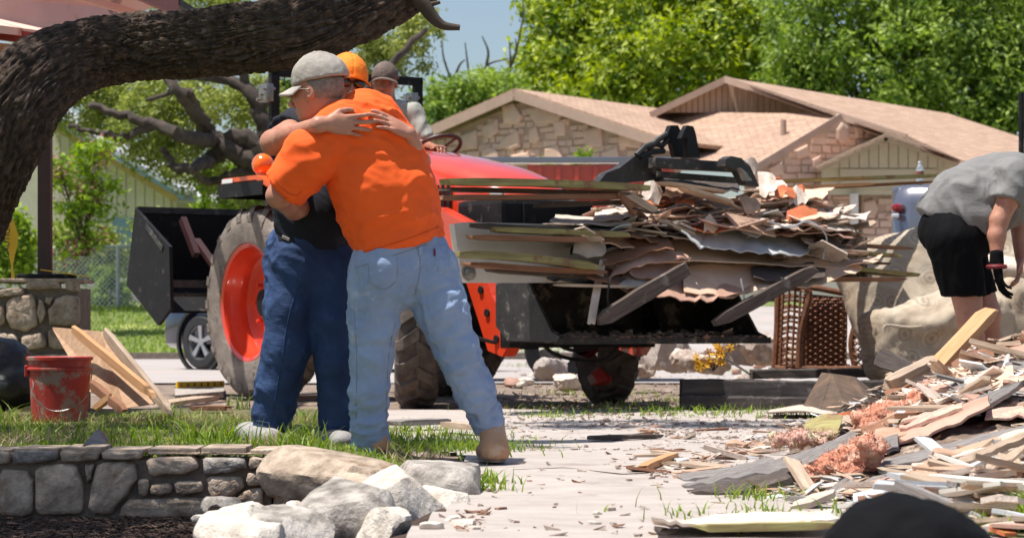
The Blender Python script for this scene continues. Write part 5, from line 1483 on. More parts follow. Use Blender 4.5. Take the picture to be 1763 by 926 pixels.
# grey flat panel with round bolt under the left boards
gpn = empty('flat_panel', TW(600, 236, 3.7), 0, 'pale grey flat panel with round pivot bolt below the olive slats', 'metal panel')
g0v = Vector(gpn.location)
P = [TW(X, Y, 3.7) - g0v for X, Y in [(529, 211), (545, 209), (640, 211), (735, 222), (735, 266), (545, 266), (538, 258)]]
n = len(P); off = TH * .03
MB().add([p + off for p in P] + [p - off for p in P], [tuple(range(n)), tuple(range(2 * n - 1, n - 1, -1))] + [(i, (i + 1) % n, (i + 1) % n + n, i + n) for i in range(n)]).build('panel', MT['panel_grey'], gpn)
c = TW(546, 257, 3.7) - g0v + off
Rb = Matrix.Translation(c) @ TH.to_track_quat('Z', 'Y').to_matrix().to_4x4()
MB().lathe([(.052, 0), (.05, .014), (.036, .016), (.030, .03), (.0, .034)], 18, Rb).build('bolt', MT['steel'], gpn)
# big sheets
S = [
 ('sheet', [(730, 232), (790, 226), (860, 238), (940, 245), (1000, 243), (1035, 241)], [(722, 252), (780, 248), (850, 246), (930, 252), (1000, 252), (1022, 248)], 3.7, 4.0, 'veneer', 'upper bowed tan veneer sheet draped across the bucket load'),
 ('sheet', [(800, 250), (860, 250), (930, 245), (985, 242), (1010, 251)], [(802, 277), (850, 280), (900, 272), (960, 270), (1003, 256)], 3.85, 4.12, 'veneer', 'large lowest tan veneer sheet hanging over the bucket lip'),
 ('sheet', [(735, 246), (770, 243), (800, 246)], [(738, 257), (768, 263), (795, 256)], 3.9, 4.05, 'veneer_pink', 'short curled tan sheet left of the large lowest sheet'),
 ('sheet', [(722, 262), (740, 250), (770, 250), (784, 252)], [(725, 268), (735, 272), (752, 272), (764, 268)], 3.9, 4.08, 'drywall', 'pale rounded flap over the left bucket floor'),
 ('sheet', [(797, 210), (810, 207), (830, 207), (860, 213), (900, 220), (950, 226), (958, 230)], [(800, 216), (812, 226), (822, 234), (860, 237), (900, 239), (940, 240), (945, 238)], 3.7, 4.05, 'white_sheet', 'crinkled white plastic sheet across the middle of the load'),
 ('sheet', [(672, 222), (700, 218), (760, 217), (800, 221)], [(668, 240), (690, 232), (740, 236), (790, 238)], 3.4, 3.95, 'black_cloth', 'black tar paper fold in the middle of the load'),
 ('sheet', [(671, 226), (688, 222), (706, 220), (708, 224)], [(669, 238), (690, 241), (708, 242), (709, 236)], 3.9, 4.02, 'drywall', 'rolled grey sheet end left of the tar paper'),
 ('sheet', [(708, 238), (735, 230), (752, 222), (783, 226)], [(706, 250), (735, 245), (760, 236), (790, 236)], 3.9, 4.05, 'lumber_brown', 'bent brown fibreboard flap below the tar paper'),
 ('sheet', [(720, 249), (750, 236), (775, 234), (800, 238)], [(712, 262), (745, 250), (778, 247), (810, 245)], 3.95, 4.06, 'veneer_pink', 'pinkish curled flap under the brown fibreboard'),
 ('sheet', [(703, 246), (710, 245)], [(687, 302), (698, 305)], 4.0, 4.16, 'drywall', 'pale hanging strip dangling down in front of the bucket'),
 ('sheet', [(650, 203), (700, 205), (760, 205)], [(645, 209), (700, 213), (760, 212)], 3.5, 3.9, 'drywall', 'thin grey layered sheet edge left in the load'),
 ('sheet', [(660, 213), (720, 208), (790, 212)], [(655, 219), (720, 218), (795, 219)], 3.5, 3.95, 'board_dark', 'dark layered sheet over the tar paper'),
 ('sheet', [(770, 196), (820, 206), (870, 208), (900, 207)], [(765, 204), (815, 213), (870, 216), (905, 214)], 3.5, 3.85, 'drywall', 'torn pale layer above the white plastic'),
 ('sheet', [(905, 222), (950, 222), (975, 236)], [(905, 232), (940, 238), (960, 243)], 3.6, 3.9, 'drywall', 'torn pale layer right of the white plastic'),
 ('sheet', [(775, 167), (850, 172), (868, 173)], [(770, 172), (850, 182), (866, 180)], 3.3, 3.7, 'board_dark', 'dark sheet clamped under the grapple bar'),
 ('sheet', [(760, 262), (800, 266), (850, 266), (884, 262)], [(764, 276), (800, 284), (850, 281), (880, 274)], 3.95, 4.16, 'veneer_pink', 'ragged pinkish sheet hanging below the large veneer sheet'),
 ('sheet', [(690, 252), (725, 254), (745, 262)], [(688, 262), (722, 270), (742, 280)], 3.9, 4.1, 'lumber_brown', 'torn brown hardboard hanging left above the bucket floor'),
 ('sheet', [(880, 252), (930, 250), (968, 248)], [(884, 262), (930, 268), (966, 262)], 3.9, 4.13, 'board_dark', 'dark tarred strip hanging under the right end of the veneer'),  # dark board colour below the paler veneer
 ('sheet', [(735, 214), (790, 214), (835, 222)], [(738, 222), (790, 224), (830, 230)], 3.7, 3.95, 'drywall', 'flat torn wallboard layer just above the tan veneers'),
 ('sheet', [(700, 196), (760, 192), (830, 196), (880, 200)], [(695, 206), (760, 206), (830, 210), (880, 212)], 3.4, 3.8, 'drywall', 'broad flat wallboard layer below the loose scraps'),
 ('sheet', [(830, 192), (890, 190), (950, 200)], [(826, 204), (890, 206), (955, 216)], 3.4, 3.8, 'veneer_pink', 'broad pinkish layer right of the wallboard layer'),
 ('sheet', [(640, 260), (700, 262), (760, 268)], [(640, 264), (700, 270), (760, 276)], 3.4, 3.95, 'board_dark', 'dark buckled sheet at the bottom of the load on the left'),
]
for i, (nm, t_, b_, l1, l2, m, lb) in enumerate(S):
    ribbon(nm, t_, b_, LP(l1), LP(l2), MT[m], lb, 'sheet', 'sheets in the loader load', seed=i * 3, ragged=1.0, th=.007, wob=.015)
mbk = MB()       # hanging strip is pierced low down: add two small lugs of the same sheet left out
# dark bed of compressed rubbish that carries the pieces
cl_ = []
def chip(name, c, size, m, label, group, seed, cat='scrap', curl=.25, M=None, th=.008, tilt=.5, ax=None):
    r = random.Random(seed)
    n = r.choice((5, 6, 7)); L, wd = size
    P = []
    if L > 2.4 * wd:
        n = 6; P = [(-L / 2, -wd / 2), (L / 2 * r.uniform(.85, 1), -wd / 2), (L / 2, r.uniform(-.3, .3) * wd), (L / 2 * r.uniform(.85, 1), wd / 2), (-L / 2 * r.uniform(.85, 1), wd / 2), (-L / 2 * .97, r.uniform(-.3, .3) * wd)]; th = max(th, .012); curl *= .25
    else:
      for k in range(n):
        a_ = 2 * math.pi * (k + r.uniform(-.3, .3)) / n
        P.append((math.cos(a_) * L / 2 * r.uniform(.7, 1.1), math.sin(a_) * wd / 2 * r.uniform(.7, 1.1)))
    cv = r.uniform(-curl, curl) / L; cw = r.uniform(-curl, curl) / L
    def zf(x, y): return cv * x * x * 2 + cw * y * y * 2
    V = [(x, y, zf(x, y)) for x, y in P]; mid = [(x * .5, y * .5, zf(x * .5, y * .5)) for x, y in P]
    V = V + mid + [(0, 0, 0)]; k2 = len(V)
    V = V + [(x, y, z - th) for x, y, z in V]
    F = []
    for k in range(n):
        j = (k + 1) % n
        F += [(k, j, n + j, n + k), (n + k, n + j, 2 * n)]
        F += [(k2 + j, k2 + k, k2 + n + k, k2 + n + j), (k2 + n + j, k2 + n + k, k2 + 2 * n), (j, k, k + k2, j + k2)]
    o = MB().add(V, F, False).build(name, m, None, tuple(c))
    base = ax or 0
    o.rotation_euler = (r.gauss(0, tilt) , r.gauss(0, tilt), base + r.gauss(0, .6))
    return tag(o, label, cat, group)
top_Y = lambda X: np.interp(X, [640, 700, 720, 745, 790, 850, 880, 905, 945, 970, 1000], [205, 200, 190, 176, 173, 178, 172, 168, 182, 190, 216])
bot_Y = lambda X: np.interp(X, [640, 700, 790, 800, 900, 960, 1000], [216, 216, 212, 214, 220, 234, 236])
rr = random.Random(4)
kinds = [('drywall', 36), ('lumber_pale', 24), ('veneer_pink', 22), ('sandstone_scrap', 14), ('orange_scrap', 4), ('board_dark', 4), ('white_sheet', 5), ('lumber_brown', 3)]
bag = sum([[k] * w for k, w in kinds], [])
names = {'drywall': ('torn pale drywall scrap heaped on the loader load', 'drywall scraps on the load'), 'lumber_pale': ('splintered pale wood scrap heaped on the loader load', 'pale wood scraps on the load'),
         'veneer_pink': ('pinkish torn backing scrap heaped on the loader load', 'pinkish scraps on the load'), 'sandstone_scrap': ('tan crumpled scrap heaped on the loader load', 'tan scraps on the load'),
         'orange_scrap': ('orange brown torn scrap on top of the loader load', 'orange scraps on the load'), 'board_dark': ('dark splintered scrap buried in the loader load', 'dark scraps on the load'),
         'white_sheet': ('white torn plastic scrap on the loader load', 'white scraps on the load'), 'lumber_brown': ('brown splintered scrap heaped on the loader load', 'brown scraps on the load')}
for i in range(215):
    X = rr.uniform(655, 1000) if i < 60 else rr.uniform(720, 995); f = rr.random() ** .8
    Yt, Yb = float(top_Y(X)), float(bot_Y(X)); Y = Yt + (Yb - Yt) * f + 4
    if 795 < X < 960 and Y > 214: Y = 212
    lx = 3.25 + .75 * f + rr.uniform(-.2, .05)
    k = rr.choice(bag); lb, g = names[k]
    elong = k in ('lumber_pale', 'board_dark', 'lumber_brown')
    sz = (rr.uniform(.22, .65), rr.uniform(.04, .11)) if elong else (rr.uniform(.16, .48), rr.uniform(.12, .30))
    zn = ('at the left end of' if X < 730 else ('in the middle of' if X < 860 else 'at the right end of')); lb = lb.replace('heaped on', zn).replace('on top of', zn).replace('buried in', zn).replace(' on the loader', ' ' + zn + ' the loader'); g += ', ' + zn.split(' ')[0] + ' ' + zn.split(' ')[2]
    chip('scrap', TW(X, Y, lx), sz, MT[k], lb, g, 500 + i, ax=.55, tilt=.20, curl=.25)
rs = random.Random(31)
for i in range(46):
    X = rs.uniform(650, 960); f = rs.random(); Y = float(top_Y(X)) + 8 + (float(bot_Y(X)) - float(top_Y(X)) - 6) * f; Ln = rs.uniform(26, 80); hh = rs.uniform(4, 11); sl = rs.uniform(-7, 7)
    if X > 800 and Y > 214: Y = 210
    zn = 'left end of' if X < 730 else ('middle of' if X < 860 else 'right end of')
    k = rs.choice(['drywall', 'drywall', 'veneer_pink', 'sandstone_scrap', 'board_dark', 'veneer', 'lumber_brown', 'orange_scrap'] if i % 3 else ['drywall', 'veneer'])
    cu_ = rs.uniform(-4, 4); l1 = 3.3 + .4 * f
    ribbon('curled_sheet', [(X, Y), (X + Ln * .5, Y + sl * .5 - cu_), (X + Ln, Y + sl)], [(X + rs.uniform(-5, 8), Y + hh), (X + Ln * .5, Y + hh + sl * .5 + rs.uniform(-2, 4)), (X + Ln * rs.uniform(.8, 1.05), Y + sl + hh * rs.uniform(.6, 1.1))], LP(l1), LP(l1 + rs.uniform(.15, .4)), MT[k],
           {'board_dark': 'dark curled sheet at the ', 'orange_scrap': 'orange stained curled sheet at the ', 'lumber_brown': 'brown curled sheet at the ', 'veneer': 'smooth tan curled sheet at the ', 'drywall': 'pale torn curled sheet at the ', 'veneer_pink': 'pinkish curled sheet at the ', 'sandstone_scrap': 'crumbly tan curled sheet at the '}[k] + zn + ' the loader load', 'sheet', 'curled sheets in the load, ' + k.split('_')[0] + ' ' + zn.split(' ')[0], seed=200 + i, wob=.025, ragged=1.0, th=.008)
# hidden core so the load is a solid heap
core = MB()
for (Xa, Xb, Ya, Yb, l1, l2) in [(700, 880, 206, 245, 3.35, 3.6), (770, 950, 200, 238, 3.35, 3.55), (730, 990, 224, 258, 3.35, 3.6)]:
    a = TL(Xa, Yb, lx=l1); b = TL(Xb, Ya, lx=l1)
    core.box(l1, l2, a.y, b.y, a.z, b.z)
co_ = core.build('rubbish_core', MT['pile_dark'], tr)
for i, (pts, m, lb) in enumerate([([(716, 262), (712, 278), (716, 296), (722, 300)], 'black_rubber', 'black cable end dangling in front of the bucket'),
        ([(868, 262), (872, 282), (866, 296)], 'white_plastic', 'white wire hanging under the veneer sheet'),
        ([(742, 196), (770, 200), (800, 192), (824, 200), (846, 196)], 'black_rubber', 'black cable snaking over the load'),
        ([(900, 208), (925, 214), (948, 208), (968, 222), (964, 244)], 'galv', 'grey cable curling at the right end of the load')]):
    P = catmull([tuple(TW(X, Y, 4.12 if i < 2 else 4.02)) for X, Y in pts], 6)
    tag(MB().tube([Vector(p) for p in P], .007, 6).build('cable', MT[m]), lb, 'cable')
# larger curled pieces on the top, individually visible
for i, (t_, b_, l1, l2, m, lb) in enumerate([
    ([(862, 187), (872, 181), (890, 184)], [(868, 200), (878, 203), (888, 198)], 3.7, 3.8, 'sandstone_scrap', 'crumpled tan paper lump on the right top of the load'),
    ([(904, 178), (915, 176), (930, 180)], [(905, 187), (915, 189), (928, 186)], 3.6, 3.7, 'orange_scrap', 'bright orange flap with pale edge on top of the load'),
    ([(890, 164), (902, 163), (911, 168)], [(893, 184), (900, 186), (907, 178)], 3.5, 3.7, 'drywall', 'upright pale curled piece near the right top of the load'),
    ([(926, 180), (936, 175), (946, 182)], [(928, 192), (938, 195), (950, 192)], 3.6, 3.7, 'drywall', 'cream torn flap right of the orange flap'),
    ([(935, 176), (941, 175), (944, 179)], [(936, 184), (941, 184), (944, 183)], 3.55, 3.6, 'orange_scrap', 'small orange bit at the right end of the heap'),
    ([(752, 172), (764, 174), (772, 184)], [(750, 186), (760, 190), (770, 190)], 3.7, 3.8, 'drywall', 'pale curled paper just right of the grapple claw'),
    ([(776, 172), (790, 172), (797, 180)], [(775, 184), (788, 186), (796, 184)], 3.7, 3.8, 'sandstone_scrap', 'tan curled paper below the grapple lugs'),
    ([(868, 150), (880, 147), (888, 158)], [(872, 164), (880, 168), (888, 166)], 3.0, 3.1, 'drywall', 'pale splintered piece sticking up behind the right claw'),
    ([(925, 197), (945, 192), (960, 200)], [(920, 208), (940, 210), (962, 212)], 3.7, 3.85, 'orange_scrap', 'orange stained flap low on the right of the heap'),
    ([(945, 200), (965, 196), (985, 214)], [(950, 218), (970, 222), (988, 226)], 3.4, 3.5, 'drywall', 'large grey torn flap at the right end of the heap'),
    ([(960, 210), (985, 212), (1003, 224)], [(958, 222), (980, 228), (1003, 229)], 3.3, 3.4, 'white_sheet', 'flat grey tile piece behind the right end of the heap'),
    ([(824, 208), (832, 204), (842, 214)], [(824, 220), (834, 221), (844, 217)], 3.95, 4.0, 'drywall', 'grey rounded flap lying on the white plastic'),
    ([(950, 226), (975, 218), (995, 238)], [(955, 232), (975, 236), (992, 241)], 3.8, 3.95, 'board_dark', 'dark folded bracket shaped piece at the right of the load')]):
    ribbon('torn_piece', t_, b_, LP(l1), LP(l2), MT[m], lb, 'scrap', 'torn pieces on top of the load', seed=60 + i, wob=.03, nu=9, nv=5, ragged=1.4)

# ================================================================== vehicles and trailer behind
# stake sided trailer
tl = empty('stake_trailer', (W(690, 200, 24.5).x, 24.5, 0), 0, 'flatbed trailer with orange ribbed side and grey top rail behind the tractor', 'trailer')
t0 = Vector(tl.location)
a = W(618, 153, 24.5) - t0; b = W(790, 154, 24.5) - t0
MB().box(a.x, b.x, 0, .03, .75, a.z - .02).build('side_panel', MT['orange_paint'], tl)
k = a.x + .1
mb_r = []
while k < b.x:
    MB().box(k, k + .05, -.045, -.002, .75, a.z - .04, bev=.008).build('rib', MT['orange_paint'], tl); k += .19
c = W(520, 149.5, 24.6) - t0
MB().box(c.x, b.x, -.06, .08, a.z - .005, a.z + .055, bev=.01).build('top_rail', MT['truck_silver'], tl)
MB().box(c.x, b.x, 0, 1.6, .62, .74).build('deck', MT['black_metal'], tl)
for x in (a.x + .3, a.x + .95):
    MB().lathe([(.18, -.09), (.31, -.1), (.33, -.06), (.33, .06), (.31, .1), (.18, .09)], 24, Matrix.Translation((x, .25, .33)), axis='Y').build('wheel', MT['tyre_black'], tl)

def car_wheel(parent, loc, r, w, side, rz=0):
    o = MB().lathe([(r * .6, -w * .42), (r * .66, -w * .5), (r * .9, -w * .5), (r * .985, -w * .38), (r, -w * .2), (r, w * .2), (r * .985, w * .38), (r * .9, w * .5), (r * .66, w * .5), (r * .6, w * .42)], 40, axis='Y').build('wheel', MT['tyre_black'], parent, loc, (0, 0, rz))
    mb = MB().lathe([(r * .66, side * w * .46), (r * .60, side * w * .40), (r * .56, side * w * .1), (r * .55, -side * w * .3)], 36, axis='Y')
    mb.lathe([(r * .14, side * w * .38), (r * .12, side * w * .43), (.001, side * w * .43)], 16, axis='Y')
    for k in range(5):
        a_ = 2 * math.pi * k / 5 + .3
        for off in (-.10, .10):
            mb.bar((math.cos(a_ + off) * r * .12, side * w * .36, math.sin(a_ + off) * r * .12), (math.cos(a_ + off * .8) * r * .60, side * w * .40, math.sin(a_ + off * .8) * r * .60), .035, .035, up=(0, 1, 0))
    mb.build('rim', MT['alloy'], o)
    MB().lathe([(r * .5, -side * w * .1), (.001, -side * w * .1)], 24, axis='Y').build('brake_disc', MT['black_metal'], o)
    return o
# dark blue suv on the street, mostly hidden by the rear box
sv = empty('parked_car', (-2.42, 31.26, .01), math.radians(140), 'dark blue suv on the street behind the black box implement', 'car')
def car_body(parent, m):
    secs = []   # x, half width, z bottom, z belt, z roof, cabin half width
    mb = MB(); V = []; F = []
    prof = [(2.25, .62, .36, .60), (2.2, .82, .28, .78), (1.9, .90, .26, .93), (1.2, .93, .24, 1.02), (.75, .94, .24, 1.06), (0, .94, .24, 1.08), (-1.2, .94, .24, 1.1), (-1.9, .92, .26, 1.1), (-2.2, .86, .32, 1.05), (-2.28, .7, .42, .95)]
    k = 10
    for (x, hw, zb, zt) in prof:
        for (fy, fz) in ((-.86, 0), (-.98, .12), (-1, .45), (-.99, .75), (-.9, .97), (.9, .97), (.99, .75), (1, .45), (.98, .12), (.86, 0)):
            V.append((x, hw * fy, zb + (zt - zb) * fz + (.03 if abs(fy) < .95 and fz > .9 else 0)))
    for s_ in range(len(prof) - 1):
        for i in range(k): F.append((s_ * k + i, s_ * k + (i + 1) % k, (s_ + 1) * k + (i + 1) % k, (s_ + 1) * k + i))
    F.append(tuple(range(k))); F.append(tuple((len(prof) - 1) * k + i for i in range(k)))
    mb.add(V, F, True).build('body', m, parent)
    cab = [(.95, .78, 1.06), (.35, .70, 1.52), (-.4, .68, 1.62), (-1.5, .68, 1.62), (-2.1, .66, 1.5), (-2.2, .8, 1.08)]
    V = []; F = []
    for (x, hw, z) in cab: V += [(x, -hw, z), (x, hw, z), (x, -.86, 1.0), (x, .86, 1.0)]
    for s_ in range(5):
        b_ = s_ * 4; F += [(b_, b_ + 1, b_ + 5, b_ + 4), (b_ + 2, b_, b_ + 4, b_ + 6), (b_ + 1, b_ + 3, b_ + 7, b_ + 5)]
    F += [(0, 2, 3, 1), (20, 21, 23, 22)]
    MB().add(V, F).build('cabin_glass', MT['glass_dark'], parent)
    MB().box(-2.0, .3, -.66, .66, 1.60, 1.66, bev=.03).build('roof', m, parent)
car_body(sv, MT['suv_blue'])
for x in (1.38, -1.35):
    for s_ in (-1, 1):
        car_wheel(sv, (x, s_ * .84, .36), .36, .23, s_)
        MB().lathe([(.40, -.02), (.44, -.02), (.44, .035), (.40, .035)], 28, Matrix.Translation((x, s_ * .93, .38)), axis='Y').build('wheel_arch', MT['black_rubber'], sv)
for s_ in (-1, 1): MB().box(2.08, 2.22, s_ * .66 - .13, s_ * .66 + .13, .62, .74, bev=.03).build('headlight', MT['white_lens'], sv)
MB().box(2.18, 2.32, -.62, .62, .36, .5, bev=.03).build('bumper', MT['black_rubber'], sv)

# silver pickup behind the sofa: we see the tailgate corner of the bed
pk_ = empty('pickup_truck', (W(1046, 174, 20.6).x, 20.6, .12), math.radians(-11), 'silver pickup truck with red tail lamp parked behind the sofa', 'pickup truck')
p0 = Vector(pk_.location); D_ = 20.6
def PK(X, Y, d=D_): return W(X, Y, d) - p0
xl = PK(1046, 174).x; zt = PK(1046, 173).z; xr = xl + 3.6
sec = [(0, .40), (-.02, .55), (-.03, .80), (-.01, zt - .16), (.03, zt - .05), (.10, zt), (.22, zt)]
V = []; F = []; xs = [xl + .0, xl + .05, xl + .16, xr]
for j, x in enumerate(xs):
    for (y, z) in sec: V.append((x, y + (.10, .04, 0, 0)[j], z - (.05, .012, 0, 0)[j] * (1 if z > 1 else 0)))
k = len(sec)
for j in range(3):
    for i in range(k - 1): F.append((j * k + i, (j + 1) * k + i, (j + 1) * k + i + 1, j * k + i + 1))
V2 = [(x, y + 1.9 if False else y, z) for x, y, z in V]
MB().add(V, F, True).build('bed_side', MT['truck_silver'], pk_)
MB().box(xl - .01, xl + .08, .1, 1.85, .42, zt - .02, bev=.03).build('tailgate', MT['truck_silver'], pk_)
MB().box(xl + .1, xr, .2, 1.8, .5, .6).box(xl + .1, xr, 1.75, 1.9, .45, zt, bev=.03).build('bed', MT['truck_silver'], pk_)
a = PK(1045, 202); b = PK(1059, 190)
MB().box(a.x - .01, b.x, -.05, .12, a.z + .02, b.z - .01, bev=.05).build('tail_lamp', MT['red_lens'], pk_)
a = PK(1045, 205.5); b = PK(1054, 201)
MB().box(a.x, b.x, -.06, .05, a.z, b.z, bev=.012).build('reverse_lamp', MT['white_lens'], pk_)
MB().box(xl - .14, xl + .02, .1, 1.8, .42, .6, bev=.04).build('bumper', MT['steel'], pk_)
for (x, y) in ((xl + 1.15, .12), (xl + 1.15, 1.75)): car_wheel(pk_, (x, y, .30), .38, .25, -1 if y < 1 else 1)
MB().box(xr, xr + 2.6, .0, 1.9, .42, zt - .02, bev=.08).build('cab', MT['truck_silver'], pk_)
MB().box(xr + .1, xr + 1.6, .15, 1.75, zt - .1, zt + .45, bev=.12).build('cab_glass', MT['glass_dark'], pk_)
MB().box(xl + .9, xl + 3.4, -.035, -.018, .72, .76).build('side_crease', MT['truck_silver'], pk_)
# bottle standing on the bed rail
bt = empty('water_bottle', tuple(W(1078, 173, 20.68)), 0, 'clear plastic water bottle with dark label on the truck bed rail', 'bottle')
H_ = .198; s_ = 19.42 / 2261.4
MB().lathe([(.0, 0), (.030, .0), (.034, .01), (.034, .055), (.031, .06), (.034, .066), (.034, .12), (.030, .135), (.016, .165), (.013, .168), (.013, .178)], 20).build('body', MT['clear_plastic'], bt)
MB().lathe([(.015, .176), (.015, .198), (0, .198)], 14).build('cap', MT['white_plastic'], bt)
MB().lathe([(.035, .068), (.035, .108)], 20).build('label_band', MT['bottle_label'], bt)
# thin dark pole at the right edge
o = MB().tube([(0, 0, 0), (0, 0, 2.42)], .022, 10).build('pole', MT['black_metal'], None, tuple(W(1197, 173, 18.9) + Vector((0, 0, -1.7))))
tag(o, 'thin dark pole with silver cap standing above the truck at the right edge', 'pole')
# ================================================================== wicker chair, sofa, timbers
def SDFbox(s, c, half, R=None, rnd_=.05, k=.02):
    """rounded box; R rows are the local axes"""
    c = np.array(c, float); half = np.array(half, float); R = np.eye(3) if R is None else np.array(R)
    m = np.linalg.norm(half) + k + 2 * s.h
    w = s._win(c - m, c + m)
    if w is None: return
    sl, (x, y, z) = w
    x = x - c[0]; y = y - c[1]; z = z - c[2]
    q = [np.abs(x * R[i, 0] + y * R[i, 1] + z * R[i, 2]) - (half[i] - rnd_) for i in range(3)]
    d = np.sqrt(sum(np.maximum(a, 0) ** 2 for a in q)) + np.minimum(np.maximum(np.maximum(q[0], q[1]), q[2]), 0) - rnd_
    s._mix(sl, d, k)
def rot_rows(e): return np.array(Euler(e).to_matrix().transposed())

# ------- sofa, upended behind the bending man
sofa = empty('sofa', tuple(W(1110, 345, 18.4)), 0, 'overturned beige sofa in faded floral upholstery behind the bending man', 'sofa')
s0 = np.array(sofa.location)
def SO(X, Y, d): return np.array(W(X, Y, d)) - s0
c = SO(1105, 262, 18.6)
S_ = SDF(c - 1.1, c + 1.1, .028)
SDFbox(S_, c, (.80, .17, .46), rot_rows((math.radians(-24), math.radians(-15), .1)), .14)
def lump(V, N, a=.02, f=3.0): return a * fbm(V * f + 4, 3) + a * .35 * fbm(V * f * 4, 2)
S_.build('backrest', MT['floral'], sofa, lambda V, N: lump(V, N, .035))
c = SO(1098, 315, 17.2)
S_ = SDF(c - [.9, .7, .6], c + [.9, .7, .6], .022)
SDFbox(S_, c + [0, 0, -.05], (.50, .34, .26), rot_rows((0, math.radians(-4), .08)), .11)
S_.ell(c + [0.02, -.05, .13], (.54, .40, .18), rot_rows((0, math.radians(-14), .08)), k=.05)
S_.build('seat_cushion', MT['floral'], sofa, lambda V, N: lump(V, N, .045, 4))
c = SO(1208, 305, 17.2)
S_ = SDF(c - .7, c + .7, .022)
SDFbox(S_, c, (.32, .26, .26), rot_rows((0, math.radians(25), 0)), .12)
S_.build('arm', MT['floral'], sofa, lambda V, N: lump(V, N, .045, 4))
P = catmull([tuple(SO(X, Y, 16.78)) for X, Y in [(1035, 312), (1040, 306), (1070, 308), (1110, 302), (1140, 296)]], 6)
MB().tube([Vector(p) for p in P], .011, 7).build('piping', MT['floral'], sofa)
c = SO(1195, 253, 17.8)
S_ = SDF(c - .5, c + .5, .02); SDFbox(S_, c, (.30, .2, .06), rot_rows((.2, .12, 0)), .05)
S_.build('loose_cushion', MT['drywall'], sofa, lambda V, N: lump(V, N, .02, 4))
# ------- wicker armchair lying on its side
wk = empty('wicker_chair', tuple(W(975, 346, 19.0)), 0, 'brown wicker armchair lying on its side beside the loader', 'chair')
w0_ = Vector(wk.location)
def WK(X, Y, dd=0): return W(X, Y, 19.0 + dd) - w0_
fr = MB()
for pts, dd, r_ in [([(908, 346), (911, 310), (914, 272), (935, 268)], 0, .028), ([(936, 346), (938, 312), (948, 280), (946, 272)], -.25, .026), ([(914, 272), (946, 270), (990, 276), (1044, 284)], -.2, .024),
                    ([(936, 346), (975, 347), (1028, 346)], -.25, .022), ([(1002, 346), (998, 320), (1010, 292), (1022, 282)], -.05, .026), ([(1028, 346), (1022, 318), (1026, 295), (1042, 284)], -.3, .022),
                    ([(990, 280), (990, 315), (988, 346)], .1, .02), ([(908, 346), (922, 347), (936, 346)], -.1, .022), ([(946, 280), (970, 285), (995, 290), (1008, 296)], .25, .02), ([(940, 344), (970, 345), (996, 345)], .3, .02)]:
    Pq = catmull([tuple(WK(X, Y, dd)) for X, Y in pts], 6); fr.tube([Vector(p) for p in Pq], r_, 8)
fr.build('frame', MT['wicker'], wk)
# left side lattice panel, woven seat, right open lattice
lt = MB()
for k in range(15):
    Y = 276 + k * 5
    fo = np.interp(Y, [272, 346], [0, -4]); lt.tube([WK(914 + fo, Y, 0), WK(926 + fo * .5, Y - 4 + (k % 2) * 2, -.12), WK(944 + fo, Y - 2, -.25)], .010, 5)
    lt.tube([WK(914 + fo, Y + 3, 0), WK(928 + fo, Y + 1, -.13), WK(943 + fo, Y + 4, -.25)], .009, 5)
for X in (918, 925, 932, 938): lt.tube([WK(X, 273, -(X - 912) / 100), WK(X - 4, 346, -(X - 912) / 100)], .010, 5)
lt.build('side_weave', MT['wicker'], wk)
sw = MB()
for k in range(23):
    Y = 282 + k * 2.85
    pts = [WK(944 + i * 6, Y + (0.5 if (i + k) % 2 else -.5), .02 + (.03 if (i + k) % 2 else 0)) for i in range(9)]
    sw.tube(pts, .0085, 4)
for k in range(8): sw.tube([WK(946 + k * 6.4, 279, .04), WK(945 + k * 6.4, 346, .04)], .010, 5)
sw.build('seat_weave', MT['wicker'], wk)
V = [WK(942, 276, .10), WK(992, 280, .10), WK(992, 346, .10), WK(940, 346, .10)]; V += [v + Vector((0, .02, 0)) for v in V]
MB().add(V, [(0, 1, 2, 3), (7, 6, 5, 4), (0, 4, 5, 1), (1, 5, 6, 2), (2, 6, 7, 3), (3, 7, 4, 0)]).build('seat_board', MT['post_brown'], wk)
rl = MB()
for k in range(12):
    Y = 290 + k * 6
    rl.tube([WK(1000, Y, -.05), WK(1012, Y - 8, -.2), WK(1026, Y - 14, -.3)], .008, 5)
    rl.tube([WK(1000, Y - 12, -.06), WK(1012, Y - 5, -.21), WK(1027, Y + 2, -.31)], .008, 5)
rl.build('open_lattice', MT['wicker'], wk)

# landscape timbers
def timber(a, b, w, h, label, seed):
    s_ = MB(); a = Vector(a); b = Vector(b); L = (b - a).length; r = random.Random(seed)
    n = 14; V = []
    for k in range(n + 1):
        for (sy, sz) in ((-1, -1), (1, -1), (1, .8), (.8, 1), (-.8, 1), (-1, .8)):
            V.append((k / n * L - L / 2, sy * w / 2 * (1 + r.uniform(-.06, .06)), sz * h / 2 * (1 + r.uniform(-.08, .08))))
    F = [tuple(range(6)), tuple(n * 6 + q for q in range(6))]
    for k in range(n):
        for q in range(6): F.append((k * 6 + q, k * 6 + (q + 1) % 6, k * 6 + 6 + (q + 1) % 6, k * 6 + 6 + q))
    o = s_.add(V, F).build('landscape_timber', MT['timber_old'], None)
    x = (b - a).normalized(); y = Vector((0, 0, 1)).cross(x).normalized(); z = x.cross(y); mid = (a + b) / 2
    o.matrix_world = Matrix(((x.x, y.x, z.x, mid.x), (x.y, y.y, z.y, mid.y), (x.z, y.z, z.z, mid.z), (0, 0, 0, 1)))
    return tag(o, label, 'timber')
timber(W(797, 379, 16.2), W(945, 381, 16.2), .16, .105, 'lower dark landscape timber of the stacked pair behind the debris', 1)
timber(W(798, 364, 16.25), W(960, 366, 16.3), .16, .11, 'upper dark landscape timber lying on the lower one', 2)
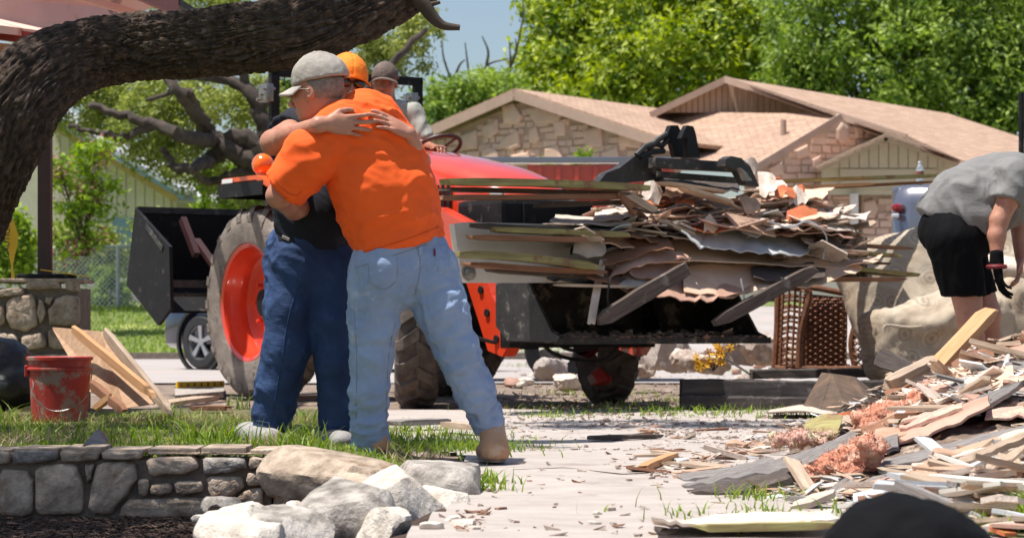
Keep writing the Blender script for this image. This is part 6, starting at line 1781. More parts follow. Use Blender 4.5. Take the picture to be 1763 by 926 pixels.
timber(W(880, 352, 18.2), W(1078, 350, 18.2), .22, .07, 'long pale topped timber running behind the cardboard', 3)
timber(W(1000, 366, 16.6), W(1090, 364, 16.6), .16, .12, 'short dark timber right of the cardboard', 4)

# cardboard, flowers, midground rubble
cbx = empty('cardboard', tuple(W(985, 386, 15.2)), 0, 'stained brown cardboard box flap leaning on the dark timbers', 'cardboard')
def CQ(X, Y, d): return W(X, Y, d) - Vector(cbx.location)
for nm_, q_ in (('flap', [CQ(963, 351, 15.9), CQ(975, 352, 15.5), CQ(962, 385, 15.0), CQ(941, 383, 15.2)]), ('panel', [CQ(975, 352, 15.5), CQ(1002, 355, 15.6), CQ(1014, 366, 15.5), CQ(1025, 391, 15.1), CQ(995, 390, 14.9), CQ(962, 385, 15.0)]), ('side', [CQ(1002, 355, 15.6), CQ(1020, 366, 15.9), CQ(1034, 388, 15.7), CQ(1025, 391, 15.1), CQ(1014, 366, 15.5)])):
    k = len(q_); MB().add(q_ + [v + Vector((0, .012, .004)) for v in q_], [tuple(range(k)), tuple(range(2 * k - 1, k - 1, -1))] + [(i, (i + 1) % k, (i + 1) % k + k, i + k) for i in range(k)]).build(nm_, MT['cardboard'], cbx)
ribbon('cardboard', [(905, 386), (940, 383), (1000, 386)], [(900, 389), (945, 388), (1000, 391)], lambda X, Y: W(X, Y, 15.3), lambda X, Y: W(X, Y, 14.6), MT['drywall'],
       'flat pale board strip lying under the stained cardboard', 'board', seed=4, wob=.02)
fl = empty('yellow_flowers', tuple(W(836, 349, 18.6)), 0, 'bunch of bright yellow flowers lying on rubble left of the timbers', 'flowers')
r = np.random.default_rng(8); nF = 30
pts = np.stack([r.normal(0, .06, nF), r.normal(0, .05, nF), r.uniform(.02, .20, nF)], 1)
pts[:, 0] += (pts[:, 2] - .1) * .5
mb = MB()
for p in pts:
    n_ = Vector(r.normal(size=3)).normalized(); t_ = n_.orthogonal(); u_ = n_.cross(t_)
    for k in range(6):
        a_ = math.pi / 3 * k; d_ = t_ * math.cos(a_) + u_ * math.sin(a_); e_ = n_.cross(d_)
        c_ = Vector(p); mb.add([c_, c_ + d_ * .018 + e_ * .008, c_ + d_ * .034 + n_ * .006, c_ + d_ * .018 - e_ * .008], [(0, 1, 2, 3)])
mb.build('petals', MT['flower'], fl)['kind'] = 'stuff'
mb = MB()
for p in pts[::3]: mb.tube([(0, 0, 0), tuple(p * [.6, .6, .5]), tuple(p)], .004, 4)
mb.build('stem', MT['bark_far'], fl)
o = MB().bar(W(850, 337, 18.3), W(879, 352, 17.8), .012, .012).build('stick', MT['bark_far']); tag(o, 'thin dark stick lying right of the yellow flowers', 'stick')
for i, (X0, X1, Y0, Y1, d, m, lb) in enumerate([
    (766, 800, 314, 352, 20.5, 'rubble_concrete', 'tall tan concrete chunk right of the front tyre'),
    (848, 880, 312, 345, 20.6, 'rubble_concrete', 'grey concrete chunk above the yellow flowers'),
    (872, 912, 314, 346, 20.2, 'litter', 'lumpy pale rubble chunk left of the wicker chair'),
    (632, 662, 338, 360, 23.5, 'rubble_concrete', 'grey broken slab seen under the loader bucket'),
    (626, 650, 330, 346, 25, 'stone_pale', 'pale flat chunk behind the grey slab under the loader'),
    (800, 822, 330, 350, 19.6, 'litter', 'small knobbly rubble chunk left of the yellow flowers'),
    (815, 850, 336, 352, 20.8, 'stone_pale', 'white rubble chunk behind the yellow flowers'),
    (905, 960, 322, 348, 20.8, 'litter', 'low rubble heap behind the wicker chair'),
    (740, 768, 338, 356, 21.2, 'litter', 'small rubble chunk just right of the tyre foot'),
    (655, 680, 352, 368, 20.5, 'stone_pale', 'white rubble chunk near the shaded tyre')]):
    a = W(X0, Y1, d); b = W(X1, Y0, d)
    boulder('rubble_chunk', ((a.x + b.x) / 2, d, (a.z + b.z) / 2), ((b.x - a.x) * 1.1, .25, (b.z - a.z) * 1.15), 300 + i, MT[m], .3 * i, (.1, .1), sub=4, label=lb, cat='rubble', rough=.22)
r = random.Random(3)
for i in range(46):
    X = r.uniform(600, 915); Y = r.uniform(335, 366); p = GP(X, Y, 0)
    s_ = r.uniform(.05, .15)
    boulder('rubble_piece', p + Vector((0, 0, s_ * .25)), (s_ * 1.3, s_, s_ * .8), 400 + i, MT[r.choice(['litter', 'stone_pale', 'rubble_concrete', 'veneer_pink'])], r.uniform(0, 3), (.2, .2), sub=2,
            label='small rubble piece strewn on the ground behind the tractor', cat='rubble', group='small rubble behind the tractor', rough=.12)

# ================================================================== debris pile on the right
def mz(x, y):
    Hh = np.interp(y, [6.0, 7, 8, 9, 10, 11, 12, 12.9], [.0, .04, .12, .24, .37, .45, .37, .0])
    xl_ = np.interp(y, [6, 7.5, 8.3, 9.5, 11, 12.9], [1.1, .75, .62, .85, 1.15, 1.35])
    return Hh * sstep(0, 1.25, x - xl_)
def pile_z(x, y):
    p = np.stack([x, y, 0 * x], 1)
    return mz(x, y) + (.05 * noise3(p * 3) + .04 * fbm(p * 9, 3)) * sstep(0, .08, mz(x, y)) - .012
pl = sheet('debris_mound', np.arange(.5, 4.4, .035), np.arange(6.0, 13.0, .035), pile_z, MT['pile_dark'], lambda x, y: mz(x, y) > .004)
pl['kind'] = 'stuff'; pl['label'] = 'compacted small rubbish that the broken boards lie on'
def on_pile(X, Y, lift=.0):
    """point of the pile surface seen at X, Y"""
    for d in np.arange(6.0, 13.2, .05):
        z = float(mz(np.array([(X - 600) * d / 2812.6]), np.array([d]))[0])
        w_ = W(X, Y, d)
        if w_.z <= z + lift: return w_
    return W(X, Y, 12.5)
r = random.Random(12)
kinds = [('drywall', 26), ('lumber_pale', 30), ('veneer_pink', 14), ('sandstone_scrap', 16), ('orange_scrap', 2), ('board_grey', 8), ('white_sheet', 9), ('lumber_brown', 3), ('insulation_pale', 3)]
bag = sum([[k] * w for k, w in kinds], [])
nm2 = {'drywall': ('torn pale drywall fragment on the right hand debris pile', 'drywall fragments on the pile'), 'lumber_pale': ('splintered pale wood fragment on the right hand debris pile', 'pale wood fragments on the pile'),
       'veneer_pink': ('pinkish sheet fragment on the right hand debris pile', 'pinkish fragments on the pile'), 'sandstone_scrap': ('tan plaster fragment on the right hand debris pile', 'tan fragments on the pile'),
       'orange_scrap': ('orange brown fragment on the right hand debris pile', 'orange fragments on the pile'), 'board_grey': ('grey wood fragment on the right hand debris pile', 'grey fragments on the pile'),
       'white_sheet': ('white plastic fragment on the right hand debris pile', 'white fragments on the pile'), 'lumber_brown': ('brown wood fragment on the right hand debris pile', 'brown fragments on the pile'),
       'insulation_pale': ('pale insulation tuft on the right hand debris pile', 'insulation tufts on the pile')}
def in_zone(X, Y):
    return Y > np.interp(X, [780, 900, 1000, 1060, 1120, 1200], [440, 408, 382, 350, 335, 318]) and Y < np.interp(X, [780, 900, 1000, 1200], [462, 470, 478, 505])
EX1 = [(985, 440), (1060, 404), (1210, 384), (1210, 404), (1120, 430), (1010, 466)]; EX2 = [(780, 448), (905, 428), (1000, 408), (1012, 428), (945, 450), (880, 470), (780, 470)]
cnt = 0; i = 0
while cnt < 135 and i < 4000:
    i += 1
    X = r.uniform(1060, 1215) if r.random() < .62 else r.uniform(790, 1215); Y = r.uniform(318, 502)
    if not in_zone(X, Y) or inside(EX1, X, Y) or inside(EX2, X, Y): continue
    p = on_pile(X, Y, .02); k = r.choice(bag)
    elong = k in ('lumber_pale', 'board_grey', 'lumber_brown')
    sc = .75 + .55 * r.random()
    sz = (r.uniform(.14, .50) * sc, r.uniform(.02, .07)) if elong else (r.uniform(.08, .24) * sc, r.uniform(.05, .15))
    lb, g = nm2[k]; zn = 'among the laths at the lower right of' if Y > 425 else ('behind the silver planks of' if Y > 385 else ('around the leaning two by four on' if X < 1130 else 'near the orange slab at the top right of'))
    lb = lb.replace('on the right hand', zn + ' the') ; g = g + ', ' + zn.split(' the ')[0] + ' ' + zn.split(' the ')[1].split(' of')[0]
    chip('fragment', p + Vector((0, 0, r.uniform(.0, .035))), sz, MT[k], lb, g, 900 + i, ax=-.35 + r.gauss(0, .5), tilt=.32 if Y < 385 else .2, curl=.3, th=r.uniform(.006, .02))
    cnt += 1
rw = random.Random(77)
for i in range(70):
    X = rw.uniform(1075, 1212); Y = rw.uniform(422, 490)
    if Y < 500 - (X - 1000) * .42: continue
    sz = (rw.uniform(.12, .34), rw.uniform(.05, .13)) if rw.random() < .6 else (rw.uniform(.25, .6), rw.uniform(.02, .05))
    chip('wallboard', on_pile(X, Y, .03) + Vector((0, 0, rw.uniform(.01, .07))), sz, MT[rw.choice(['drywall', 'drywall', 'white_sheet', 'lumber_pale', 'door_white', 'sandstone_scrap'])], 'torn whitish wallboard piece in the heap at the lower right', 'wallboard pieces at the lower right', 2900 + i, ax=-.3 + rw.gauss(0, .6), tilt=.2, curl=.3, th=rw.uniform(.008, .018))
# chips strewn between the pile and the drive
for i in range(40):
    X = r.uniform(740, 1000); Y = r.uniform(392, 450)
    if X < 800 and Y > 425 and r.random() < .8: continue
    p = GP(X, Y, .015); k = r.choice(['drywall', 'lumber_pale', 'sandstone_scrap', 'veneer_pink', 'lumber_brown'])
    chip('fragment', p, (r.uniform(.05, .22), r.uniform(.02, .09)), MT[k], 'small flat fragment strewn on the ground left of the debris pile', 'fragments strewn beside the pile', 1900 + i, tilt=.10, curl=.15, th=.01)
# splinters too small and too many to count
def splinters(name, n_, seed, m, label, lmin=.02, lmax=.12):
    r_ = random.Random(seed); P = []
    while len(P) < n_:
        X = r_.uniform(790, 1215); Y = r_.uniform(318, 502)
        if r_.random() > (.35 if X < 1050 else 1): continue
        if in_zone(X, Y) and not inside(EX1, X, Y) and not inside(EX2, X, Y): P.append(tuple(on_pile(X, Y, .0) + Vector((0, 0, r_.uniform(0, .03)))))
    return crumbs(name, np.array(P), RNG.uniform(lmin, lmax, n_), m, .12, label)
splinters('pale_splinters', 500, 1, MT['lumber_pale'], 'fine pale splinters over the debris pile')
splinters('plaster_crumbs', 900, 2, MT['drywall'], 'plaster crumbs over the debris pile', .02, .09)
splinters('tan_crumbs', 600, 3, MT['sandstone_scrap'], 'tan crumbs over the debris pile', .02, .09)
splinters('white_crumbs', 500, 4, MT['white_sheet'], 'white crumbs over the debris pile', .02, .10)
# long silver planks and other pieces one can point at
def PP(X, Y, l=0): return on_pile(X, Y, l)
def DPt(d): return lambda X, Y: W(X, Y, d)
for i, (t_, b_, d1, d2, m, lb, cat) in enumerate([
    ([(1005, 416), (1060, 406), (1130, 395), (1230, 380)], [(1000, 422), (1055, 414), (1130, 404), (1230, 390)], 9.5, 9.3, 'board_grey', 'long silver weathered plank across the top of the pile', 'plank'),
    ([(996, 425), (1055, 417), (1130, 407), (1230, 392)], [(988, 434), (1050, 430), (1130, 417), (1230, 400)], 9.2, 8.95, 'board_grey', 'second silver plank lying close below the long one', 'plank'),
    ([(1040, 438), (1080, 430), (1130, 420), (1230, 402)], [(1030, 448), (1080, 440), (1130, 429), (1230, 408)], 8.35, 8.15, 'board_grey', 'silver weathered plank ending behind the bright orange insulation', 'plank'),
    ([(1022, 451), (1080, 443), (1130, 432), (1230, 411)], [(1004, 464), (1065, 456), (1130, 441), (1230, 416)], 8.1, 7.9, 'board_grey', 'broad silver plank third from the top of the pile', 'plank'),
    ([(1000, 467), (1060, 459), (1100, 450)], [(996, 478), (1050, 470), (1096, 456)], 7.85, 7.65, 'board_grey', 'short grey plank end lowest of the silver planks', 'plank'),
    ([(858, 456), (910, 436), (950, 424), (1000, 412)], [(880, 464), (935, 446), (975, 432), (1010, 422)], 8.7, 8.5, 'board_grey', 'narrow grey plank running under the pink insulation', 'plank'),
    ([(798, 461), (850, 450), (905, 441), (935, 436)], [(800, 463), (855, 457), (905, 450), (940, 441)], 8.45, 8.3, 'board_grey', 'split flat grey plank end lying on the driveway', 'plank'),
    ([(806, 466), (860, 459), (905, 452), (942, 443)], [(815, 469), (865, 469), (905, 462), (948, 448)], 8.2, 8.0, 'board_dark', 'dark split board beside the grey plank end', 'plank'),
    ([(790, 452), (850, 444), (905, 434)], [(800, 456), (850, 453), (912, 441)], 8.9, 8.7, 'board_grey', 'thin grey plank behind the split plank end', 'plank'),
    ([(1068, 464), (1120, 440), (1215, 406)], [(1072, 468), (1122, 446), (1215, 412)], 7.7, 7.65, 'lumber_pale', 'thin pale lath slanting over the wide silver plank', 'lath'),
    ([(1085, 470), (1150, 440), (1215, 420)], [(1088, 474), (1152, 446), (1215, 426)], 7.5, 7.4, 'lumber_pale', 'second thin pale lath below the first one', 'lath'),
    ([(1168, 368), (1185, 352), (1210, 350)], [(1160, 384), (1178, 388), (1210, 384)], 10.6, 10.2, 'orange_scrap', 'orange brown terracotta coloured slab at the right edge', 'slab'),
    ([(1176, 338), (1182, 330)], [(1163, 384), (1172, 380)], 10.3, 10.0, 'white_sheet', 'white curved plastic strip beside the orange brown slab', 'strip'),
    ([(1108, 350), (1135, 345), (1160, 356)], [(1104, 362), (1140, 366), (1158, 366)], 10.9, 10.6, 'white_sheet', 'pale bluish torn sheet near the top of the pile', 'sheet'),
    ([(1035, 400), (1070, 388), (1125, 386)], [(1030, 412), (1075, 400), (1120, 398)], 9.8, 9.5, 'white_sheet', 'white plastic film behind the long silver plank', 'film'),
    ([(770, 486), (840, 482), (920, 486), (975, 480)], [(768, 492), (840, 500), (920, 499), (978, 490)], 6.7, 6.3, 'drywall', 'long pale board lying flat at the bottom of the driveway', 'board'),
    ([(1036, 332), (1060, 340), (1095, 352)], [(1030, 345), (1055, 354), (1090, 366)], 11.9, 11.7, 'board_dark', 'dark sloping sheet at the back of the pile', 'sheet'),
    ([(975, 396), (1000, 388), (1060, 372)], [(980, 402), (1005, 396), (1062, 380)], 10.6, 10.4, 'lumber_pale', 'cream board end behind the pink insulation', 'board'),
    ([(940, 398), (965, 392), (985, 396)], [(935, 410), (960, 414), (985, 408)], 10.4, 10.0, 'board_green', 'yellowish flat board beside the pale insulation', 'board'),
]):
    ribbon('plank' if 'plank' in lb else 'debris_piece', t_, b_, DPt(d1), DPt(d2), MT[m], lb, cat, seed=80 + i, wob=.012 if 'plank' in lb else .025, ragged=.9, th=.02 if 'plank' in lb else .008)
for i, (a, b, dz, w, h, m, lb) in enumerate([
    ((1098, 346), (1161, 292), None, .09, .045, 'lumber', 'fresh orange two by four leaning up out of the debris pile'),
    ((1040, 362), (1100, 338), None, .07, .05, 'lumber_pale', 'pale stud running down from the leaning two by four'),
    ((753, 440), (790, 428), None, .04, .025, 'lumber', 'short orange stick lying at the edge of the pile'),
    ((791, 435), (850, 440), None, .12, .014, 'lumber_pale', 'flat thin board right of the short orange stick'),
    ((812, 497), (975, 494), None, .04, .02, 'board_green', 'greenish trim strip along the bottom of the long pale board'),
    ((690, 412), (770, 410), None, .10, .02, 'board_dark', 'dark flat stick lying on the driveway under the loader')]):
    if i < 2:
        d = 11.3 if i == 0 else 11.0; A = W(a[0], a[1], d - .15); B = W(b[0], b[1], d + .35)
    else: A = GP(*a, .02); B = GP(*b, .02)
    if i == 4: A = W(*a, 6.25); B = W(*b, 6.25)
    stick('stick' if w < .06 else 'stud', A, B, w, h, MT[m], lb, 'lumber', seed=i)
rs = random.Random(9)
for i in range(120):
    X = rs.uniform(990, 1190); Y = rs.uniform(330, 480)
    if not in_zone(X, Y) or inside(EX1, X, Y): continue
    pq = on_pile(X, Y, .03); d_ = pq.y; Ln = rs.uniform(28, 110 if i % 2 else 70); hh = rs.uniform(7, 22 if i % 2 else 14); sl = -rs.uniform(-4, .32 * Ln); k = rs.choice(['drywall', 'veneer_pink', 'sandstone_scrap', 'board_grey', 'veneer', 'insulation_pale', 'lumber_brown', 'white_sheet'])
    zn = 'behind the silver planks' if Y < 400 else 'in front of the silver planks'
    if Y < 370: zn = 'near the leaning two by four'
    ribbon('broken_sheet', [(X, Y), (X + Ln * .5, Y + sl * .5 - rs.uniform(-2, 5)), (X + Ln, Y + sl)], [(X + rs.uniform(-6, 8), Y + hh), (X + Ln * .5, Y + hh + sl * .5 + rs.uniform(-2, 4)), (X + Ln * rs.uniform(.8, 1.05), Y + sl + hh * rs.uniform(.6, 1.1))], DPt(d_ + .02), DPt(d_ - rs.uniform(.1, .3)), MT[k],
           {'drywall': 'pale torn sheet ', 'veneer_pink': 'pinkish broken sheet ', 'sandstone_scrap': 'tan broken sheet ', 'board_grey': 'short grey board ', 'veneer': 'smooth tan broken sheet ', 'insulation_pale': 'pink fibrous scrap ', 'lumber_brown': 'brown broken board ', 'white_sheet': 'white broken sheet '}[k] + zn + ' on the debris pile', 'sheet', 'broken sheets, ' + k.split('_')[0] + ' ' + zn.split(' ')[0], seed=700 + i, wob=.02, ragged=1.2, th=rs.uniform(.008, .02))
# insulation
def fluff(X0, X1, Y0, Y1, d, seed, m, label, rot=0, deep=.12):
    a = W(X0, Y1, d); b = W(X1, Y0, d); c = (a + b) / 2; r_ = np.random.default_rng(seed)
    ext = np.array([(b.x - a.x) / 2, deep, (b.z - a.z) / 2])
    S_ = SDF(-ext * 1.5 - .05, ext * 1.5 + .05, .009)
    for k in range(26):
        t = r_.uniform(-1, 1); q = np.array([t * ext[0] * .85, r_.normal() * deep * .35, (r_.uniform(-.5, .5) + t * rot) * ext[2] * .8])
        S_.ell(q, np.array([1.3, 1, .8]) * r_.uniform(.25, .5) * ext[2], k=.012)
    o = S_.build('insulation', m, None, lambda V, N: .03 * fbm(V * 20 + seed, 5, .65) + .012 * fbm(V * 70, 3, .6), smooth=1)
    o.location = c
    vv = np.empty(len(o.data.vertices) * 3, np.float32); o.data.vertices.foreach_get('co', vv); vv = vv.reshape(-1, 3)
    pts = vv[r_.integers(0, len(vv), 2600)] + r_.normal(0, .003, (2600, 3)); dd = r_.normal(size=(2600, 3)) * .011; ss = r_.normal(size=(2600, 3)) * .0012
    fb = np.stack([pts - ss, pts + ss, pts + dd + ss * .3, pts + dd - ss * .3], 1).reshape(-1, 3)
    f_ = link('fibres', np_mesh('fibres', fb, np.arange(len(fb)).reshape(-1, 4), False), m, o); f_['kind'] = 'stuff'
    return tag(o, label, 'insulation')
fluff(945, 1030, 412, 460, 8.25, 1, MT['insulation'], 'bright orange pink clump of insulation in the middle of the pile', .75)
fluff(1002, 1092, 370, 408, 9.9, 2, MT['insulation'], 'orange pink insulation strip behind the silver planks', .7)
fluff(1060, 1130, 352, 388, 10.6, 3, MT['insulation_pale'], 'pale pink insulation near the top of the pile', .3)
fluff(903, 980, 400, 426, 9.9, 4, MT['insulation_pale'], 'pale rosy insulation bat at the left end of the pile', -.1)
fluff(1180, 1225, 405, 450, 8.3, 5, MT['drywall'], 'crumpled cream paper at the right edge of the pile', 0)

# ================================================================== foreground bag
c = np.array(W(1068, 512, 4.4))
S_ = SDF(c - [.36, .36, .30], c + [.36, .36, .22], .012)
S_.ell(c + [-.02, 0, -.07], (.155, .16, .152), k=.03).ell(c + [.055, .02, -.10], (.135, .15, .145), k=.03).ell(c + [-.04, 0, -.02], (.075, .1, .09), k=.03)
S_.ell(c + [.0, .0, -.18], (.18, .17, .10), k=.04)
o = S_.build('black_bag', MT['black_cloth'], None, lambda V, N: .022 * fbm(V * [8, 8, 14], 4, .55, True) + .004 * fbm(V * 35, 2), origin=c)
o.location = c; tag(o, 'dark rounded bag out of focus at the bottom edge', 'bag')

# ================================================================== bucket, leaning boards, black bag, tape
bd = 12.4
bp = W(70, 390, bd)
bkt = empty('red_bucket', (bp.x, bp.y, .055), .2, 'scuffed red plastic bucket standing in the grass by the wall', 'bucket')
rb = 37 * bd / 2812.6
prof = [(rb * .80, .0), (rb * .86, .005), (rb * .97, .285), (rb * 1.04, .287), (rb * 1.04, .296), (rb * .975, .30), (rb * .985, .335), (rb * 1.045, .337), (rb * 1.05, .352), (rb * 1.0, .356), (rb * .96, .35), (rb * .82, .02), (0.001, .015)]
MB().lathe(prof, 40).build('body', MT['bucket_red'], bkt)
hd = [(-rb * 1.02, 0, .29)] + [(-rb * 1.0 + .03 * math.sin(t * 3), -.06 * math.sin(t * 1.6) - .10 * t, .29 - .17 * t) for t in (.25, .5, .75)] + [(-rb * .35, -rb * .93, .085), (rb * .3, -rb * .96, .09), (rb * .85, -rb * .6, .16), (rb * 1.02, 0, .29)]
MB().tube([Vector(p) for p in catmull(hd, 4)], .003, 6).build('handle', MT['steel'], bkt)
MB().box(-rb * 1.10, -rb * .98, -.03, .03, .25, .31, bev=.006).build('handle_lug', MT['bucket_red'], bkt)
def panel_px(name, quad, m, label, cat, th=.018, group=None, parent=None):
    P = [Vector(q) for q in quad]; c = sum(P, Vector()) / len(P); n = (P[1] - P[0]).cross(P[2] - P[0]).normalized(); k = len(P)
    V = [p - c for p in P] + [p - c - n * th for p in P]
    F = [tuple(range(k)), tuple(range(2 * k - 1, k - 1, -1))] + [(i, (i + 1) % k, (i + 1) % k + k, i + k) for i in range(k)]
    o = MB().add(V, F).build(name, m, parent, tuple(c)); return tag(o, label, cat, group)
panel_px('plywood_sheet', [W(64, 308, 13.6), W(122, 312, 12.9), W(198, 378, 12.1), W(150, 384, 12.2), W(108, 368, 12.6)], MT['plywood'], 'leaning plywood sheet beside the red bucket', 'plywood')
stick('stud', W(122, 311, 12.85), W(199, 388, 11.95), .03, .05, MT['lumber_pale'], 'pale lumber edge along the top of the leaning plywood', 'lumber', seed=3)
stick('stud', W(85, 309, 12.85), W(180, 372, 11.95), .03, .045, MT['lumber'], 'stud fastened across the face of the leaning plywood', 'lumber', seed=6)
stick('stud', W(108, 362, 12.3), W(145, 386, 12.0), .04, .04, MT['lumber_brown'], 'brown stub of wood under the leaning plywood', 'lumber', seed=5)
stick('stud', W(112, 384, 12.2), W(132, 372, 12.1), .03, .03, MT['lumber'], 'short orange stick between bucket and plywood', 'lumber', seed=8)
c = np.array(W(8, 345, 13.2)); S_ = SDF(c - [.5, .4, .32], c + [.4, .4, .32], .015)
S_.ell(c + [-.03, 0, 0], (.17, .2, .15)).ell(c + [.05, -.05, -.1], (.15, .2, .12)).ell(c + [-.15, 0, -.12], (.2, .2, .15))
o = S_.build('black_bag', MT['black_shiny'], None, lambda V, N: .03 * fbm(V * 9, 3, ridged=True), origin=c); o.location = c
tag(o, 'glossy black plastic bag behind the bucket at the left edge', 'bag')
panel_px('black_scrap', [GP(96, 420, .12), GP(112, 405, .14), GP(125, 412, .1), GP(122, 420, .1)], MT['black_shiny'], 'small crumpled black scrap in the grass above the wall', 'scrap', .01)
# road items behind the lawn: grey slab with tape, loose boards
panel_px('flat_slab', [GP(205, 372, .06), GP(262, 368, .06), GP(262, 360, .06), GP(205, 362, .06)], MT['stone_grey'], 'low grey slab lying behind the lawn near the rear tyre', 'slab', .05)
def ct(a, b, z, w, name, label):
    t = empty(name, tuple(GP(*a, z)), 0, label, 'tape'); o_ = Vector(t.location); A = GP(*a, z) - o_; B = GP(*b, z) - o_
    MB().bar(A, B, .02, w).build('strip', MT['tape'], t)
    for k in range(7):
        f = (k + .5) / 7; p = A.lerp(B, f); MB().box(p.x - .035, p.x + .02, p.y - .013, p.y - .011, p.z - w * .3, p.z + w * .3).build('dark_mark', MT['lumber_brown'], t)
ct((207, 362), (262, 361), .09, .05, 'caution_tape', 'yellow caution tape stretched over the grey slab')
for i, (a, b, w, m, lb) in enumerate([((190, 380), (245, 374), .16, 'lumber_pale', 'pale board piece lying behind the lawn'), ((225, 384), (270, 384), .12, 'lumber_brown', 'brown board lying in the grass left of the dark jeans'),
                                       ((340, 374), (402, 373), .10, 'board_dark', 'dark flat board behind the two men'), ((460, 398), (520, 396), .14, 'board_grey', 'grey board scrap behind the jeans leg'), ((520, 399), (560, 402), .08, 'lumber_pale', 'pale splinter on the driveway right of the tyre')]):
    stick('board', GP(*a, .05), GP(*b, .05), w, .03, MT[m], lb, 'board', seed=40 + i)
# twisted caution tape with printing hanging by the post
ct_ = empty('caution_tape', tuple(W(13, 204, 13.0)), 0, 'yellow caution tape with black lettering hanging at the left edge', 'tape')
o_ = np.array(ct_.location)
L_ = [(11, 14, 204), (8, 18, 212), (6, 22, 222), (8, 20, 232), (11, 17, 242), (13, 15, 250), (13, 17, 262)]
L_ = [(a_, b_, y_) for a_, b_, y_ in L_]
V = []; F = []
for i, (xa, xb, Y) in enumerate(L_):
    V.append(np.array(W(xa, Y, 13.0)) - o_); V.append(np.array(W(xb, Y, 13.03)) - o_)
for i in range(len(L_) - 1): F.append((2 * i, 2 * i + 1, 2 * i + 3, 2 * i + 2))
MB().add([tuple(v) for v in V], F, True).build('strip', MT['tape'], ct_)
cu = bpy.data.curves.new('tape_lettering', 'FONT'); cu.body = 'CAUTION'; cu.size = .062; cu.extrude = .0005
to = bpy.data.objects.new('tape_lettering_source', cu); COL.objects.link(to); bpy.context.view_layer.update()
me = bpy.data.meshes.new_from_object(to.evaluated_get(bpy.context.evaluated_depsgraph_get())); bpy.data.objects.remove(to)
p = np.array(W(10.5, 243, 12.985)) - o_
link('tape_lettering', me, MT['print_black'], ct_, tuple(p), (math.radians(90), math.radians(-88), 0)).scale = (.72, .72, .72)
# ================================================================== people
from mathutils.bvhtree import BVHTree
def V3(*a): return np.array(a, float)
def unit(v): v = np.array(v, float); return v / np.linalg.norm(v)
def capcone(s, a, b, ra, rb, k=.02, flat=None, fs=1.0, cut_a=False, sub=False):
    """cone with a flat end at b (a cuff or hem)"""
    a = np.array(a, float); b = np.array(b, float); t = unit(b - a)
    m = max(ra, rb) + k + s.h * 3
    w = s._win(np.minimum(a, b) - m, np.maximum(a, b) + m)
    if w is None: return
    sl, (x, y, z) = w
    ab = b - a; L2 = ab @ ab
    tt = ((x - a[0]) * ab[0] + (y - a[1]) * ab[1] + (z - a[2]) * ab[2]) / L2; tc = np.clip(tt, 0, 1)
    dx = x - a[0] - tc * ab[0]; dy = y - a[1] - tc * ab[1]; dz = z - a[2] - tc * ab[2]
    q = dx * dx + dy * dy + dz * dz
    if flat is not None:
        f = unit(flat); c = dx * f[0] + dy * f[1] + dz * f[2]; q = np.maximum(q + c * c * (1 / fs ** 2 - 1), 0)
    d = np.sqrt(q) - (ra + (rb - ra) * tc)
    d = np.maximum(d, (tt - 1) * math.sqrt(L2))
    s._mix(sl, d, k, sub)

def basis(f, up=(0, 0, 1)):
    f = unit(f); u = np.array(up, float); u = unit(u - f * (u @ f)); return f, np.cross(u, f), u      # face, side (his left), up
def head(s, c, f, up=(0, 0, 1), sc=1.0, neck=None):
    f, l, u = basis(f, up); R = np.array([f, l, u]); c = np.array(c, float)
    P = lambda a, b, d: c + (f * a + l * b + u * d) * sc
    s.ell(P(-.012, 0, .030), np.array([.098, .077, .098]) * sc, R, k=.01)
    s.ell(P(.022, 0, -.030), np.array([.072, .062, .075]) * sc, R, k=.03)
    s.ell(P(.050, 0, -.085), np.array([.040, .040, .028]) * sc, R, k=.03)           # chin
    s.ell(P(.070, 0, .034), np.array([.022, .050, .012]) * sc, R, k=.014)            # brow
    for q in (-1, 1):
        s.ell(P(.088, q * .032, .014), np.array([.014, .017, .012]) * sc, R, k=.008, sub=True)
        s.ell(P(.076, q * .032, .013), np.array([.013, .014, .011]) * sc, R, k=.002)
        s.ell(P(.060, q * .042, -.022), np.array([.026, .022, .022]) * sc, R, k=.018)    # cheek
        s.ell(P(-.006, q * .080, -.004), np.array([.020, .010, .032]) * sc, R, k=.004)   # ear
        s.ell(P(-.000, q * .088, -.002), np.array([.010, .006, .018]) * sc, R, k=.004, sub=True)
        s.ell(P(.105, q * .012, -.034), np.array([.010, .009, .008]) * sc, R, k=.006)
    s.cone(P(.085, 0, .018), P(.118, 0, -.026), .008 * sc, .013 * sc, k=.010)            # nose
    s.ell(P(.088, 0, -.056), np.array([.016, .024, .006]) * sc, R, k=.005)
    s.ell(P(.087, 0, -.066), np.array([.014, .020, .006]) * sc, R, k=.005)
    if neck is not None:
        s.cone(P(-.025, 0, -.055), np.array(neck, float), .058 * sc, .066 * sc, k=.03)
    return P, R

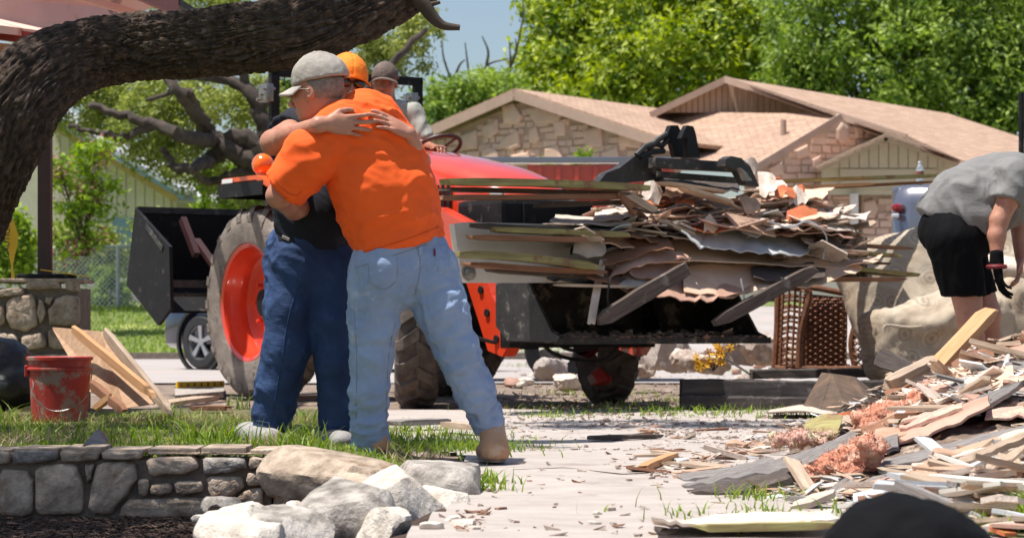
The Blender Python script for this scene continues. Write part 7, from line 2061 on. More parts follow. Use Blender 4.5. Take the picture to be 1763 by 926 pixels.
def cap(name, c, f, up, m, parent, sc=1.0, tilt=.12, brim=.105, seed=0, droop=.02):
    f, l, u = basis(f, up); c = np.array(c, float)
    f2 = unit(f - u * tilt); u2 = np.cross(f2, l); R = np.array([f2, l, u2])
    P = lambda a, b, d: c + (f2 * a + l * b + u2 * d) * sc
    S_ = SDF(c - .27, c + .27, .0042)
    S_.ell(P(-.012, 0, .034), np.array([.112, .091, .112]) * sc, R, k=.0)
    S_.ell(P(-.060, 0, .030), np.array([.070, .080, .085]) * sc, R, k=.02)
    S_.plane(P(0, 0, .030), -u2, k=.004)
    # hollow inside
    S_.ell(P(-.012, 0, .026), np.array([.104, .083, .104]) * sc, R, k=.002, sub=True)
    S_.build(name, m, parent, lambda V, N: .0055 * fbm(V * [16, 16, 22] + seed, 4, ridged=True) - .0022 * np.exp(-((np.abs((V - c) @ l) / .004) ** 2)) * (((V - c) @ u2) > .04), smooth=1, origin=parent['o'])
    # visor: curved sheet
    n = 15; k = 7; V = []; F = []
    for i in range(n):
        a_ = -1.12 + 2.24 * i / (n - 1)
        r0 = np.array([math.cos(a_) * .098 - .012, math.sin(a_) * .088]); r1 = r0 + np.array([math.cos(a_ * .62) * brim * math.cos(a_ * .9) ** .6, math.sin(a_) * .02])
        for j in range(k):
            t = j / (k - 1); q = r0 + (r1 - r0) * t
            V.append(P(q[0], q[1], .034 - droop * t - 2.4 * q[1] ** 2))
    V2 = [v - u2 * .006 for v in V]
    nn = len(V); o_ = parent['o']
    for i in range(n - 1):
        for j in range(k - 1):
            a = i * k + j; F += [(a, a + 1, a + k + 1, a + k), (nn + a + k, nn + a + k + 1, nn + a + 1, nn + a)]
    for i in range(n - 1): F.append((i * k + k - 1, i * k + k - 1 + nn, (i + 1) * k + k - 1 + nn, (i + 1) * k + k - 1))
    for j in range(k - 1): F.append((j, j + nn, j + 1 + nn, j + 1)); a = (n - 1) * k + j; F.append((a, a + 1, a + 1 + nn, a + nn))
    MB().add([tuple(v - o_) for v in V + V2], F, True).build(name.replace('cap', 'cap_visor'), m, parent)
    MB().lathe([(.0, .008), (.007, .005), (.009, 0)], 10, Matrix.Translation(tuple(P(-.012, 0, .144) - o_))).build('cap_button', m, parent)

def hand(s, w, x, n, sgn=1, sc=1.0, curl=(.25, .3, .3, .35), spread=.10, thumb=.75, rot=(0, 0)):
    """w wrist, x finger direction, n where the palm faces; sgn: side of the thumb"""
    x = unit(x); n = np.array(n, float); n = unit(n - x * (n @ x)); y = np.cross(n, x) * sgn; w = np.array(w, float)
    R = np.array([x, y, n])
    s.ell(w + (x * .048) * sc, np.array([.052, .040, .016]) * sc, R, k=.012)
    ys = (.031, .0105, -.0105, -.030); xs = (.088, .094, .090, .080)
    Ls = ((.042, .026, .020), (.047, .030, .021), (.043, .028, .020), (.034, .021, .018))
    for i in range(4):
        k0 = w + (x * xs[i] + y * ys[i]) * sc
        s.cone(w + (x * .012 + y * ys[i] * .55) * sc, k0, .015 * sc, .0118 * sc, k=.010)
        p = k0; d = unit(x + y * ys[i] / .03 * spread); a = 0
        rr_ = .0105 if i < 3 else .0088
        for j in range(3):
            a = curl[i] * (.6, 1.1, 1.5)[j]
            d = unit(d * math.cos(a) + n * math.sin(a)) if True else d
            q = p + d * Ls[i][j] * sc
            s.cone(p, q, (rr_ - .0009 * j) * sc, (rr_ - .0009 * (j + 1)) * sc, k=.0035)
            p = q
    t0 = w + (x * .022 + y * .026 + n * .006) * sc
    t1 = t0 + unit(x * .65 + y * thumb + n * .15) * .042 * sc; t2 = t1 + unit(x * .9 + y * thumb * .4 + n * .2) * .030 * sc; t3 = t2 + unit(x + n * .2) * .022 * sc
    s.cone(t0, t1, .017 * sc, .0125 * sc, k=.010).cone(t1, t2, .0120 * sc, .0108 * sc, k=.003).cone(t2, t3, .0108 * sc, .0088 * sc, k=.003)

def person(origin, label, name='person'):
    o = empty(name, origin, 0, label, 'person'); o['o'] = list(origin); return o
def bvh_of(o):
    me = o.data; off = Vector(o.parent.location) if o.parent else Vector()
    return BVHTree.FromPolygons([v.co + off for v in me.vertices], [tuple(p.vertices) for p in me.polygons])
def hit(bvh, X, Y):
    r = (W(X, Y, 1.0) - Vector((0, 0, CAM_H))).normalized()
    p, n, i, d = bvh.ray_cast(Vector((0, 0, CAM_H)), r)
    return (p, n) if p is not None else (None, None)
def patch(name, bvh, poly, m, parent, off=.004, step=2.2, th=.003, orig=None):
    """piece of cloth sewn onto a surface: follows it a few millimetres proud"""
    xs = [p[0] for p in poly]; ys = [p[1] for p in poly]
    nx = max(2, int((max(xs) - min(xs)) / step) + 1); ny = max(2, int((max(ys) - min(ys)) / step) + 1)
    n_ = 14; # map a unit square onto the quad (first four corners)
    a, b, c, d = [np.array(p, float) for p in poly[:4]]
    V = []; F = []
    for i in range(n_):
        for j in range(n_):
            u, v = i / (n_ - 1), j / (n_ - 1)
            q = (a * (1 - u) + b * u) * (1 - v) + (d * (1 - u) + c * u) * v
            if len(poly) == 5: q = q + np.array(poly[4]) * (v ** 2) * (1 - abs(2 * u - 1))
            p, nn = hit(bvh, *q)
            if p is None: return None
            edge = min(i, j, n_ - 1 - i, n_ - 1 - j) > 0
            V.append(tuple(p + nn * (off if edge else .0005) - Vector(parent['o'])))
    for i in range(n_ - 1):
        for j in range(n_ - 1): F.append((i * n_ + j, (i + 1) * n_ + j, (i + 1) * n_ + j + 1, i * n_ + j + 1))
    return MB().add(V, F, True).build(name, m, parent, sharp=False)
def seam(name, bvh, pts, m, parent, r=.0022):
    P = []
    for X, Y in catmull(pts, 6):
        p, n = hit(bvh, X, Y)
        if p is not None: P.append(p + n * .0008 - Vector(parent['o']))
    if len(P) > 2: MB().tube(P, r, 5).build(name, m, parent)
def rf(V, q, o=3, seed=0): return fbm(V @ np.array(q, float).T + seed, o, .5, True)
def fold(V, dirn, along, across, seed, warp=.9):
    across = across * 1.45
    """ridged noise stretched along one direction"""
    d = unit(dirn); a = unit(np.cross(d, [.13, 1, .2])); b = np.cross(d, a)
    q = np.stack([V @ d * along, V @ a * across, V @ b * across], 1)
    q = q + warp * np.stack([noise3(V * 4 + seed), noise3(V * 4 + seed + 9), noise3(V * 4 + seed + 21)], 1)
    n = noise3(q + seed)
    return 1.25 * (.26 - np.abs(n) ** .85) + .55 * (.22 - np.abs(noise3(q * 2.1 + seed)) ** .9)
def near(V, p, r): return np.exp(-((V - np.array(p)) ** 2).sum(1) / r ** 2)

# ------------------------------------------------------------------ the man in the orange shirt
DA = 9.75
def A(X, Y, dd=0): return np.array(W(X, Y, DA + dd))
oa = np.array([-.42, DA, 0.0])
pa = person(tuple(oa), 'man in orange t-shirt, faded jeans and grey cap hugging, seen from behind')
fA = unit([-.66, .75, 0])
up_t = unit(A(425, 110) - A(468, 235))
S_ = SDF(A(300, 262, -.5) - [.05, 0, 0], A(545, 70, .75), .0075)
S_.chain([A(470, 226), A(459, 195), A(446, 160), A(433, 130, .0), A(428, 112, .02)], [.200, .215, .222, .180, .11], k=.04, flat=fA, fs=.66)
S_.ell(A(452, 190, -.03), (.19, .14, .24), k=.06)
S_.cone(A(398, 117, -.07), A(448, 113, .10), .085, .070, k=.05)
S_.ell(A(430, 130, -.06), (.13, .10, .12), k=.05)
S_.cone(A(402, 122, -.09), A(366, 146, -.13), .100, .098, k=.04)
capcone(S_, A(366, 146, -.13), A(331, 176, -.10), .098, .090, k=.03)
S_.cone(A(452, 120, .12), A(448, 142, .40), .080, .080, k=.04)
# hem: cut flat under the waist
n_ = unit(A(412, 248) - A(526, 219)); hn = unit(np.array([-n_[2], 0, n_[0]])); hn = hn if hn[2] < 0 else -hn
S_.plane(A(468, 234), hn, k=.006)
SH = A(385, 118, -.2)
def dA(V, N):
    t = .007 * fold(V, [.75, 0, -.55], 1.6, 5, 3) * (1 - near(V, A(460, 190), .2) * .8)
    t += .016 * fold(V, [1, 0, .06], 1.2, 10, 7, .5) * near(V, A(435, 110, -.1), .16)
    t += .015 * fold(V, [.9, 0, -.35], 1.6, 8, 9, .6) * near(V, A(395, 155, -.1), .15)
    t += .012 * fold(V, [.95, 0, .25], 1.4, 9, 13, .6) * near(V, A(450, 226, -.1), .17)
    t += .010 * fold(V, [.6, 0, .8], 3.0, 9, 17) * near(V, A(415, 215, -.1), .10)
    t += .010 * noise3(V * [3, 3, 4]) + .010 * fold(V, [.9, 0, .45], 1.3, 4.5, 19, .7)
    return t * 2.2
shirtA = S_.build('t_shirt', MT['orange_shirt'], pa, dA, smooth=2, origin=oa)
bA = bvh_of(shirtA)
for pts in ([(414, 240), (440, 234), (480, 224), (521, 211)], [(322, 168), (332, 178), (346, 184), (354, 180)]): seam('hem_seam', bA, pts, MT['shirt_seam'], pa, .0016)
# jeans
S_ = SDF(A(400, 436, -.4), A(605, 214, .45), .0075)
S_.cone(A(468, 224), A(468, 246), .190, .198, k=.03, flat=fA, fs=.68)
S_.ell(A(444, 262, -.03), (.118, .13, .135), k=.05).ell(A(500, 254, .03), (.112, .13, .14), k=.05)
S_.chain([A(440, 262, -.02), A(437, 300, -.02), A(435, 338, -.02), A(433, 372, -.01), A(433, 424, .02)], [.116, .098, .078, .071, .064], k=.03)
S_.chain([A(502, 256, .02), A(518, 292, .0), A(537, 332, .01), A(556, 368, .06), A(574, 400, .12)], [.118, .100, .081, .072, .060], k=.03)
S_.plane(A(433, 424, .02), (0, 0, -1), k=.004)
# cuff of the stretched leg, cut square to the shin
t_ = unit(A(578, 408, .12) - A(556, 368, .06)); c_ = A(575, 403, .12)
w_ = S_._win(c_ - .13, c_ + .13); sl, (x, y, z) = w_
S_.v[sl] = np.maximum(S_.v[sl], ((x - c_[0]) * t_[0] + (y - c_[1]) * t_[1] + (z - c_[2]) * t_[2]) + 0 * x).astype(np.float32)
def dJ(V, N):
    t = .016 * fold(V, [1, 0, .22], 1.6, 11, 23, .6) * (near(V, A(434, 400), .16) + near(V, A(560, 385, .1), .17))
    t += .013 * fold(V, [.95, 0, -.35], 1.8, 9, 29, .6) * (near(V, A(438, 318, -.1), .13) + near(V, A(540, 330, -.05), .12))
    t += .008 * fold(V, [.9, 0, .5], 3, 10, 31) * (near(V, A(420, 270, -.1), .10) + near(V, A(520, 282, -.05), .11))
    t += .006 * fold(V, [.2, 0, 1], 2, 6, 37) + .006 * fold(V, [1, 0, .2], 2, 8, 39) + .002 * fbm(V * 14, 3)
    return t * 2.5
jeansA = S_.build('jeans', MT['light_jeans'], pa, dJ, smooth=1, origin=oa)
bJ = bvh_of(jeansA)
patch('back_pocket', bJ, [(431, 243), (466, 240), (465, 264), (432, 266), (0, 8)], MT['light_jeans'], pa)
patch('back_pocket', bJ, [(507, 232), (523, 229), (525, 251), (513, 256), (0, 4)], MT['light_jeans'], pa)
for pts in ([(492, 236), (492, 256), (486, 278)], [(433, 244), (433, 262), (449, 272), (464, 263), (465, 242)], [(509, 234), (513, 250), (519, 256), (524, 249)], [(416, 252), (440, 246), (470, 238), (500, 230)],
            [(415, 292), (418, 340), (417, 400)], [(416, 419), (432, 420), (450, 419)], [(462, 305), (455, 340), (452, 400)]):
    seam('seam', bJ, pts, MT['stitch'], pa, .0016)
patch('red_tab', bJ, [(508, 234), (510, 234), (510, 241), (508, 241)], MT['glove_red'], pa, off=.006)
patch('belt_loop', bJ, [(490, 232), (495, 231), (495, 240), (490, 241)], MT['light_jeans'], pa, off=.008)
# body under the clothes
S_ = SDF(A(290, 442, -.35), A(610, 40, .75), .0062)
hc = A(371, 87, -.02); fH = unit([-.93, .32, -.16])
P, R = head(S_, hc, fH, (-.12, 0, 1), 1.02, neck=A(405, 118, .0))
S_.chain([A(470, 240), A(455, 190), A(440, 150), A(430, 125)], [.15, .17, .17, .13], k=.05, flat=fA, fs=.6)
S_.chain([A(400, 120, -.06), A(366, 146, -.12), A(327, 184, -.08), A(345, 196, .12), A(395, 190, .42)], [.07, .062, .050, .045, .030], k=.02)
hand(S_, A(398, 189, .43), [1, .05, .05], [-.3, -.9, 0], 1, 1)
S_.chain([A(452, 120, .12), A(440, 150, .42), A(405, 165, .60), A(370, 160, .68)], [.065, .05, .045, .03], k=.02)
hand(S_, A(369, 160, .68), [-1, 0, .05], [0, -1, 0], -1, 1)
S_.chain([A(440, 262), A(435, 338), A(433, 425)], [.10, .065, .045], k=.03); S_.chain([A(500, 258), A(537, 332), A(577, 408, .12)], [.10, .065, .042], k=.03)
S_.cone(A(433, 425), A(428, 432, .1), .04, .03, k=.02); S_.cone(A(577, 408, .12), A(580, 430, .12), .04, .035, k=.02)
bodyA = S_.build('body', MT['skin'], pa, lambda V, N: .0015 * fbm(V * 40, 2), smooth=1, origin=oa)
cap('cap', hc + np.array([0.006, 0, .012]), fH, (-.05, 0, 1), MT['cap_grey'], pa, 1.04, tilt=.02, brim=.075, seed=3)
cpo = [c_ for c_ in pa.children if c_.name.startswith('cap')][0]; bC = bvh_of(cpo)
for q_ in ([(393, 75), (397, 74), (398, 77), (394, 78)], [(399, 73.5), (403, 72.5), (404, 76), (400, 76.8)], [(395, 79), (403, 77.5), (403, 79), (396, 80.5)]): patch('cap_print', bC, q_, MT['cap_brown'], pa, off=.003)
# rear strap and logo stitches on the cap back
# hair fringe under the cap
S_ = SDF(hc - .2, hc + .2, .005)
S_.ell(P(-.018, 0, .022), np.array([.100, .0815, .098]) * 1.02, R, k=0)
S_.plane(P(0, 0, .045), R[2], k=.004); S_.plane(P(0.0, 0, 0), R[0], k=.004); S_.plane(P(-.03, 0, -.045), -R[2], k=.01)
S_.build('hair', MT['hair'], pa, lambda V, N: .002 * fbm(V * 90, 2), smooth=1, origin=oa)
# spectacles
mb = MB()
for q in (1, -1):
    ring = [Vector(P(.100, q * .032 + .020 * math.cos(a_), .014 + .014 * math.sin(a_)) - oa) for a_ in np.linspace(0, 2 * math.pi, 17)]
    mb.tube(ring, .0018, 6, cap=False); mb.tube([Vector(P(.098, q * .052, .018) - oa), Vector(P(.03, q * .084, .016) - oa), Vector(P(-.01, q * .088, .008) - oa)], .0018, 6)
mb.tube([Vector(P(.101, .012, .016) - oa), Vector(P(.101, -.012, .016) - oa)], .0018, 6)
mb.build('spectacles', MT['steel'], pa)
# boots
def boot(parent, o_, ankle, heel, toe, m, sole_m, r=.052, zc=0.0, name='boot', up=.10, res=.006, w=1.0):
    ankle, heel, toe = (np.array(q, float) for q in (ankle, heel, toe))
    lo = np.minimum(np.minimum(ankle, heel), toe) - .12; hi = np.maximum(np.maximum(ankle, heel), toe) + .12
    S_ = SDF(lo, hi, res)
    S_.cone(ankle, heel + [0, 0, .045], r * .92, r * .95, k=.02)
    S_.cone(heel + [0, 0, .042], toe + [0, 0, .035], r * .90, r * .78, k=.025)
    S_.ell(toe + [0, 0, .034], (r * 1.0, r * 1.0, r * .72), k=.02)
    S_.plane([0, 0, min(heel[2], toe[2]) + .012], (0, 0, -1), k=.003) if abs(heel[2] - toe[2]) < .03 else None
    o = S_.build(name, m, parent, lambda V, N: .003 * fbm(V * 30, 3, ridged=True), smooth=1, origin=o_)
    d = unit((toe - heel) * [1, 1, 0]); s_ = np.array([-d[1], d[0], 0]); L_ = np.linalg.norm(toe - heel)
    V = []; n = 20
    for zz in (.0, .022):
        for k in range(n):
            a_ = 2 * math.pi * k / n; px_ = math.cos(a_); py_ = math.sin(a_)
            c = heel + (toe - heel) * (px_ * .5 + .5) + d * px_ * r * (.75 if px_ < 0 else .95) + s_ * py_ * r * (.95 + .12 * px_)
            V.append(tuple(c + [0, 0, zz] - o_))
    F = [tuple(range(n))[::-1], tuple(range(n, 2 * n))] + [(k, (k + 1) % n, n + (k + 1) % n, n + k) for k in range(n)]
    MB().add(V, F, False).build('sole', sole_m, o)
    return o
boot(pa, oa, A(433, 418, .02), A(440, 433, .0) * [1, 1, 0] + [0, 0, .045], A(433, 433, .20) * [1, 1, 0] + [0, 0, .045], MT['boot'], MT['sole'])
boot(pa, oa, A(576, 402, .12), A(580, 430, .04) * [1, 1, 0] + [0, 0, .012], A(574, 430, .22) * [1, 1, 0] + [0, 0, .012], MT['boot'], MT['sole'], r=.058)

# ------------------------------------------------------------------ the man in navy, facing us
DB = 10.1
def B(X, Y, dd=0): return np.array(W(X, Y, DB + dd))
ob = np.array([-.85, DB, .06])
pb = person(tuple(ob), 'man in navy shirt, dark jeans and orange cap hugging, facing the camera')
fB = unit([.66, -.75, 0])
S_ = SDF(B(300, 262, -.4), B(470, 84, .4), .0078)
S_.chain([B(372, 228), B(372, 190), B(376, 150), B(384, 120)], [.185, .205, .195, .14], k=.04, flat=fB, fs=.68)
S_.ell(B(380, 195, -.06), (.16, .15, .17), k=.05)
S_.cone(B(350, 122, .03), B(420, 112, .0), .08, .08, k=.04)
capcone(S_, B(350, 120, .03), B(334, 126, -.10), .085, .08, k=.03)
S_.cone(B(425, 112, .0), B(455, 120, -.02), .085, .08, k=.03)
S_.plane(B(370, 236), unit([-.12, 0, -1]), k=.005)
shirtB = S_.build('polo_shirt', MT['navy_shirt'], pb, lambda V, N: .014 * fold(V, [.6, 0, -.8], 2.5, 9, 43) + .004 * fbm(V * 12, 3), smooth=2, origin=ob)
S_ = SDF(B(280, 425, -.4), B(430, 212, .4), .0078)
S_.cone(B(370, 228), B(368, 246), .180, .188, k=.03, flat=fB, fs=.72)
S_.ell(B(345, 240, .08), (.118, .13, .14), k=.06).ell(B(385, 245, .10), (.11, .12, .13), k=.05)
S_.chain([B(345, 252, 0), B(342, 290, -.02), B(337, 325, -.03), B(326, 360, .0), B(316, 403, .03)], [.128, .112, .096, .090, .080], k=.03)
S_.chain([B(388, 252, 0), B(391, 300, -.02), B(394, 340, -.02), B(395, 408, .03)], [.118, .100, .084, .072], k=.03)
S_.plane(B(316, 405, .03), (0, 0, -1), k=.004)
jB = S_.build('jeans', MT['dark_jeans'], pb, lambda V, N: .028 * fold(V, [.9, 0, -.5], 1.8, 9, 53, .6) * (near(V, B(325, 240), .15) + near(V, B(316, 390), .15) + .3) + .010 * fold(V, [.3, 0, 1], 1.8, 5, 57) + .002 * fbm(V * 14, 3), smooth=1, origin=ob)
bJB = bvh_of(jB)
for pts in ([(352, 262), (338, 300), (330, 340), (318, 395)], [(301, 396), (318, 398), (335, 397)], [(382, 401), (396, 402), (408, 401)]): seam('seam', bJB, pts, MT['dark_jeans'], pb, .0028)
sB = bvh_of(shirtB)
patch('shirt_emblem', sB, [(331, 221), (340, 224), (339, 227), (330, 224)], MT['cap_grey'], pb, off=.004)
# body: head on the other man's shoulder, both arms around his back
S_ = SDF(B(285, 425, -.72), B(510, 30, .35), .0056)
hb = B(406, 81, .03); fHb = unit([.30, -.94, -.12])
Pb, Rb_ = head(S_, hb, fHb, (.12, 0, 1), .94, neck=B(398, 116, .02))
S_.chain([B(372, 235), B(372, 190), B(376, 150), B(392, 122)], [.14, .16, .15, .11], k=.05, flat=fB, fs=.6)
p1, n1 = hit(bA, 384, 117); p2, n2 = hit(bA, 410, 119)
wr = np.array(W(383, 116.5, p1.y - .030)); n1 = np.array(n1); n2 = np.array(n2); tip = np.array(W(424, 118, hit(bA, 424, 118)[0].y - .018))
S_.chain([B(352, 120, .0), B(320, 134, -.30), wr + [-.03, -.005, -.003], wr], [.062, .050, .031, .028], k=.02)
S_.ell((B(320, 134, -.30) * .62 + wr * .38), (.06, .048, .046), k=.03)
hand(S_, wr, tip - wr, -(n1 + n2) * .5, -1, 1.02, curl=(.10, .12, .16, .22), spread=.16, thumb=.55)
q1, m1 = hit(bA, 473, 121); q2, m2 = hit(bA, 455, 115)
w2 = np.array(W(480, 126, q1.y + .01)); tip2 = np.array(W(450, 113, q2.y - .022)); w2 = w2 + [0, -.03, 0]
S_.chain([B(455, 118, .0), B(491, 152, -.02), w2 + [.012, .05, -.05], w2], [.060, .046, .034, .028], k=.02)
hand(S_, w2, tip2 - w2, -(np.array(m1) + np.array(m2)) * .5, 1, 1.0, curl=(.12, .14, .16, .2), spread=.10, thumb=.3)
S_.chain([B(345, 252), B(337, 325), B(316, 408)], [.10, .07, .045], k=.03).chain([B(388, 252), B(394, 340), B(395, 412)], [.10, .065, .045], k=.03)
S_.build('body', MT['skin'], pb, lambda V, N: .0014 * fbm(V * 40, 2), smooth=1, origin=ob)
cap('cap', hb + np.array([0, .012, .004]), fHb, (.12, 0, 1), MT['cap_orange'], pb, .95, tilt=-.06, brim=.055, seed=5, droop=.0)
for q in (1, -1):
    c_ = Pb(.098, q * .033, .016) - ob
    Sg = SDF(c_ - .045, c_ + .045, .004); Sg.ell(c_, (.012, .029, .020), Rb_, k=0); Sg.build('sunglass_lens', MT['lens_dark'], pb, smooth=1)
MB().tube([Vector(Pb(.100, .06, .02) - ob), Vector(Pb(.112, 0, .024) - ob), Vector(Pb(.100, -.06, .02) - ob)], .003, 6).tube([Vector(Pb(.098, .06, .02) - ob), Vector(Pb(-.01, .086, .010) - ob)], .0025, 6).tube([Vector(Pb(.098, -.06, .02) - ob), Vector(Pb(-.01, -.086, .010) - ob)], .0025, 6).build('sunglass_frame', MT['black_rubber'], pb)
boot(pb, ob, B(312, 404, .02), B(288, 412, .06) * [1, 1, 0] + [0, 0, .065], B(318, 414, -.10) * [1, 1, 0] + [0, 0, .065], MT['shoe_grey'], MT['sole'], r=.048, name='shoe')
boot(pb, ob, B(394, 408, .02), B(382, 412, .06) * [1, 1, 0] + [0, 0, .055], B(402, 416, -.13) * [1, 1, 0] + [0, 0, .055], MT['shoe_grey'], MT['sole'], r=.048, name='shoe')

# ------------------------------------------------------------------ the driver
DC = 19.05
def Cc(X, Y, dd=0): return np.array(W(X, Y, DC + dd))
oc = np.array(Cc(455, 170)); pc = person(tuple(oc), 'man in brown cap and pale sage shirt at the tractor wheel behind the two men')
fC = unit([.35, -.94, 0])
S_ = SDF(Cc(400, 200, -.75), Cc(540, 60, .5), .012)
S_.chain([Cc(458, 172), Cc(461, 150), Cc(464, 126), Cc(466, 106)], [.17, .18, .18, .10], k=.05, flat=fC, fs=.66)
S_.cone(Cc(440, 108), Cc(484, 106), .075, .08, k=.04)
capcone(S_, Cc(484, 108), Cc(498, 132, -.06), .082, .078, k=.03); capcone(S_, Cc(438, 114), Cc(428, 135, -.06), .08, .076, k=.03)
S_.build('shirt', MT['shirt_sage'], pc, lambda V, N: .022 * fold(V, [.3, 0, 1], 2, 8, 61) + .006 * fbm(V * 9, 3), smooth=1, origin=oc)
S_ = SDF(Cc(410, 190, -.5), Cc(480, 90, .3), .012)
S_.chain([Cc(453, 165, -.04), Cc(455, 130, -.05)], [.135, .15], k=.04, flat=fC, fs=.75); S_.cone(Cc(456, 128, -.04), Cc(464, 103, -.03), .11, .045, k=.03).cone(Cc(450, 128, -.04), Cc(446, 104, -.03), .10, .045, k=.03)
S_.build('vest', MT['vest_dark'], pc, lambda V, N: .008 * fbm(V * 9, 3), smooth=1, origin=oc)
S_ = SDF(Cc(400, 230, -.85), Cc(540, 40, .5), .010)
hcc = Cc(451, 79, -.05); fHc = unit([-.12, -.98, -.10])
Pc_, Rc_ = head(S_, hcc, fHc, (0, 0, 1), 1.16, neck=Cc(457, 110))
S_.chain([Cc(457, 165), Cc(458, 120)], [.13, .14], k=.05, flat=fC, fs=.6)
S_.chain([Cc(478, 112), Cc(494, 136, -.08), Cc(512, 140, -.35)], [.06, .048, .03], k=.02); hand(S_, Cc(512, 140, -.35), [.3, -.9, .1], [0, 0, -1], 1, 1.05, curl=(.6, .6, .6, .6))
S_.chain([Cc(438, 114), Cc(426, 140, -.08), Cc(450, 150, -.4)], [.06, .048, .03], k=.02); hand(S_, Cc(450, 150, -.4), [.5, -.8, 0], [0, 0, -1], -1, 1.05, curl=(.6, .6, .6, .6))
S_.build('body', MT['skin_dark'], pc, smooth=1, origin=oc)
S_ = SDF(Cc(400, 260, -.9), Cc(520, 150, .4), .016)
S_.chain([Cc(457, 168), Cc(462, 180, -.1), Cc(475, 180, -.5), Cc(477, 225, -.55)], [.16, .12, .09, .07], k=.04).chain([Cc(450, 168), Cc(440, 180, -.1), Cc(452, 180, -.5), Cc(455, 225, -.55)], [.15, .12, .09, .07], k=.04)
S_.build('trousers', MT['dark_jeans'], pc, smooth=1, origin=oc)
for X in (477, 455):
    MB().box(-.05, .05, -.2, .08, -.05, .05, Matrix.Translation(tuple(Cc(X, 226, -.56) - oc)), bev=.02).build('shoe', MT['boot'], pc)
cap('cap', hcc + np.array([0, 0, .01]), fHc, (0, 0, 1), MT['cap_brown'], pc, 1.16, tilt=-.10, brim=.07, seed=8)

# ------------------------------------------------------------------ the bending man at the right
DD = 13.2
def D(X, Y, dd=0): return np.array(W(X, Y, DD + dd))
od = np.array([D(1135, 345)[0], DD, 0.0]); pd_ = person(tuple(od), 'man in grey t-shirt and black shorts bending over the debris at the right')
S_ = SDF(D(1070, 245, -.5), D(1250, 128, .5), .010)
S_.chain([D(1104, 203), D(1128, 190), D(1156, 184), D(1184, 176), D(1200, 172)], [.150, .185, .205, .190, .13], k=.05, flat=(0, 1, 0), fs=.86)
S_.ell(D(1140, 205, -.04), (.17, .16, .10), unit([1, 0, 0])[None].repeat(3, 0) * 0 + np.array([[.97, 0, -.22], [0, 1, 0], [.22, 0, .97]]), k=.05)
S_.cone(D(1186, 168, -.13), D(1188, 165, .13), .11, .11, k=.04)
capcone(S_, D(1186, 166, -.17), D(1178, 190, -.21), .095, .088, k=.03)
t_ = unit(D(1162, 233) - D(1081, 205)); hn = np.array([t_[2], 0, -t_[0]]); hn = hn if hn[2] < 0 else -hn
t2_ = unit(np.array(D(1080, 208)) - D(1110, 190)); S_.plane(D(1120, 222), unit(hn + np.array([-.25, 0, 0])), k=.006)
S_.build('t_shirt', MT['grey_tee'], pd_, lambda V, N: .06 * fold(V, [.5, 0, -.85], 1.3, 6, 71, .6) * (near(V, D(1150, 205, -.15), .2) + .2) + .012 * fold(V, [.8, 0, .5], 1.5, 4, 75) + .002 * fbm(V * 12, 3), smooth=1, origin=od)
S_ = SDF(D(1065, 300, -.5), D(1180, 190, .5), .010)
S_.ell(D(1112, 216), (.17, .19, .15), k=.04).ell(D(1132, 224), (.16, .18, .13), k=.05)
capcone(S_, D(1116, 226, -.09), D(1131, 281, -.08), .145, .118, k=.03); capcone(S_, D(1122, 226, .10), D(1144, 280, .10), .14, .118, k=.03)
S_.plane(D(1130, 279), (0, 0, -1), k=.004)
S_.build('shorts', MT['black_cloth'], pd_, lambda V, N: .012 * fold(V, [.2, 0, 1], 2.5, 8, 81), smooth=1, origin=od)
S_ = SDF(D(1080, 395, -.5), D(1262, 120, .5), .008)
S_.chain([D(1118, 215), D(1150, 190), D(1182, 176), D(1200, 172)], [.13, .15, .15, .10], k=.05)
hd_ = D(1226, 176); Pd_, Rd_ = head(S_, hd_, unit([.65, -.2, -.75]), unit([.75, 0, .6]), 1.0, neck=D(1200, 170))
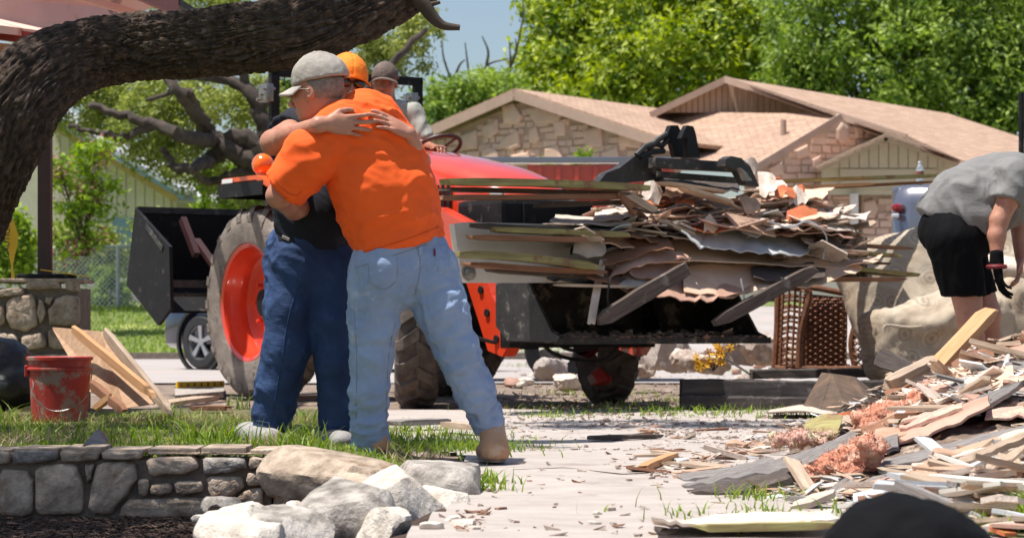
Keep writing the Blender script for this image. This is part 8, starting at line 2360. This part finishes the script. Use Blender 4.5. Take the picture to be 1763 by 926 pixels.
S_.chain([D(1186, 166, -.17), D(1182, 186, -.21), D(1171, 207, -.23), D(1168, 222, -.24), D(1168, 243, -.26)], [.066, .062, .050, .048, .031], k=.02)
S_.chain([D(1190, 166, .17), D(1192, 200, .22), D(1196, 243, .10)], [.066, .052, .031], k=.02)
S_.chain([D(1130, 262, -.08), D(1137, 300, -.10), D(1139, 318, -.08), D(1141, 342, -.02), D(1141, 372, .02)], [.096, .070, .066, .062, .042], k=.02)
S_.chain([D(1142, 262, .10), D(1158, 296, .06), D(1160, 318, .10), D(1152, 345, .2), D(1150, 372, .22)], [.092, .068, .062, .058, .040], k=.02)
hand(S_, D(1196, 243, .10), [-.1, -.2, -1], [-1, 0, 0], 1, 1.0, curl=(.5, .5, .5, .5))
S_.build('body', MT['skin'], pd_, lambda V, N: .002 * fbm(V * 20, 2), smooth=1, origin=od)
S_ = SDF(D(1140, 292, -.5), D(1200, 228, .0), .006)
wd = D(1168, 243, -.26)
S_.cone(D(1168, 239, -.26), D(1168, 247, -.26), .037, .040, k=.006)
hand(S_, D(1168, 246, -.26), [.12, -.1, -1], [.9, .1, .1], 1, 1.16, curl=(.40, .42, .45, .5), spread=.08, thumb=.5)
gl = S_.build('glove', MT['black_cloth'], pd_, smooth=1, origin=od)
bg_ = bvh_of(gl)
ring = [Vector(wd - od) + Vector((.046 * math.cos(t), .046 * math.sin(t), -.045)) for t in np.linspace(0, 2 * math.pi, 17)]
MB().tube(ring, .013, 7, cap=False).build('glove_trim', MT['glove_red'], pd_)
S_ = SDF(hd_ - .2, hd_ + .2, .007); S_.ell(Pd_(-.022, 0, .035), np.array([.102, .083, .102]), Rd_, k=0); S_.plane(Pd_(.055, 0, 0), Rd_[0], k=.01)
S_.build('hair', MT['hair'], pd_, lambda V, N: .004 * fbm(V * 60, 2), smooth=1, origin=od)
for (X, dd) in ((1141, .0), (1150, .22)):
    boot(pd_, od, D(X, 366, dd), D(X - 4, 380, dd + .05) * [1, 1, 0] + [0, 0, .0], D(X + 16, 380, dd - .12) * [1, 1, 0] + [0, 0, .0], MT['black_cloth'], MT['sole'], r=.05, name='shoe', res=.008)
